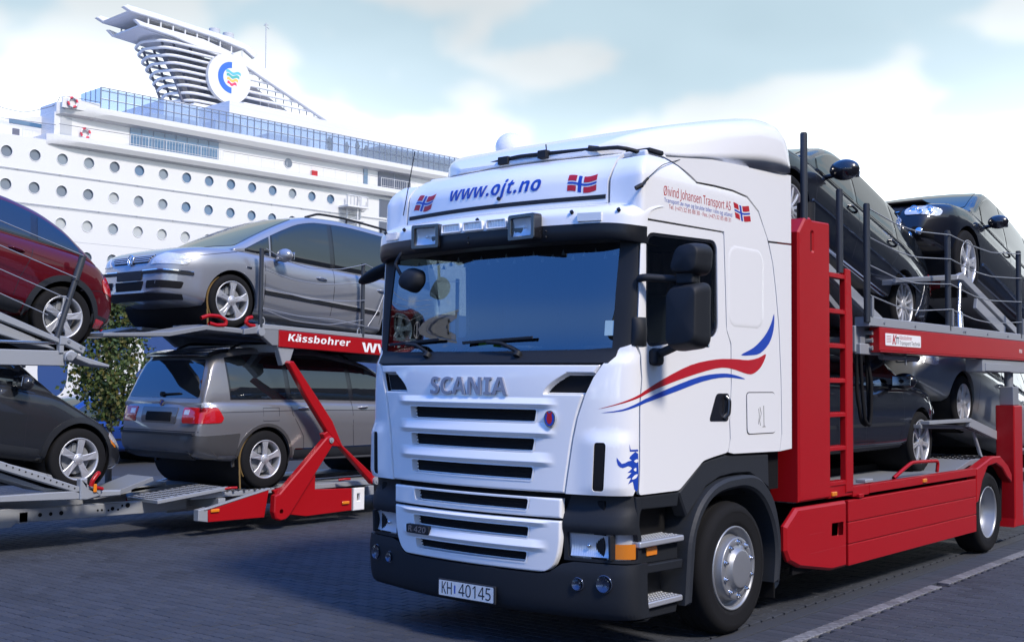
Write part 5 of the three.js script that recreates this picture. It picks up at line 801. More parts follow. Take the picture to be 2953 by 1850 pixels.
// ---- brown-grey off-road estate, tail towards the camera side
{
  const dark = paint(0.10, 0.098, 0.10, 0.45, 0.4);
  const S = { paint: paint(0.23, 0.228, 0.24, 0.5, 0.34), W: 0.936, wb: 2.82, r: 0.352, tw: 0.255, zF: 2.26, zR: -2.33, nose: 0.4, tail: 0.34, archK: 1.12,
    top: [[-2.33, 0.86], [-2.27, 1.02], [-2.1, 1.09], [-1, 1.09], [0, 1.07], [0.9, 1.05], [1.3, 1.05], [2.0, 0.97], [2.26, 0.80]],
    roof: [[1.25, 1.04], [0.7, 1.40], [0.4, 1.56], [0.05, 1.64], [-0.6, 1.73], [-1.4, 1.73], [-1.88, 1.68], [-2.06, 1.58], [-2.19, 1.30], [-2.28, 1.06]],
    bot: [[-2.33, 0.40], [-1.5, 0.30], [1.5, 0.28], [2.26, 0.34]], plan: [[-2.33, 0.93], [-1.9, 0.985], [-1.4, 1], [1.2, 1], [2.26, 0.92]],
    style: { n: 5, k: 0.66, wi: 0.028, wo: 0.048, waist: 0.8 }, panes: [[0.08, 0.92], [-0.98, 0.0], [-1.88, -1.05]], header: 0.10,
    screen: [[-0.74, 1.16], [0.74, 1.16], [0.60, 0.42], [-0.60, 0.42]], back: [[-0.74, 1.10], [0.74, 1.10], [0.60, 1.56], [-0.60, 1.56]],
    seams: [[[0.03, 1.07], [0.02, 0.7], [0.06, 0.38]], [[-1.0, 1.07], [-1.0, 0.9], [-0.82, 0.62], [-0.80, 0.40]], [[1.02, 1.03], [1.0, 0.7], [0.98, 0.38]], [[1.9, 0.86], [0.5, 0.93], [-0.8, 0.945], [-2.15, 0.93]], [[-1.20, 0.98], [-1.45, 0.98], [-1.46, 0.82], [-1.22, 0.82], [-1.20, 0.98]]],
    side: [['tail_lamp', [[-2.29, 0.80], [-2.06, 0.81], [-2.03, 0.86], [-2.09, 0.985], [-2.285, 0.985]], M.redLens, 0.008, 0.006, 0.02], ['lamp_clear', [[-2.28, 0.99], [-2.10, 0.99], [-2.14, 1.035], [-2.20, 1.055], [-2.27, 1.05]], sparkle, 0.008, 0.006, 0.015], ['bumper_side', [[-2.26, 0.42], [-1.84, 0.42], [-1.80, 0.68], [-2.26, 0.655]], dark, 0.014, 0.014, 0.02], ['sill_cladding', [[-0.95, 0.34], [0.95, 0.34], [0.95, 0.46], [-0.95, 0.46]], M.plasticGrey, 0.012, 0.012], ['sill_chrome', [[-0.95, 0.455], [0.95, 0.455], [0.95, 0.47], [-0.95, 0.47]], M.chrome, 0.014, 0.006, 0.003]],
    rear: [['tail_lamp', [[0.50, 0.80], [0.845, 0.80], [0.85, 0.985], [0.49, 0.985]], M.redLens, 0.009, 0.008, 0.02, true], ['reversing_lamp', [[0.52, 0.90], [0.62, 0.90], [0.62, 0.955], [0.52, 0.955]], sparkle, 0.011, 0.004, 0.01, true], ['plate_recess', [[-0.36, 0.79], [0.36, 0.79], [0.38, 0.985], [-0.38, 0.985]], dark, 0.006, 0.006, 0.03], ['blank_plate', plate(0.87), M.black, 0.014, 0.01], ['bumper', [[-0.85, 0.40], [0.85, 0.40], [0.85, 0.66], [-0.85, 0.66]], dark, 0.03, 0.03, 0.03], ['bumper_ledge', [[-0.76, 0.655], [0.76, 0.655], [0.76, 0.685], [-0.76, 0.685]], M.plasticGrey, 0.045, 0.045, 0.01], ['bumper_skid', [[-0.62, 0.395], [0.62, 0.395], [0.70, 0.46], [-0.70, 0.46]], M.plasticGrey, 0.042, 0.02, 0.03], ['tailgate_gap', strip([[-0.80, 0.70], [0.80, 0.70]], 0.01), M.ink, 0.003, 0, 0.001]],
    handles: [[0.22, 0.975], [-0.80, 0.975]], handleMat: M.alu, mirror: [0.88, 1.06, 1.2], rails: [0.2, -1.7], arch: 0.035, archMat: dark };
  S.extra = (car, { body, cab, cast, roof }) => {
    part('roof_lip', loft([-2.10, -2.05, -1.96, -1.80].map((z, i) => roundPoly([[-0.66, 1.60 + i * 0.018], [0.66, 1.60 + i * 0.018], [0.64, 1.635 + i * 0.022], [-0.64, 1.635 + i * 0.022]], 0.01, 2).map(([x, y]) => V(x, y, z)))), M.gloss, cab);
    const w = cast.rear(0.0, 1.14).p, w2 = cast.rear(-0.36, 1.155).p; part('rear_wiper', [bar([w.x, w.y, w.z - 0.03], [w2.x, w2.y, w2.z - 0.02], 0.02, 0.02), rod([w.x, w.y, w.z - 0.04], [w.x, w.y, w.z + 0.01], 0.03)], M.plastic, cab);
    const b = cast.rear(0.0, 1.035).p; part('badge', [rod([b.x, b.y, b.z + 0.01], [b.x, b.y, b.z - 0.012], 0.042, 24)], M.chrome, body); part('badge_quarter', [new THREE.CylinderGeometry(0.03, 0.03, 0.006, 12, 1, false, 0, Math.PI / 2).rotateX(Math.PI / 2).translate(b.x, b.y, b.z - 0.014)], M.decalBlue, body); part('badge_quarter', [new THREE.CylinderGeometry(0.03, 0.03, 0.006, 12, 1, false, Math.PI, Math.PI / 2).rotateX(Math.PI / 2).translate(b.x, b.y, b.z - 0.014)], M.decalBlue, body);
  };
  const c = makeCar('off_road_estate', 'bronze grey off-road estate on the lower deck behind the red folding strut', S);
  seat(c, S, -7.03, -3.09 - 2.82, 0.845, -3.09, 0.845);
}
// ---- two estates of one kind with dark wheel-arch trim
const estate = { W: 0.925, wb: 2.76, r: 0.325, zF: 2.30, zR: -2.42, nose: 0.55, noseW: 0.76, tail: 0.32, archK: 1.17,
  top: [[-2.42, 0.80], [-2.36, 0.93], [-2.1, 0.98], [-1.2, 0.965], [0, 0.93], [0.9, 0.915], [1.2, 0.91], [1.7, 0.86], [2.1, 0.76], [2.30, 0.64]],
  roof: [[1.22, 0.90], [0.8, 1.16], [0.45, 1.35], [0.15, 1.43], [-0.5, 1.48], [-1.2, 1.47], [-1.75, 1.41], [-2.0, 1.30], [-2.2, 1.14], [-2.36, 0.95]],
  bot: [[-2.42, 0.30], [-1.7, 0.24], [1.6, 0.24], [2.30, 0.30]], plan: [[-2.42, 0.92], [-1.8, 0.98], [-1.2, 1], [1.2, 1], [1.8, 0.97], [2.30, 0.88]],
  style: { n: 5, k: 0.68, wi: 0.030, wo: 0.042, waist: 0.9 }, panes: [[0.0, 0.82], [-1.0, -0.08], [-2.08, -1.10]], header: 0.09,
  screen: [[-0.72, 1.14], [0.72, 1.14], [0.58, 0.44], [-0.58, 0.44]], back: [[-0.64, 1.02], [0.64, 1.02], [0.54, 1.32], [-0.54, 1.32]],
  seams: [[[-0.04, 0.92], [-0.04, 0.6], [0.0, 0.34]], [[-1.05, 0.94], [-1.04, 0.8], [-0.88, 0.6], [-0.86, 0.40]], [[0.92, 0.90], [0.90, 0.6], [0.86, 0.34]], [[-1.80, 0.70], [-2.1, 0.74], [-2.42, 0.74]], [[0.95, 0.89], [1.6, 0.80], [2.2, 0.64]]],
  handles: [[0.12, 0.80], [-0.86, 0.82]], mirror: [0.70, 0.90, 1.1], arch: 0.065, rails: [0.1, -1.85] };
const crossover = { ...estate, W: 0.915, wb: 2.64, r: 0.328, zF: 1.98, zR: -1.95, nose: 0.5, noseW: 0.74, tail: 0.42, archK: 1.15,
  top: [[-1.95, 0.66], [-1.88, 0.80], [-1.76, 0.92], [-1.6, 1.01], [-1.3, 1.05], [0, 1.02], [0.6, 1.0], [0.9, 0.985], [1.2, 0.89], [1.43, 0.80], [1.68, 0.70], [1.87, 0.59], [1.98, 0.50]],
  roof: [[0.95, 0.96], [0.6, 1.22], [0.3, 1.36], [0.0, 1.43], [-0.5, 1.45], [-0.85, 1.41], [-1.15, 1.31], [-1.36, 1.18], [-1.6, 0.985]],
  bot: [[-1.95, 0.33], [-1.5, 0.25], [1.5, 0.24], [1.98, 0.24]], plan: [[-1.95, 0.90], [-1.6, 0.965], [-1.2, 1], [1.0, 1], [1.5, 0.97], [1.98, 0.86]],
  panes: [[-0.02, 0.62], [-0.80, -0.10], [-1.40, -0.88]], header: 0.085, screen: [[-0.70, 0.88], [0.70, 0.88], [0.58, 0.32], [-0.58, 0.32]], back: [[-0.60, 1.0], [0.60, 1.0], [0.52, 1.26], [-0.52, 1.26]],
  seams: [[[-0.06, 1.0], [-0.06, 0.6], [-0.02, 0.34]], [[-0.84, 1.02], [-0.83, 0.85], [-0.76, 0.62], [-0.74, 0.42]], [[0.66, 0.98], [0.66, 0.6], [0.70, 0.34]], [[-1.45, 0.66], [-1.7, 0.72], [-1.9, 0.72]]],
  handles: [[0.10, 0.86], [-0.66, 0.88]], mirror: [0.52, 0.98, 1.1], arch: 0.06, rails: null };
{
  const S = { ...crossover, paint: paint(0.10, 0.004, 0.009, 0.3, 0.35),
    side: [['tail_lamp', [[-1.88, 0.70], [-1.74, 0.72], [-1.70, 0.84], [-1.76, 0.90], [-1.84, 0.80]], M.redLens, 0.008, 0.006, 0.015], ['sill_cladding', [[-0.86, 0.26], [0.86, 0.26], [0.86, 0.38], [-0.86, 0.38]], M.plasticGrey, 0.012, 0.012], ['bumper_cladding', [[-1.86, 0.34], [-1.66, 0.30], [-1.66, 0.46], [-1.88, 0.46]], M.plasticGrey, 0.014, 0.014], ['side_reflector', [[-1.84, 0.345], [-1.72, 0.33], [-1.72, 0.42], [-1.84, 0.42]], M.redLens, 0.02, 0.006]],
    rear: [['tail_lamp', [[0.62, 0.72], [0.78, 0.72], [0.78, 0.90], [0.66, 0.92]], M.redLens, 0.008, 0.008, 0.02, true], ['blank_plate', plate(0.62), M.gloss], ['bumper_cladding', [[-0.74, 0.36], [0.74, 0.36], [0.74, 0.48], [-0.74, 0.48]], M.plasticGrey, 0.02, 0.02]] };
  const c = makeCar('crossover_car', 'dark red crossover car with grey wheel-arch trim on the sloping upper ramp', S);
  const p = 12 * D2R; seat(c, S, -7.01, -0.37 + 2.64 * Math.cos(p), 2.465 + 2.64 * Math.sin(p), -0.37, 2.465);
}
{
  const S = { ...crossover, paint: paint(0.030, 0.033, 0.040, 0.4, 0.4), archMat: new THREE.MeshStandardMaterial({ color: lin(0.016, 0.018, 0.022), roughness: 0.5 }),
    side: [['headlamp', [[1.66, 0.60], [1.88, 0.50], [1.90, 0.54], [1.70, 0.67]], sparkle, 0.007, 0.006, 0.02], ['side_marker', [[1.70, 0.55], [1.80, 0.50], [1.80, 0.525], [1.70, 0.585]], M.amber], ['sill_cladding', [[-0.86, 0.26], [0.86, 0.26], [0.86, 0.38], [-0.86, 0.38]], M.plasticGrey, 0.012, 0.012]],
    front: [['grille', [[-0.34, 0.44], [0.34, 0.44], [0.36, 0.52], [-0.36, 0.52]], M.black], ['headlamp', [[0.44, 0.48], [0.70, 0.50], [0.72, 0.60], [0.46, 0.57]], sparkle, 0.007, 0.006, 0.02, true]] };
  const c = makeCar('crossover_car', 'charcoal crossover car on the lower ramp with its bonnet towards the tree', S);
  const p = 9 * D2R; seat(c, S, -7.01, -0.60, 0.955, -0.60 + 2.64 * Math.cos(p), 0.955 + 2.64 * Math.sin(p));
}
// ---- cars on the lorry
const blackPaint = paint(0.002, 0.003, 0.008, 0.0, 0.45);
{
  const S = { ...estate, paint: blackPaint, W: 0.90, wb: 2.62, r: 0.315, zF: 2.15, zR: -2.30, arch: 0, archK: 1.12, rails: null, style: { n: 12, k: 0.70, wi: 0.011, wo: 0.013, waist: 0.9, mat: M.alu },
    roof: [[1.16, 0.90], [0.8, 1.13], [0.4, 1.34], [0.1, 1.42], [-0.5, 1.47], [-1.2, 1.45], [-1.7, 1.38], [-1.98, 1.26], [-2.18, 1.08], [-2.28, 0.95]], top: [[-2.30, 0.80], [-2.24, 0.92], [-2.0, 0.97], [-1.2, 0.96], [0, 0.93], [0.9, 0.915], [1.2, 0.90], [1.7, 0.83], [2.0, 0.74], [2.15, 0.64]],
    bot: [[-2.30, 0.32], [-1.7, 0.22], [1.6, 0.22], [2.15, 0.28]], plan: [[-2.30, 0.90], [-1.8, 0.97], [-1.2, 1], [1.2, 1], [1.7, 0.97], [2.15, 0.88]],
    side: [['chrome_strip', [[-1.7, 0.575], [0.95, 0.545], [0.95, 0.565], [-1.7, 0.592]], M.chrome, 0.008, 0.008, 0.002], ['sill_chrome', [[-0.9, 0.26], [0.9, 0.26], [0.9, 0.285], [-0.9, 0.285]], M.chrome, 0.008, 0.008, 0.003], ['tail_lamp', [[-2.30, 0.72], [-2.1, 0.72], [-2.06, 0.84], [-2.16, 0.95], [-2.30, 0.95]], M.redLens, 0.007, 0.006, 0.02]], mirror: [0.62, 0.93, 1.3], mirrorMat: M.gloss };
  const c = makeCar('black_estate', 'black estate car with chrome strips tilted nose up behind the white cab', S);
  seat(c, S, 0.0, -3.22, 3.34, -5.745, 2.655);
}
{
  const S = { ...estate, paint: blackPaint, W: 0.96, wb: 2.85, r: 0.372, tw: 0.255, zF: 2.28, zR: -2.36, arch: 0.0, archK: 1.10, rails: null, nose: 0.5, style: { n: 5, k: 0.68, wi: 0.028, wo: 0.040, twin: true, gap: 0.03, gapIn: 0.012, waist: 0.5, mat: M.alu },
    top: [[-2.36, 0.9], [-2.3, 1.05], [-1.5, 1.10], [0, 1.08], [0.9, 1.06], [1.25, 1.06], [1.7, 0.98], [2.05, 0.87], [2.2, 0.79], [2.28, 0.70]], roof: [[1.36, 1.03], [0.9, 1.38], [0.6, 1.58], [0.3, 1.71], [-0.3, 1.77], [-1.3, 1.73], [-1.8, 1.62], [-2.05, 1.45], [-2.3, 1.06]],
    bot: [[-2.36, 0.36], [-1.7, 0.30], [1.6, 0.30], [2.28, 0.36]], plan: [[-2.36, 0.92], [-1.8, 0.98], [-1.2, 1], [1.2, 1], [1.8, 0.98], [2.28, 0.90]], panes: [[0.05, 0.92], [-1.0, -0.03], [-1.95, -1.08]], header: 0.10,
    screen: [[-0.76, 1.20], [0.76, 1.20], [0.62, 0.46], [-0.62, 0.46]], seams: [[[0.0, 1.06], [0.0, 0.4]], [[-1.04, 1.06], [-1.02, 0.8], [-0.85, 0.55]], [[0.98, 1.04], [0.96, 0.4]], [[1.0, 1.02], [1.6, 0.98], [2.2, 0.86]]],
    side: [['side_moulding', [[-0.9, 0.50], [0.95, 0.50], [0.95, 0.535], [-0.9, 0.535]], M.chrome, 0.01, 0.01, 0.003]],
    front: [['grille', [[-0.42, 0.61], [0.42, 0.61], [0.46, 0.77], [-0.46, 0.77]], M.plastic, 0.006], ['headlamp', [[0.50, 0.65], [0.83, 0.66], [0.85, 0.775], [0.56, 0.785], [0.49, 0.74]], sparkle, 0.012, 0.012, 0.05, true], ['lower_grille', [[-0.5, 0.40], [0.5, 0.40], [0.52, 0.50], [-0.52, 0.50]], M.black, 0.004], ['fog_recess', [[0.58, 0.40], [0.80, 0.41], [0.80, 0.50], [0.60, 0.51]], M.black, 0.006, 0.006, 0.03, true]],
    mirror: [0.80, 1.06, 1.1], mirrorMat: M.gloss, handles: [[0.15, 0.93], [-0.82, 0.94]] };
  S.extra = (car, { body, cast }) => { for (const s of [1, -1]) { for (const [x, y, r] of [[0.59, 0.725, 0.044], [0.75, 0.72, 0.046], [0.67, 0.69, 0.024]]) { const p = cast.front(s * x, y).p; part('lamp_projector', [new THREE.TorusGeometry(r, 0.008, 8, 24).translate(p.x, p.y, p.z + 0.016), new THREE.SphereGeometry(r * 0.7, 16, 10).scale(1, 1, 0.4).translate(p.x, p.y, p.z + 0.012)], M.chrome, body); } const q = cast.front(s * 0.68, 0.455).p; part('fog_lamp', new THREE.SphereGeometry(0.045, 16, 10).scale(1, 1, 0.5).translate(q.x, q.y, q.z + 0.015), M.chrome, body); }
    part('grille_chrome', [tube([[-0.44, 0.70], [-0.2, 0.67], [0, 0.66], [0.2, 0.67], [0.44, 0.70]].map(([x, y]) => { const p = cast.front(x, y).p; return [p.x, p.y, p.z + 0.02]; }), 0.010, 6, 24)], M.chrome, body); };
  const c = makeCar('black_off_roader', 'black off-road car with clear round lamps facing forward on the upper deck', S);
  const p = 15 * D2R; seat(c, S, 0.0, -7.49, 3.23, -7.49 - 2.85 * Math.cos(p), 3.23 - 2.85 * Math.sin(p));
}
{
  const S = { ...estate, paint: blackPaint, W: 0.90, wb: 2.76, r: 0.315, arch: 0, archK: 1.12, rails: null, zF: 2.12, nose: 0.5, style: { n: 7, k: 0.72, wi: 0.018, wo: 0.026, waist: 0.9, mat: M.alu },
    side: [['side_moulding', [[-0.92, 0.50], [0.92, 0.50], [0.92, 0.53], [-0.92, 0.53]], M.plasticGrey, 0.01, 0.01, 0.003], ['sill_moulding', [[-0.92, 0.28], [0.92, 0.28], [0.92, 0.31], [-0.92, 0.31]], M.plasticGrey, 0.01, 0.01, 0.003], ['headlamp', [[1.9, 0.60], [2.14, 0.58], [2.14, 0.68], [1.95, 0.70]], sparkle, 0.007, 0.006, 0.02]] };
  const c = makeCar('black_saloon', 'black car on the lower deck behind the red ladder', S);
  seat(c, S, 0.0, -6.17, 1.235, -3.41, 1.235);
}
{
  const S = { ...estate, paint: paint(0.36, 0.38, 0.40, 0.55, 0.32), W: 0.90, wb: 2.75, r: 0.315, arch: 0, archK: 1.13, rails: null, zF: 2.28, nose: 0.6, style: { n: 6, k: 0.68, wi: 0.032, wo: 0.05, waist: 1.1, mat: M.alu },
    side: [['headlamp', [[2.0, 0.60], [2.28, 0.58], [2.28, 0.70], [2.05, 0.72]], sparkle, 0.007, 0.006, 0.02]], front: [['headlamp', [[0.44, 0.57], [0.80, 0.58], [0.80, 0.70], [0.44, 0.70]], sparkle, 0.007, 0.006, 0.03, true], ['grille', [[-0.3, 0.56], [0.3, 0.56], [0.36, 0.70], [-0.36, 0.70]], M.chrome]] };
  const c = makeCar('silver_saloon', 'silver car tilted nose up under the red upper beam', S);
  const p = 13.2 * D2R; seat(c, S, 0.0, -7.46, 1.63, -7.46 - 2.75 * Math.cos(p), 1.63 - 2.75 * Math.sin(p));
}
// ================================================================ the other transporter: two trailers at the ship's side
const NX = -5.95;
const tr = thing('car_trailer', 'grey and red double-deck car trailer with lettered red beam carrying a people carrier', 'trailer');
{
  for (const x of [NX, -8.05]) {
    const near = x === NX, X = (a, b) => near ? [x + a, x + b] : [x - b, x - a], s = near ? 1 : -1;
    part('side_plate', slab([[-2.16, 0.165], [-2.145, 0.30], [-3.03, 0.485], [-2.965, 0.155]], ...X(-0.06, 0), 0.006), M.red, tr);
    part('side_plate', slab([[-3.10, 0.47], [-3.69, 0.60], [-3.69, 0.65], [-3.765, 0.655], [-3.765, 0.44], [-4.39, 0.415], [-4.39, 0.13], [-3.62, 0.115], [-3.28, 0.17]], ...X(-0.06, -0.005), 0.006), M.red, tr);
    part('end_plate', slab([[-2.02, 0.19], [-2.02, 0.315], [-2.15, 0.335], [-2.155, 0.165]], ...X(-0.10, -0.005), 0.006), M.galv, tr);
    part('plate_edging', [bar([x - 0.03, 0.312, -2.10], [x - 0.03, 0.497, -3.05], 0.07, 0.018)], M.galv, tr);
    if (near) { for (const [z, y] of [[-2.24, 0.295], [-4.27, 0.24]]) part('side_marker', box(x - 0.002, x + 0.02, y - 0.02, y + 0.02, z - 0.06, z + 0.06, 0.012), M.amber, tr);
      const bx = part('jack_box', slab([[-4.41, 0.125], [-4.41, 0.415], [-4.60, 0.415], [-4.60, 0.125]], ...X(-0.05, 0.01), 0.008, [[[-4.47, 0.25], [-4.52, 0.25], [-4.52, 0.34], [-4.47, 0.34]]]), M.whitePlain, tr);
      part('jack_slot', box(...X(-0.08, -0.045), 0.2, 0.38, -4.55, -4.44), M.black, bx); }
    // folding strut
    const up = part('folding_strut', slab([[-3.21, 2.03], [-3.24, 2.055], [-3.30, 2.05], [-3.95, 1.30], [-4.12, 0.99], [-4.73, 0.54], [-4.70, 0.46], [-4.66, 0.46], [-3.86, 1.17], [-3.50, 1.62]], ...X(0.01, 0.10), 0.012), M.red, tr);
    part('strut_leg', slab([[-3.84, 1.10], [-3.90, 1.12], [-3.97, 1.06], [-3.93, 0.98], [-3.26, 0.16], [-3.20, 0.12], [-3.12, 0.11], [-3.05, 0.14], [-3.02, 0.22], [-3.03, 0.42], [-3.10, 0.44]], ...X(0.02, 0.12), 0.014, [Array.from({ length: 16 }, (_, i) => [-3.13 + 0.042 * Math.cos(i / 16 * 6.2832), 0.225 + 0.042 * Math.sin(i / 16 * 6.2832)])]), M.red, tr);
    part('strut_gusset', slab([[-3.80, 1.14], [-3.92, 1.20], [-4.10, 0.97], [-3.95, 0.98], [-3.86, 1.0]], ...X(0.0, 0.095), 0.01), M.red, tr);
    for (const [z, y, r] of [[-3.905, 1.06, 0.035], [-4.70, 0.505, 0.05]]) part('pivot_pin', [rod([x + s * 0.09, y, z], [x + s * 0.135, y, z], r, 16), rod([x + s * 0.13, y, z], [x + s * 0.145, y, z], r * 0.5, 12)], M.galv, tr);
    part('strut_head', slab([[-3.13, 2.24], [-3.40, 2.22], [-3.34, 2.06], [-3.22, 2.0]], ...X(-0.12, -0.02), 0.008), M.galv, tr);
    // upper deck beam, falling slightly towards the front
    const bm = part('deck_beam', slab([[-3.14, 2.225], [-3.14, 2.43], [-9.5, 2.19], [-9.5, 1.985]], ...X(-0.10, 0), 0.006), near ? M.red : M.galvDark, tr);
    part('deck_rail', slab([[-2.82, 2.435], [-2.85, 2.50], [-9.5, 2.25], [-9.5, 2.195], [-3.14, 2.435]], ...X(-0.12, -0.012), 0.006), M.galv, tr);
    part('deck_nose', slab([[-2.62, 2.36], [-2.62, 2.42], [-2.85, 2.475], [-3.16, 2.46], [-3.15, 2.24], [-3.05, 2.24], [-2.85, 2.38]], ...X(-0.09, -0.016), 0.006), M.galvDark, tr);
    part('deck_flap', slab([[-0.78, 2.275], [-0.78, 2.31], [-1.61, 2.355], [-2.10, 2.45], [-2.62, 2.42], [-2.62, 2.37], [-2.10, 2.395], [-1.6, 2.30]], ...X(-0.6, -0.04), 0.006), M.galvDark, tr);
    if (near) { part('hinge_pin', [rod([x - 0.02, 2.40, -2.86], [x + 0.02, 2.40, -2.86], 0.05, 16)], M.galv, tr); for (const z of [-2.91, -4.5]) part('lashing_ring', [new THREE.TorusGeometry(0.03, 0.008, 6, 16).rotateY(Math.PI / 2).scale(1, 1.5, 1).translate(x - 0.04, 2.53 - (z < -4 ? 0.07 : 0), z)], M.galv, tr);
      const map = (z0, y0) => (u, v) => ({ p: V(x, y0 + v - u * 0.0377, z0 - u), n: V(1, 0, 0) });
      part('beam_letters', layAll(letters('Kässbohrer', 0.082, { slant: 0.2, fit: 1.04 }), map(-3.26, 2.305), { off: 0.002, edge: 0.5 }), M.decalWhite, bm);
      part('beam_letters', layAll(letters('www.', 0.15, { fit: 0.9 }), map(-4.52, 2.20), { off: 0.002, edge: 0.5 }), M.decalWhite, bm); }
    for (const [z, a, b] of [[-2.87, 2.46, 3.42], [-4.55, 2.40, 3.37], [-6.4, 2.33, 3.3]]) part('rail_post', [rod([x - s * 0.03, a, z], [x - s * 0.03, b, z], 0.028, 12)], M.post, tr);
  }
  for (const pts of [[[-2.9, 3.42], [-3.21, 3.30], [-3.60, 3.235], [-4.11, 3.26], [-4.55, 3.36]], [[-2.9, 3.16], [-3.31, 3.07], [-3.80, 3.04], [-4.34, 3.09], [-4.55, 3.12]], [[-2.89, 2.94], [-3.61, 2.84], [-4.2, 2.85], [-4.55, 2.88]], [[-2.87, 2.69], [-3.42, 2.62], [-4.02, 2.60], [-4.54, 2.54]], [[-2.87, 2.68], [-3.32, 2.56], [-3.92, 2.53], [-4.52, 2.62]], [[-4.55, 3.36], [-5.2, 3.20], [-6.4, 3.26]], [[-4.61, 2.54], [-4.78, 2.75], [-4.91, 3.01], [-5.0, 3.2]]]) part('wire_rope', tube(pts.map(([z, y]) => [NX + 0.01, y, z]), 0.006, 6, 30), M.cable, tr);
  // wheel tracks
  for (const cx of [-6.38, -7.62]) {
    part('wheel_track', bar([cx, 2.44, -2.1], [cx, 2.16, -9.4], 0.58, 0.04), M.galv, tr);
    const low = part('lower_track', bar([cx, 0.455, -2.0], [cx, 0.475, -9.2], 0.60, 0.06), M.galv, tr);
    if (cx < -7) part('track_ramp', bar([cx, 0.40, -1.50], [cx, 0.50, -2.5], 0.60, 0.05), M.galv, tr);
  }
  { const h = []; for (const cx of [-6.38]) for (let i = 0; i < 22; i++) for (let j = 0; j < 7; j++) { const z = -1.55 - i * 0.08, y = z > -2.46 ? mix(0.462, 0.557, (z + 1.5) / -0.96) : 0.49; h.push(new THREE.BoxGeometry(0.05, 0.004, 0.03).translate(cx - 0.20 + j * 0.08 + (i % 2) * 0.03, y, z)); } const m = part('track_punching', h, M.black, tr); m.userData.kind = 'stuff'; }
  for (const z of [-2.4, -3.6, -4.8]) part('cross_member', box(-8.0, NX - 0.08, 0.30, 0.42, z - 0.05, z + 0.05), M.galv, tr);
  for (const z of [-3.2, -5.2, -7.2]) part('cross_member', box(-8.0, NX - 0.08, 2.16 - (z + 3.2) * -0.04, 2.26 - (z + 3.2) * -0.04, z - 0.05, z + 0.05), M.galv, tr);
  part('chassis_beam', box(-7.3, -6.7, 0.22, 0.42, -9.3, -2.1), M.galv, tr);
  for (const p of [[[-2.03, 2.53], [-2.14, 2.565], [-2.28, 2.56], [-2.375, 2.52], [-2.37, 2.465], [-2.25, 2.455], [-2.14, 2.475]], [[-2.76, 2.575], [-2.69, 2.555], [-2.67, 2.505], [-2.72, 2.475], [-2.80, 2.47]]]) part('wheel_hook', tube(p.map(([z, y]) => [-6.0, y, z]), 0.024, 8, 30), M.red, tr);
  part('wheel_hook', tube([[-7.5, 2.42, -1.25], [-7.5, 2.50, -1.35], [-7.45, 2.49, -1.5], [-7.45, 2.40, -1.62]], 0.024), M.red, tr);
  for (const z of [-7.2, -8.1]) for (const x of [-6.05, -8.0]) { const g = new THREE.Group(); g.name = 'wheel'; g.position.set(x - 0.15, 0.36, z); tr.add(g); part('tyre', new THREE.TorusGeometry(0.26, 0.11, 12, 32).rotateY(Math.PI / 2).scale(1.2, 1, 1), M.rubber, g); part('rim', rod([-0.06, 0, 0], [0.06, 0, 0], 0.2, 24), M.galv, g); }
  const strap = new THREE.MeshStandardMaterial({ color: lin(0.16, 0.10, 0.03), roughness: 0.8 });
  for (const [z, y, r, t] of [[-2.54, 2.765, 0.325, tr], [-3.09, 0.845, 0.36, tr]]) part('wheel_strap', [new THREE.TorusGeometry(r, 0.012, 6, 24, 1.6).rotateZ(0.75 + Math.PI / 2 - 0.2).rotateY(Math.PI / 2).scale(1.8, 1, 1).translate(-6.16, y, z), rod([-6.16, y + r * 0.1, z + r], [-6.12, y - r * 0.95, z + r * 1.02], 0.012, 6)], strap, t);
  // ramp plate hinged at the tail
  part('tail_ramp', [bar([NX - 0.35, 0.44, -1.50], [NX - 0.35, 0.535, -2.46], 0.62, 0.04)], M.galv, tr);
  for (let i = 0; i < 3; i++) part('lever', [tube([[NX - 0.06, 0.53, -2.40 - i * 0.9], [NX - 0.02, 0.54, -2.47 - i * 0.9], [NX, 0.54, -2.55 - i * 0.9]], 0.016)], M.red, tr);
}
const tl = thing('car_trailer', 'galvanised car trailer with sloping ramps carrying the red and charcoal estates', 'trailer');
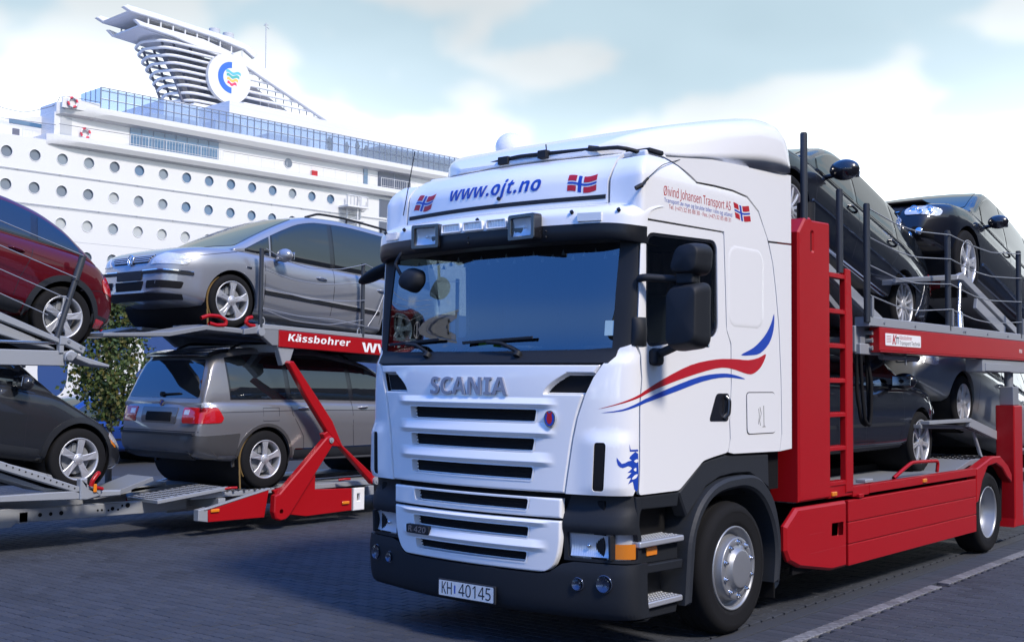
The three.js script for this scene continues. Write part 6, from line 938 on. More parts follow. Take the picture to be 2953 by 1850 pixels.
{
  const NL = NX;
  for (const x of [NL, -8.05]) {
    const near = x === NL, X = (a, b) => near ? [x + a, x + b] : [x - b, x - a], s = near ? 1 : -1;
    part('upper_ramp_rail', slab([[4.5, 3.92], [4.5, 4.02], [0.39, 2.475], [-0.25, 2.235], [-0.25, 2.185], [0.39, 2.395]], ...X(-0.08, 0), 0.006), M.galv, tl);
    part('upper_ramp_web', slab([[4.5, 3.7], [4.5, 3.9], [0.39, 2.34], [-0.1, 2.19], [-0.24, 2.12], [0.0, 2.16], [0.38, 2.26]], ...X(-0.12, -0.05), 0.006), M.galv, tl);
    part('upper_beam', slab([[4.5, 1.945], [4.5, 2.115], [-0.26, 2.105], [-0.33, 2.10], [-0.33, 1.945]], ...X(-0.10, -0.01), 0.008), M.galv, tl);
    part('ram_rod', rod([x - s * 0.05, 2.19, 1.5], [x - s * 0.05, 2.185, -0.24], 0.016, 10), M.chrome, tl);
    const hb = part('hinge_bracket', slab([[-0.25, 2.26], [-0.31, 2.255], [-0.545, 2.145], [-0.515, 2.075], [-0.31, 2.165], [-0.25, 2.165]], ...X(-0.06, 0.02), 0.008), M.galv, tl);
    for (const [z, y] of [[-0.345, 2.205], [-0.485, 2.145]]) part('bolt', rod([x + s * 0.015, y, z], [x + s * 0.03, y, z], 0.018, 6), M.galvDark, hb);
    part('hinge_block', slab([[-0.25, 2.165], [-0.25, 2.08], [-0.30, 2.08], [-0.30, 2.165]], ...X(-0.06, 0.01), 0.006), M.galv, tl);
    part('hinge_lug', slab(roundPoly([[-0.30, 2.08], [-0.36, 2.11], [-0.455, 2.075], [-0.37, 1.985], [-0.30, 2.0]], 0.03), ...X(-0.02, 0.045), 0.01), M.galv, tl);
    part('lug_pin', rod([x + s * 0.04, 2.035, -0.335], [x + s * 0.06, 2.035, -0.335], 0.03, 14), M.galvDark, tl);
    part('ramp_tongue', slab([[-0.44, 2.075], [-0.84, 1.965], [-0.835, 1.935], [-0.60, 1.965], [-0.42, 2.03]], ...X(-0.3, 0), 0.01), M.galv, tl);
    part('rail_post', [rod([x - s * 0.03, 2.22, -0.23], [x - s * 0.03, 3.10, -0.50], 0.030, 12), rod([x - s * 0.03, 2.85, -0.425], [x - s * 0.03, 3.12, -0.508], 0.038, 12)], M.post, tl);
    part('lower_ramp', slab([[4.5, 2.30], [4.5, 2.40], [0.34, 0.985], [-0.54, 0.67], [-0.54, 0.60], [0.34, 0.90]], ...X(-0.10, 0), 0.008), M.galv, tl);
    part('ramp_flange', slab([[4.5, 2.24], [4.5, 2.30], [0.34, 0.88], [-0.2, 0.68], [-0.5, 0.62], [-0.2, 0.64]], ...X(-0.55, -0.11), 0.004), M.galv, tl);
    if (near) for (let i = 0; i < 12; i++) { const z = 0.28 - i * 0.068, y = mix(0.94, 0.645, (0.28 - z) / 0.80); part('ramp_hole', rod([x - 0.002, y, z], [x + 0.003, y, z], 0.009, 8), M.black, tl); }
    part('lower_rail', slab([[4.5, 0.58], [4.5, 0.645], [-0.54, 0.635], [-0.54, 0.545], [0.33, 0.575]], ...X(-0.09, 0.0), 0.006), M.galv, tl);
    const hx = part('lock_box', slab(roundPoly([[-0.52, 0.76], [-0.60, 0.765], [-0.60, 0.66], [-0.76, 0.655], [-0.76, 0.57], [-0.60, 0.535], [-0.52, 0.54]], 0.01), ...X(-0.06, 0.03), 0.01), M.galv, tl);
    part('lock_lever', [tube([[x + s * 0.04, 0.68, -0.63], [x + s * 0.05, 0.74, -0.645], [x + s * 0.04, 0.80, -0.70], [x + s * 0.02, 0.81, -0.73]], 0.026)], M.red, tl); part('lock_bolt', [tube([[x + s * 0.03, 0.66, -0.69], [x + s * 0.02, 0.64, -0.78]], 0.02)], M.red, tl);
    if (near) part('side_marker', box(x + 0.03, x + 0.05, 0.61, 0.70, -0.70, -0.66, 0.01), M.amber, hx);
    part('tail_arm', slab([[-0.60, 0.63], [-1.02, 0.61], [-1.02, 0.55], [-0.62, 0.545]], ...X(-0.10, -0.005), 0.012), M.galv, tl);
    part('wheel_stop', [bar([x - s * 0.35, 0.56, -1.0], [x - s * 0.35, 0.70, -1.48], 0.5, 0.05)], M.galvDark, tl);
    for (const z of [2.6, 3.5]) { const g = new THREE.Group(); g.name = 'wheel'; g.position.set(x - s * 0.2, 0.36, z); tl.add(g); part('tyre', new THREE.TorusGeometry(0.26, 0.11, 12, 32).rotateY(Math.PI / 2).scale(1.2, 1, 1), M.rubber, g); part('rim', rod([-0.06, 0, 0], [0.06, 0, 0], 0.2, 24), M.galv, g); }
    for (const z of [1.4, 4.0]) part('deck_column', box(x - s * 0.10 - 0.05, x - s * 0.10 + 0.05, 0.6, 3.6 + (z - 4) * 0.38, z - 0.06, z + 0.06), M.galv, tl);
  }
  for (const [a, b] of [[[0.42, 3.39], [-0.49, 3.12]], [[0.41, 3.14], [-0.41, 2.88]], [[0.40, 2.90], [-0.33, 2.65]], [[0.40, 2.66], [-0.11, 2.47]]]) { const k = (a[1] - b[1]) / (a[0] - b[0]); part('wire_rope', tube([[NL + 0.01, a[1] + k * 2.2 + 0.02, a[0] + 2.2], [NL + 0.01, a[1], a[0]], [NL + 0.01, b[1], b[0]]], 0.006, 6, 20), M.cable, tl); }
  for (const cx of [-6.42, -7.60]) { part('wheel_track', bar([cx, 3.88, 4.5], [cx, 2.13, -0.30], 0.55, 0.05), M.galv, tl); part('wheel_track', bar([cx, 2.2, 4.5], [cx, 0.60, -0.9], 0.55, 0.05), M.galv, tl); }
  const ch = part('chassis_beam', [slab([[4.5, 0.27], [4.5, 0.46], [0.05, 0.46], [-0.02, 0.45], [-1.56, 0.43], [-2.1, 0.42], [-2.1, 0.30], [-1.56, 0.29], [-0.02, 0.31], [0.03, 0.27]], -6.42, -6.30, 0.006)], M.galv, tl);
  part('chassis_beam', [slab([[4.5, 0.27], [4.5, 0.46], [-2.1, 0.42], [-2.1, 0.30]], -7.7, -7.58, 0.006)], M.galv, tl);
  for (const [z, y, r] of [[-0.28, 0.375, 0.022], [-0.40, 0.375, 0.02], [-0.52, 0.375, 0.024], [-0.95, 0.37, 0.012], [-1.0, 0.37, 0.012], [-1.08, 0.36, 0.012], [-1.13, 0.375, 0.022], [-1.20, 0.36, 0.012], [-1.25, 0.40, 0.012], [-1.32, 0.40, 0.028]]) part('chassis_hole', rod([-6.301, y, z], [-6.296, y, z], r, 12), M.black, tl);
  part('drawbar', [bar([-6.6, 0.36, -1.9], [-6.8, 0.36, -3.2], 0.14, 0.14)], M.galv, tl);
  for (const z of [-0.1, 1.6, 3.6]) { part('cross_member', box(-7.7, -6.3, 0.30, 0.42, z - 0.05, z + 0.05), M.galv, tl); part('cross_member', box(-7.95, -6.05, 1.97, 2.07, z - 0.05, z + 0.05), M.galv, tl); }
}
// ================================================================ cruise ferry alongside the quay
const ship = thing('cruise_ferry', 'large white cruise ferry with rows of round windows and finned funnel behind the trailers', 'ship');
ship.position.set(-88, 0, -40); ship.rotation.y = -3.2 * D2R;
const SM = {
  white: new THREE.MeshStandardMaterial({ color: lin(0.62, 0.625, 0.64), roughness: 0.5, roughnessMap: smudgeT }), blue: new THREE.MeshStandardMaterial({ color: lin(0.018, 0.055, 0.19), roughness: 0.45 }),
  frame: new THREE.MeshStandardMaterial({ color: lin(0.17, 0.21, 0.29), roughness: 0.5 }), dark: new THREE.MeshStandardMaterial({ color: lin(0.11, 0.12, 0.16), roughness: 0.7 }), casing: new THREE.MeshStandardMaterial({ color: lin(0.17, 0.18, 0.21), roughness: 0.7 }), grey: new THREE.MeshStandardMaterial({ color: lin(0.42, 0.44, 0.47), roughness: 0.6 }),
  pane: new THREE.MeshPhysicalMaterial({ color: lin(0.62, 0.73, 0.88), roughness: 0.04, transmission: 0.85, thickness: 0, ior: 1.5 }), window: new THREE.MeshPhysicalMaterial({ color: lin(0.05, 0.13, 0.24), roughness: 0.05, ior: 1.9 }), shade: new THREE.MeshPhysicalMaterial({ color: lin(0.06, 0.075, 0.12), roughness: 0.15 }),
};
const port = [lin(0.10, 0.13, 0.18), lin(0.06, 0.13, 0.24), lin(0.17, 0.21, 0.26), lin(0.34, 0.36, 0.38)].map((c) => new THREE.MeshPhysicalMaterial({ color: c, roughness: 0.08, ior: 1.7 }));
{
  const P = (n, g, m, p = ship, l) => part(n, g, m, p, l), bx = (u0, u1, y0, y1, l0, l1, r = 0.03) => box(u0, u1, y0, y1, Math.min(l0, l1), Math.max(l0, l1), r);
  P('hull', [bx(-31, 0, -1, 9.2, -150, 70, 0.2)], SM.blue);
  const rows = [[20.3, 3, 16], [17.57, 3, 14], [14.82, 2, 11], [12.1, 1, 7]], holes = [];
  for (const [y, a, n] of rows) for (let i = -a; i < n - 1; i++) { const l = -0.6 - i * 2.386; holes.push(Array.from({ length: 24 }, (_, k) => [l + 0.5 * Math.cos(k / 24 * 6.2832), y + 0.5 * Math.sin(k / 24 * 6.2832)])); }
  P('side_wall', [slab([[12, 9.2], [12, 21.75], [-60, 21.75], [-60, 9.2]], -0.24, 0, 0.02, holes), bx(-31, -0.25, 9.2, 21.75, -150, 70, 0.1), bx(-0.25, 0, 9.2, 21.75, -150, -60.02, 0.01), bx(-0.25, 0, 9.2, 21.75, 12.02, 70, 0.01)], SM.white);
  P('hull_plating_seam', [bx(0, 0.012, 15.98, 16.02, -60, 5), bx(0, 0.012, 13.35, 13.39, -60, 5)], SM.grey);
  // hull lettering far below the windows
  const map = (l0, y0) => (u, v) => ({ p: V(0, y0 + v, l0 - u), n: V(1, 0, 0) });
  let l0 = 16; for (const ch of 'COLOR') { const sh = letters(ch, 6.2, { fit: ch === 'L' ? 4.2 : 5.6 }); P('hull_letter', layAll(sh, map(l0, -0.9), { off: 0.02, edge: 5 }), SM.white); l0 -= ch === 'L' ? 5.0 : 6.5; }
  // round windows
  const ring = new THREE.TorusGeometry(0.50, 0.035, 8, 32).rotateY(Math.PI / 2), disc = new THREE.CylinderGeometry(0.49, 0.49, 0.03, 32).rotateZ(Math.PI / 2), rnd = rng(21);
  rows.forEach(([y, a, n], r) => { for (let i = -a; i < n - 1; i++) { const l = -0.6 - i * 2.386; const m = P('porthole', ring, SM.white); m.position.set(0.0, y, l); const c = rnd(), pick = r === 2 || (r === 1 && i === 4) ? (c < 0.5 ? 2 : 3) : i < 5 ? (c < 0.6 ? 0 : 2) : c < 0.75 ? 1 : 2; P('pane', disc, port[pick], m).position.x = -0.16; } });
  for (const y of [18.95, 16.2]) { P('wall_pipe', [tube([[0.10, y, 5], [0.10, y, -20], [0.10, y + 0.05, -60]], 0.035, 6, 8)], SM.grey); for (let i = 0; i < 12; i++) P('pipe_clip', bx(0, 0.12, y - 0.05, y + 0.05, 2 - i * 3.6, 2.1 - i * 3.6, 0.01), SM.grey); }
  // balcony deck
  const slabProf = (y0, y1, l0, out) => { const pts = []; for (let i = 0; i <= 10; i++) { const t = i / 10; pts.push(V(0, 0, 0)); } const rings = []; for (const [l, k] of [[l0, 0.02], [l0 - 0.4, 0.35], [l0 - 1.2, 0.65], [l0 - 2.6, 0.9], [l0 - 4.5, 1], [-150, 1]]) { const o = out * k; rings.push([V(-3, y1, l), V(o, y1, l), V(o + 0.03 * k, y1 - (y1 - y0) * 0.45, l), V(o * 0.75, y0 + (y1 - y0) * 0.15, l), V(-0.05, y0, l), V(-3, y0, l)]); } return toCreasedNormals(loft(rings), 0.5); };
  P('balcony', slabProf(21.35, 22.3, -3.9, 0.75), SM.white); P('upper_balcony', slabProf(24.05, 25.12, -4.7, 0.75), SM.white);
  P('balcony_wall', [bx(-28, -0.1, 22.2, 24.3, -150, -4.6)], SM.white);
  P('deckhouse', [bx(-28, -3.5, 25.1, 29.3, -150, -24), bx(-26, -9, 25.1, 29.6, -60, -20)], SM.white);
  P('door', [bx(-0.12, -0.05, 22.3, 23.95, -6.15, -5.15, 0.02)], SM.grey);
  // large balcony windows with mullions and railing
  const bigWin = (l0, l1, n, mat) => { const f = P('window', [bx(-0.12, -0.02, 22.3, 24.15, l0 - 0.05, l1 + 0.05, 0.01)], SM.frame); const w = (l1 - l0) / n; for (let i = 0; i < n; i++) P('pane', bx(-0.04, 0.0, 22.38, 24.08, l0 + i * w - 0.05, l0 + (i + 1) * w + 0.05, 0.005), mat, f); };
  bigWin(-11.5, -20.7, 8, SM.window); bigWin(-40.3, -45.0, 2, SM.shade); bigWin(-38.3, -38.95, 1, SM.window);
  const railing = (l0, l1, y = 22.35, h = 0.95, u = 0.68, step = 0.30) => { const g = P('railing', [tube([[u, y + h, l0], [u, y + h, l1]], 0.03, 6, 2), tube([[u, y + 0.1, l0], [u, y + 0.1, l1]], 0.02, 6, 2)], SM.white); const n = Math.round(Math.abs(l1 - l0) / step); const bars = []; for (let i = 0; i <= n; i++) bars.push(rod([u, y, mix(l0, l1, i / n)], [u, y + h, mix(l0, l1, i / n)], i % 6 ? 0.013 : 0.035, 5)); const b = P('railing_bars', bars, SM.white, g); b.userData.kind = 'stuff'; };
  railing(-11.2, -20.7); railing(-40.2, -45);
  P('hand_rail', [tube([[0.6, 23.15, -4.7], [0.68, 23.22, -11.2]], 0.025, 5, 2)], SM.dark); P('hand_rail', [tube([[0.68, 23.22, -20.7], [0.68, 23.3, -40]], 0.025, 5, 2)], SM.dark);
  for (let i = 0; i < 12; i++) P('rail_stanchion', rod([0.68, 22.3, -22 - i * 1.5], [0.68, 23.25, -22 - i * 1.5], 0.02, 5), SM.white);
  P('fire_box', [bx(-0.1, 0.15, 22.35, 22.95, -32.2, -31.5)], M.decalRed); P('porthole', [ring.clone().translate(-0.07, 23.3, -28.7)], SM.white); P('pane', disc.clone().translate(-0.07, 23.3, -28.7), port[0]);
  for (const [y0, y1, l1] of [[19.2, 21.1, -46], [16.9, 18.75, -46], [14.4, 16.4, -46]]) { const w = P('window', bx(0, 0.05, y0, y1, -40.5, l1), SM.frame); P('pane', bx(0.03, 0.07, y0 + 0.08, y1 - 0.08, -40.6, -42.4, 0.01), SM.shade, w); P('pane', bx(0.03, 0.07, y0 + 0.08, y1 - 0.08, -42.5, l1 - -0.1, 0.01), SM.shade, w); }
  // glass wind screen along the upper deck
  const gal = new THREE.Group(); gal.name = 'glass_screen'; ship.add(gal);
  const pg = new THREE.BoxGeometry(0.03, 0.80, 0.70), pg2 = new THREE.BoxGeometry(0.03, 0.86, 0.70), mull = new THREE.BoxGeometry(0.10, 1.9, 0.075); 
  for (let i = 0; i < 66; i++) { const l = -8.4 - i * 0.79; for (const [g, y] of [[pg, 25.56], [pg2, 26.48]]) { const m = P('pane', g, SM.pane, gal); m.position.set(0.55, y, l - 0.395); } const m = P('mullion', mull, SM.frame, gal); m.position.set(0.55, 26.05, l); }
  for (const y of [25.12, 25.98, 26.72, 26.99]) P('screen_rail', bx(0.51, 0.59, y - 0.035, y + 0.035, -61, -8.36, 0.01), SM.frame, gal);
  for (let i = 0; i < 4; i++) { const m = P('pane', bx(0.55 - (i + 1) * 0.9 + 0.05, 0.55 - i * 0.9 - 0.05, 25.15, 26.95, -8.37, -8.34, 0.005), SM.pane, gal); P('mullion', bx(0.51 - i * 0.9, 0.59 - i * 0.9, 25.1, 27.0, -8.40, -8.32), SM.frame, gal); }
  P('deck_awning', [bx(-3.6, 0.3, 26.6, 26.72, -60, -40), bx(-3.4, -1.2, 25.1, 26.5, -24, -21), bx(-3.4, -1.0, 25.1, 26.2, -32, -27), bx(-3.4, -1.0, 25.1, 26.0, -19, -14)], SM.grey);
  // open deck forward
  P('forward_house', [slab([[4.0, 21.7], [2, 22.6], [-0.9, 23.4], [-4.8, 24.3], [-4.8, 21.7]], -9, -2.5, 0.05)], SM.white); P('forward_windows', [bx(-2.5, -2.45, 23.2, 23.55, -4.6, -1.8)], SM.window);
  P('forward_door', [bx(-2.5, -2.42, 21.8, 22.8, -2.7, -2.1)], SM.dark); railing(-2.6, -4.0, 21.75, 0.95, -1.6, 0.3);
  P('forward_rail', [tube([[0, 22.9, 5], [0, 23.0, -1], [0.2, 23.1, -4.6]], 0.025, 5, 4)], SM.dark); P('forward_rail', [tube([[-1.5, 25.3, 2], [-1.5, 24.2, -0.5], [-1.5, 24.1, -2.7], [-0.4, 24.9, -4.8], [0.5, 25.6, -4.9], [0.9, 25.55, -8.2]], 0.03, 5, 20)], SM.dark);
  P('bulwark', [bx(0.45, 0.65, 24.6, 25.5, -8.3, -4.9, 0.05)], SM.white);
  // funnel with wrap-around tubes
  const N = -15, F = -21, lv = [[31.7, -26.5, -46.4], [32.45, -26.1, -44.6], [33.2, -25.6, -42.7], [33.92, -25.1, -40.8], [34.62, -24.7, -38.9], [35.32, -24.2, -37.1], [36.05, -23.7, -35.3], [36.78, -23.25, -33.5], [37.45, -22.9, -31.5]];
  for (const [y, b, r] of lv) P('funnel_tube', [new THREE.TubeGeometry(new THREE.CatmullRomCurve3([V(N, y, r), V(N, y, (r + b) / 2), V(N, y, b - 1.6), V(N - 0.25, y, b - 0.5), V(N - 0.9, y, b), V((N + F) / 2, y + 0.1, b + 0.5), V(F + 0.9, y, b), V(F + 0.2, y, b - 0.6), V(F, y, b - 1.6), V(F, y, r)], false, 'catmullrom', 0.3), 70, 0.165, 8)], SM.white);
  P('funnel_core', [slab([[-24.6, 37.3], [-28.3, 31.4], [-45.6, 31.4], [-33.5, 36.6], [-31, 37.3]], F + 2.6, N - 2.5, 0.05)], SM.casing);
  for (const l of [-25.2, -26.6, -28.6]) for (const u of [N - 1.0, F + 1.0]) P('funnel_post', rod([u, 31.2, l - 1.2], [u, 37.6, l + 1.6], 0.14, 8), SM.dark);
  for (let i = 0; i < 8; i++) { const l = -36 - i * 1.1; P('funnel_brace', rod([N - 0.5, 31.5, l], [N - 0.5, 36.4 - i * 0.42, l + 0.4], 0.07, 6), SM.grey); }
  P('funnel_base', [slab([[-25.8, 29.2], [-26.8, 31.3], [-47.5, 31.3], [-50, 29.2]], F - 0.5, N + 0.6, 0.1)], SM.white);
  for (const u of [N - 0.1, F - 0.5]) P('funnel_slope', [slab([[-31.5, 36.9], [-31.5, 37.75], [-35.0, 37.2], [-48.4, 32.0], [-47.5, 31.0], [-46.4, 31.6], [-33.4, 36.4]], u, u + 0.6, 0.1)], SM.white);
  const disc2 = P('funnel_disc', [new THREE.CylinderGeometry(2.72, 2.72, 0.5, 64).rotateZ(Math.PI / 2).translate(N + 0.45, 34.7, -31.0)], SM.white);
  const dm = (u, v) => ({ p: V(N + 0.7, 34.8 + v, -31.25 - u), n: V(1, 0, 0) });
  const arc = (r, a0, a1, n = 30) => Array.from({ length: n + 1 }, (_, i) => [r * Math.cos(mix(a0, a1, i / n)), r * Math.sin(mix(a0, a1, i / n))]);
  P('logo_letter', lay(shapeOf([...arc(1.75, Math.PI * 0.5, Math.PI * 1.5), ...arc(1.08, Math.PI * 1.5, Math.PI * 0.5)]), dm, { off: 0.015, edge: 3 }), new THREE.MeshStandardMaterial({ color: lin(0.03, 0.13, 0.50), roughness: 0.5 }), disc2);
  [[0.62, lin(0.10, 0.42, 0.65)], [0.22, lin(0.06, 0.36, 0.34)], [-0.20, lin(0.85, 0.45, 0.10)], [-0.62, lin(0.62, 0.05, 0.12)]].forEach(([y, c], k) => { const tp = [], bt = []; for (let i = 0; i <= 20; i++) { const x = mix(-0.72 + k * 0.06, 1.15 - k * 0.17, i / 20), w = 0.11 * Math.sin(i / 20 * 9 + 0.5) - 0.06 * i / 20; tp.push([x, y + w + 0.15]); bt.push([x, y + w - 0.15]); } P('logo_wave', lay(shapeOf([...tp, ...bt.reverse()]), dm, { off: 0.015, edge: 3 }), new THREE.MeshStandardMaterial({ color: c, roughness: 0.5 }), disc2); });
  // wings above the funnel
  const topFin = [[-18.5, 39.85], [-19.0, 40.15], [-22.6, 40.0], [-27.1, 39.72], [-31.3, 39.5], [-33.8, 39.05], [-34.9, 38.3], [-34.5, 37.75], [-33.2, 38.45], [-29.5, 38.95], [-24.3, 39.3], [-19.4, 39.5]], secFin = [[-19.8, 38.85], [-20.1, 38.9], [-21.0, 38.75], [-28, 38.55], [-33.2, 37.6], [-33.4, 36.6], [-29.5, 37.15], [-24.3, 38.0], [-20.5, 38.3]];
  for (const u of [N - 0.4, F]) { P('funnel_wing', [slab(topFin, u, u + 0.6, 0.08)], SM.white); P('funnel_wing', [slab(secFin, u + 0.05, u + 0.5, 0.08)], SM.white); for (let i = 0; i < 9; i++) { const l = -21.5 - i * 1.45; P('wing_strut', rod([u + 0.3, 38.2 - i * 0.06, l], [u + 0.3, 39.4 - i * 0.06, l], 0.10, 6), SM.white); } }
  P('wing_deck', [slab([[-19.4, 39.5], [-19.2, 39.62], [-33.6, 38.75], [-33.2, 38.5]], F + 0.55, N - 0.4, 0.03)], SM.white); P('wing_deck', [slab([[-20.5, 38.3], [-20.5, 38.45], [-29, 38.0], [-29.5, 37.3]], F + 0.55, N - 0.4, 0.03)], SM.white);
  for (const [l, r, h] of [[-28.4, 0.38, 40.6], [-29.8, 0.34, 40.5], [-31.3, 0.62, 41.0], [-33.1, 0.62, 40.9]]) P('chimney', [new THREE.CylinderGeometry(r, r * 1.15, h - 38.5, 20, 1, true).translate(-18, (h + 38.5) / 2, l), new THREE.CylinderGeometry(r * 0.97, r * 0.97, 0.1, 20).translate(-18, h - 0.15, l)], SM.grey);
  P('mast', [rod([N, 36, -36.15], [N, 42.2, -36.1], 0.06, 6), rod([N, 41.6, -36.5], [N, 41.9, -35.8], 0.05, 6), rod([N, 42.0, -36.4], [N, 42.0, -35.9], 0.05, 6)], SM.grey);
  P('radome', [new THREE.SphereGeometry(2.1, 28, 20).translate(-12, 33.1, -73.6), new THREE.CylinderGeometry(1.2, 1.6, 4, 16).translate(-12, 29.6, -73.6)], SM.white);
  // side gangway frame
  const gw = P('gangway_tower', [bx(0.1, 1.6, 19.55, 19.75, -37.8, -35), bx(0.3, 1.2, 18.2, 18.35, -37.6, -35.6), rod([0.5, 16, -35.8], [0.5, 21, -35.8], 0.09, 6), rod([1.2, 16, -36.6], [1.2, 20.8, -36.6], 0.09, 6), rod([0.5, 16, -37.5], [0.5, 21, -37.5], 0.09, 6)], SM.white);
  for (let i = 0; i < 7; i++) P('gangway_bar', rod([1.5, 19.7, -35 - i * 0.45], [1.5, 20.75, -35 - i * 0.45], 0.05, 5), SM.grey, gw); P('gangway_rail', rod([1.5, 20.75, -35], [1.5, 20.75, -37.8], 0.06, 5), SM.white, gw); P('gangway_door', new THREE.TorusGeometry(0.62, 0.06, 6, 24).rotateY(Math.PI / 2).translate(0.1, 20.2, -38.1), SM.white, gw); P('gangway_panel', bx(1.45, 1.55, 19.8, 20.7, -37.4, -36.8), SM.white, gw);
  for (let i = 0; i < 5; i++) P('gangway_bar', rod([0.5, 16.2 + i * 0.7, -35.8], [1.2, 16.6 + i * 0.7, -36.6], 0.05, 5), SM.grey, gw);
}
// lifebuoys hung on the ship
const toWorld = (u, y, l) => V(u, y, l).applyEuler(ship.rotation).add(ship.position);
{
  const buoy = (lab, u, y, l) => { const b = thing('lifebuoy', lab, 'lifebuoy', 'lifebuoys on the ferry'); for (let i = 0; i < 8; i++) part('ring_segment', new THREE.TorusGeometry(0.40, 0.10, 8, 6, Math.PI / 4).rotateZ(i * Math.PI / 4).rotateY(Math.PI / 2), i % 2 ? SM.white : new THREE.MeshStandardMaterial({ color: lin(0.62, 0.06, 0.10), roughness: 0.6 }), b); b.position.copy(toWorld(u, y, l)); b.rotation.y = ship.rotation.y; };
  buoy('red and white lifebuoy on the white bulwark beside the glass screen', 0.8, 25.15, -5.75); buoy('red and white lifebuoy on the balcony wall below the upper bulwark', 0.12, 22.85, -7.3);
}
// ================================================================ parked car, tree, people on deck, houses across the yard
{
  const S = { ...estate, paint: paint(0.012, 0.045, 0.22, 0.2, 0.35), arch: 0, archK: 1.12, side: [['side_moulding', [[-0.92, 0.50], [0.92, 0.50], [0.92, 0.54], [-0.92, 0.54]], M.plastic, 0.01, 0.01]], rails: [0.1, -1.85], railMat: M.alu };
  const c = makeCar('parked_estate', 'blue estate car parked on the quay behind the tree', S); c.position.set(-17.9, 0, -7.6);
}
{ // small street tree
  const t = thing('tree', 'young leafy tree with yellow green leaves between the trailers and the ship', 'tree'); t.position.set(-10.72, 0, -3.75);
  t.scale.setScalar(0.98); const rnd = rng(77), trunk = [rod([0, 0, 0], [0.02, 1.3, 0.01], 0.055, 10, 0.042), rod([0.02, 1.28, 0.01], [-0.02, 2.6, 0.03], 0.042, 8, 0.022), rod([-0.02, 2.58, 0.03], [0.03, 3.35, 0.0], 0.022, 6, 0.006)];
  const tips = []; for (let i = 0; i < 34; i++) { const y = 1.15 + i / 34 * 2.05, a = i * 2.4 + rnd(), r = (0.62 - 0.14 * Math.abs(y - 2.2)) * (0.55 + 0.5 * rnd()) * (y > 3 ? 0.45 : 1) * (y < 1.5 ? 0.75 : 1), e = V(Math.cos(a) * r, y + 0.28 * rnd() + 0.05, Math.sin(a) * r); trunk.push(tube([[0, y - 0.1, 0], [e.x * 0.5, y + 0.06, e.z * 0.5], e], 0.010, 5, 8)); tips.push(e); for (const k of [0.45, 0.7, 0.9]) tips.push(e.clone().multiply(V(k, 1, k)).add(V(0, -0.06 * k, 0))); }
  part('trunk', trunk, new THREE.MeshStandardMaterial({ color: lin(0.06, 0.05, 0.04), roughness: 0.9 }), t);
  const greens = [lin(0.055, 0.10, 0.016), lin(0.085, 0.115, 0.016), lin(0.04, 0.075, 0.014), lin(0.13, 0.12, 0.018)].map((c) => new THREE.MeshPhysicalMaterial({ color: c, roughness: 0.7, transmission: 0.25, thickness: 0, side: THREE.DoubleSide }));
  const bins = greens.map(() => []); const leaf = new THREE.BufferGeometry(); leaf.setAttribute('position', new THREE.Float32BufferAttribute([0, 0, 0, -0.5, 0.45, 0.10, 0, 1, 0, 0, 0, 0, 0, 1, 0, 0.5, 0.45, 0.10], 3)); leaf.computeVertexNormals();
  const m = new THREE.Matrix4(), q = new THREE.Quaternion(), e = new THREE.Euler();
  for (const c of tips) { const n = 30 + Math.floor(rnd() * 18); for (let i = 0; i < n; i++) { const d = V(rnd() - 0.5, rnd() - 0.5, rnd() - 0.5).multiplyScalar(0.5); e.set(rnd() * 6.3, rnd() * 6.3, rnd() * 6.3); const s = 0.038 + 0.034 * rnd(); m.compose(c.clone().add(d), q.setFromEuler(e), V(s, s * 1.3, s)); bins[Math.min(3, Math.floor(Math.pow(rnd(), 1.4) * 4))].push(leaf.clone().applyMatrix4(m)); } }
  bins.forEach((b, i) => { const c = part('crown', b, greens[i], t); c.userData.kind = 'stuff'; });
}
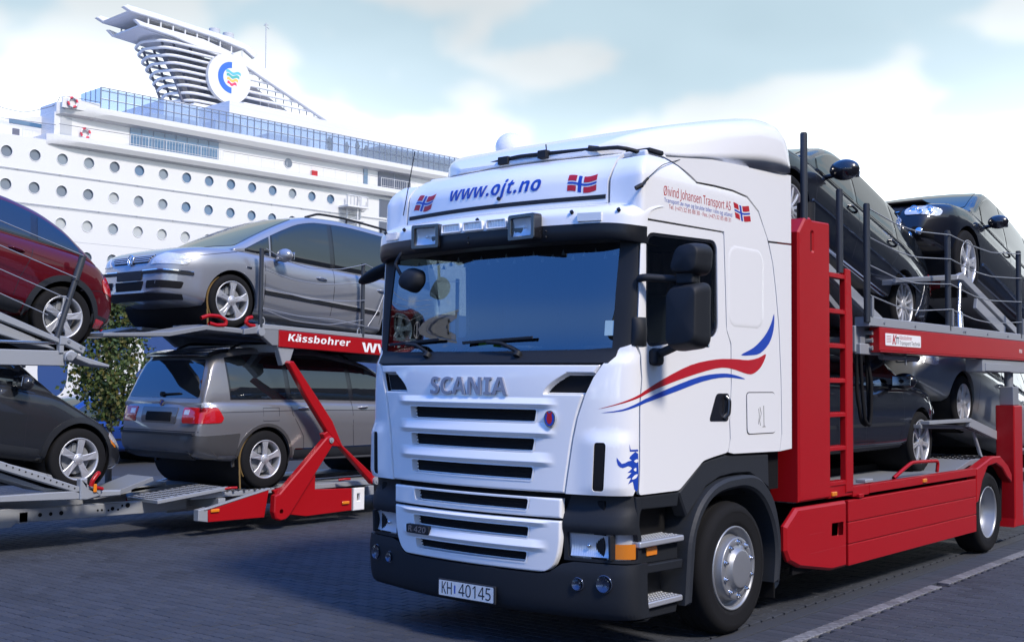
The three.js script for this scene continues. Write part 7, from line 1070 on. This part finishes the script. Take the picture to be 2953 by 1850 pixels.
{ // onlookers behind the glass screen
  const mc = new MarchingCubes(34, new THREE.MeshBasicMaterial(), false, false, 60000); mc.isolation = 0;
  const build = (arm) => {
    const J = { head: [0, 1.62, 0.02, 0.105], neck: [0, 1.48, 0, 0.06], ch: [0, 1.28, 0, 0.15], hip: [0, 0.95, 0, 0.14] };
    const bones = [[J.head, [0, 1.60, 0.0, 0.10]], [J.neck, J.ch], [J.ch, J.hip]];
    for (const s of [-1, 1]) { bones.push([[s * 0.14, 1.38, 0, 0.075], [s * 0.20, 1.10, arm * 0.05, 0.055]], [[s * 0.20, 1.10, arm * 0.05, 0.055], [s * 0.15, 1.02 + arm * 0.15, 0.10 + arm * 0.15, 0.04]], [[s * 0.09, 0.92, 0, 0.10], [s * 0.10, 0.50, 0.02, 0.075]], [[s * 0.10, 0.50, 0.02, 0.075], [s * 0.10, 0.08, 0, 0.05]], [[s * 0.10, 0.06, 0, 0.05], [s * 0.11, 0.04, 0.14, 0.04]]); }
    const d = (p) => { let f = 0; const k = 18; for (const [a, b] of bones) { const A = V(a[0], a[1], a[2]), B = V(b[0], b[1], b[2]), ab = B.clone().sub(A), t = clamp(p.clone().sub(A).dot(ab) / Math.max(ab.lengthSq(), 1e-9)); f += Math.exp(-k * (p.distanceTo(A.addScaledVector(ab, t)) - mix(a[3], b[3], t))); } return -Math.log(f + 1e-20) / k; };
    const n = 34; for (let z = 0; z < n; z++) for (let y = 0; y < n; y++) for (let x = 0; x < n; x++) mc.setCell(x, y, z, -d(V((x / n * 2 - 1) * 0.9, (y / n * 2 - 1) * 0.9 + 0.85, (z / n * 2 - 1) * 0.9)));
    mc.update(); const c = mc.count ?? mc.geometry.drawRange.count, g = new THREE.BufferGeometry(); g.setAttribute('position', new THREE.Float32BufferAttribute(mc.positionArray.slice(0, c * 3), 3)); g.scale(0.9, 0.9, 0.9).translate(0, 0.85, 0); g.computeVertexNormals(); return mergeVertices(g, 1e-3).computeVertexNormals() || g;
  };
  const geos = [build(0), build(1)];
  const wear = [['dark coat', 0.02, 0.02, 0.03], ['navy jacket', 0.015, 0.025, 0.06], ['grey jacket', 0.06, 0.06, 0.07], ['black coat', 0.01, 0.01, 0.012]];
  const spots = [[-33.6, 0], [-34.2, 1], [-36.7, 0], [-37.3, 1], [-38.9, 0], [-39.4, 1], [-40.6, 0], [-41.5, 1], [-42.2, 0], [-42.8, 0], [-43.5, 1], [-44.3, 0], [-45.0, 1]];
  spots.forEach(([l, k], i) => { const [w, r, g, b] = wear[i % 4]; const p = thing('person', `person in ${w} standing at the glass screen on the ferry deck`, 'person', `onlookers in ${w} at the glass screen`); const m = part('figure', geos[k], new THREE.MeshStandardMaterial({ color: lin(r, g, b), roughness: 0.9 }), p); p.position.copy(toWorld(0.1 - (i % 3) * 0.5, 25.1, l)); p.rotation.y = Math.PI / 2 + ship.rotation.y + (i % 5 - 2) * 0.2; p.scale.setScalar(0.96 + (i % 4) * 0.03); });
}
{ // row of houses across the yard, mirrored in the windscreen, plus added unseen warehouses
  const walls = [lin(0.10, 0.055, 0.04), lin(0.22, 0.20, 0.17), lin(0.055, 0.055, 0.06)].map((c) => new THREE.MeshStandardMaterial({ color: c, roughness: 0.85 })), roofs = [lin(0.09, 0.04, 0.03), lin(0.05, 0.05, 0.055)].map((c) => new THREE.MeshStandardMaterial({ color: c, roughness: 0.8 }));
  const house = (lab, x, z, turn, w, d, h, rh, wi, ri) => { const b = thing('house', lab, 'house', 'houses across the yard'); b.position.set(x, 0, z); b.rotation.y = turn; part('wall', box(-w / 2, w / 2, 0, h, -d / 2, d / 2, 0.05), walls[wi], b); part('roof', [slabZ([[-w / 2 - 0.4, h], [w / 2 + 0.4, h], [w / 2 - rh * 0.6, h + rh], [-w / 2 + rh * 0.6, h + rh]], -d / 2 - 0.3, d / 2 + 0.3, 0.05)], roofs[ri], b); const n = Math.floor(w / 2.6); for (let f = 0; f < Math.floor(h / 3); f++) for (let i = 0; i < n; i++) { const wx = -w / 2 + (i + 0.5) * w / n; const fr = part('window', box(wx - 0.65, wx + 0.65, 0.9 + f * 3, 2.5 + f * 3, -d / 2 - 0.05, -d / 2 + 0.02, 0.02), M.whitePlain, b); part('pane', box(wx - 0.56, wx + 0.56, 1.0 + f * 3, 2.4 + f * 3, -d / 2 - 0.07, -d / 2 - 0.04, 0.01), M.glass, fr); } };
  house('long brick house with red hipped roof across the yard', -58, 40, 0.95, 30, 12, 6, 3.2, 0, 0); house('pale rendered house with dark roof across the yard', -22, 62, 0.3, 24, 12, 8, 3, 1, 1); house('tall square tower block across the yard', -5.5, 60, 0.1, 8, 8, 17, 0.6, 2, 1);
  house('added unseen grey warehouse with dark roof for dark car reflections', 33, -2, -1.57, 46, 14, 13, 2.5, 2, 1); house('added unseen dark warehouse with red roof for dark car reflections', 34, -46, -1.57, 40, 14, 17, 3, 2, 0); house('unseen dark block added to keep bright sky out of car reflections', 36, -112, -1.57, 90, 16, 24, 2, 2, 1);  // out-of-view blocks added, dark and tall, so black car sides mirror less sky
}
lit(scene);
renderer.render(scene, camera);
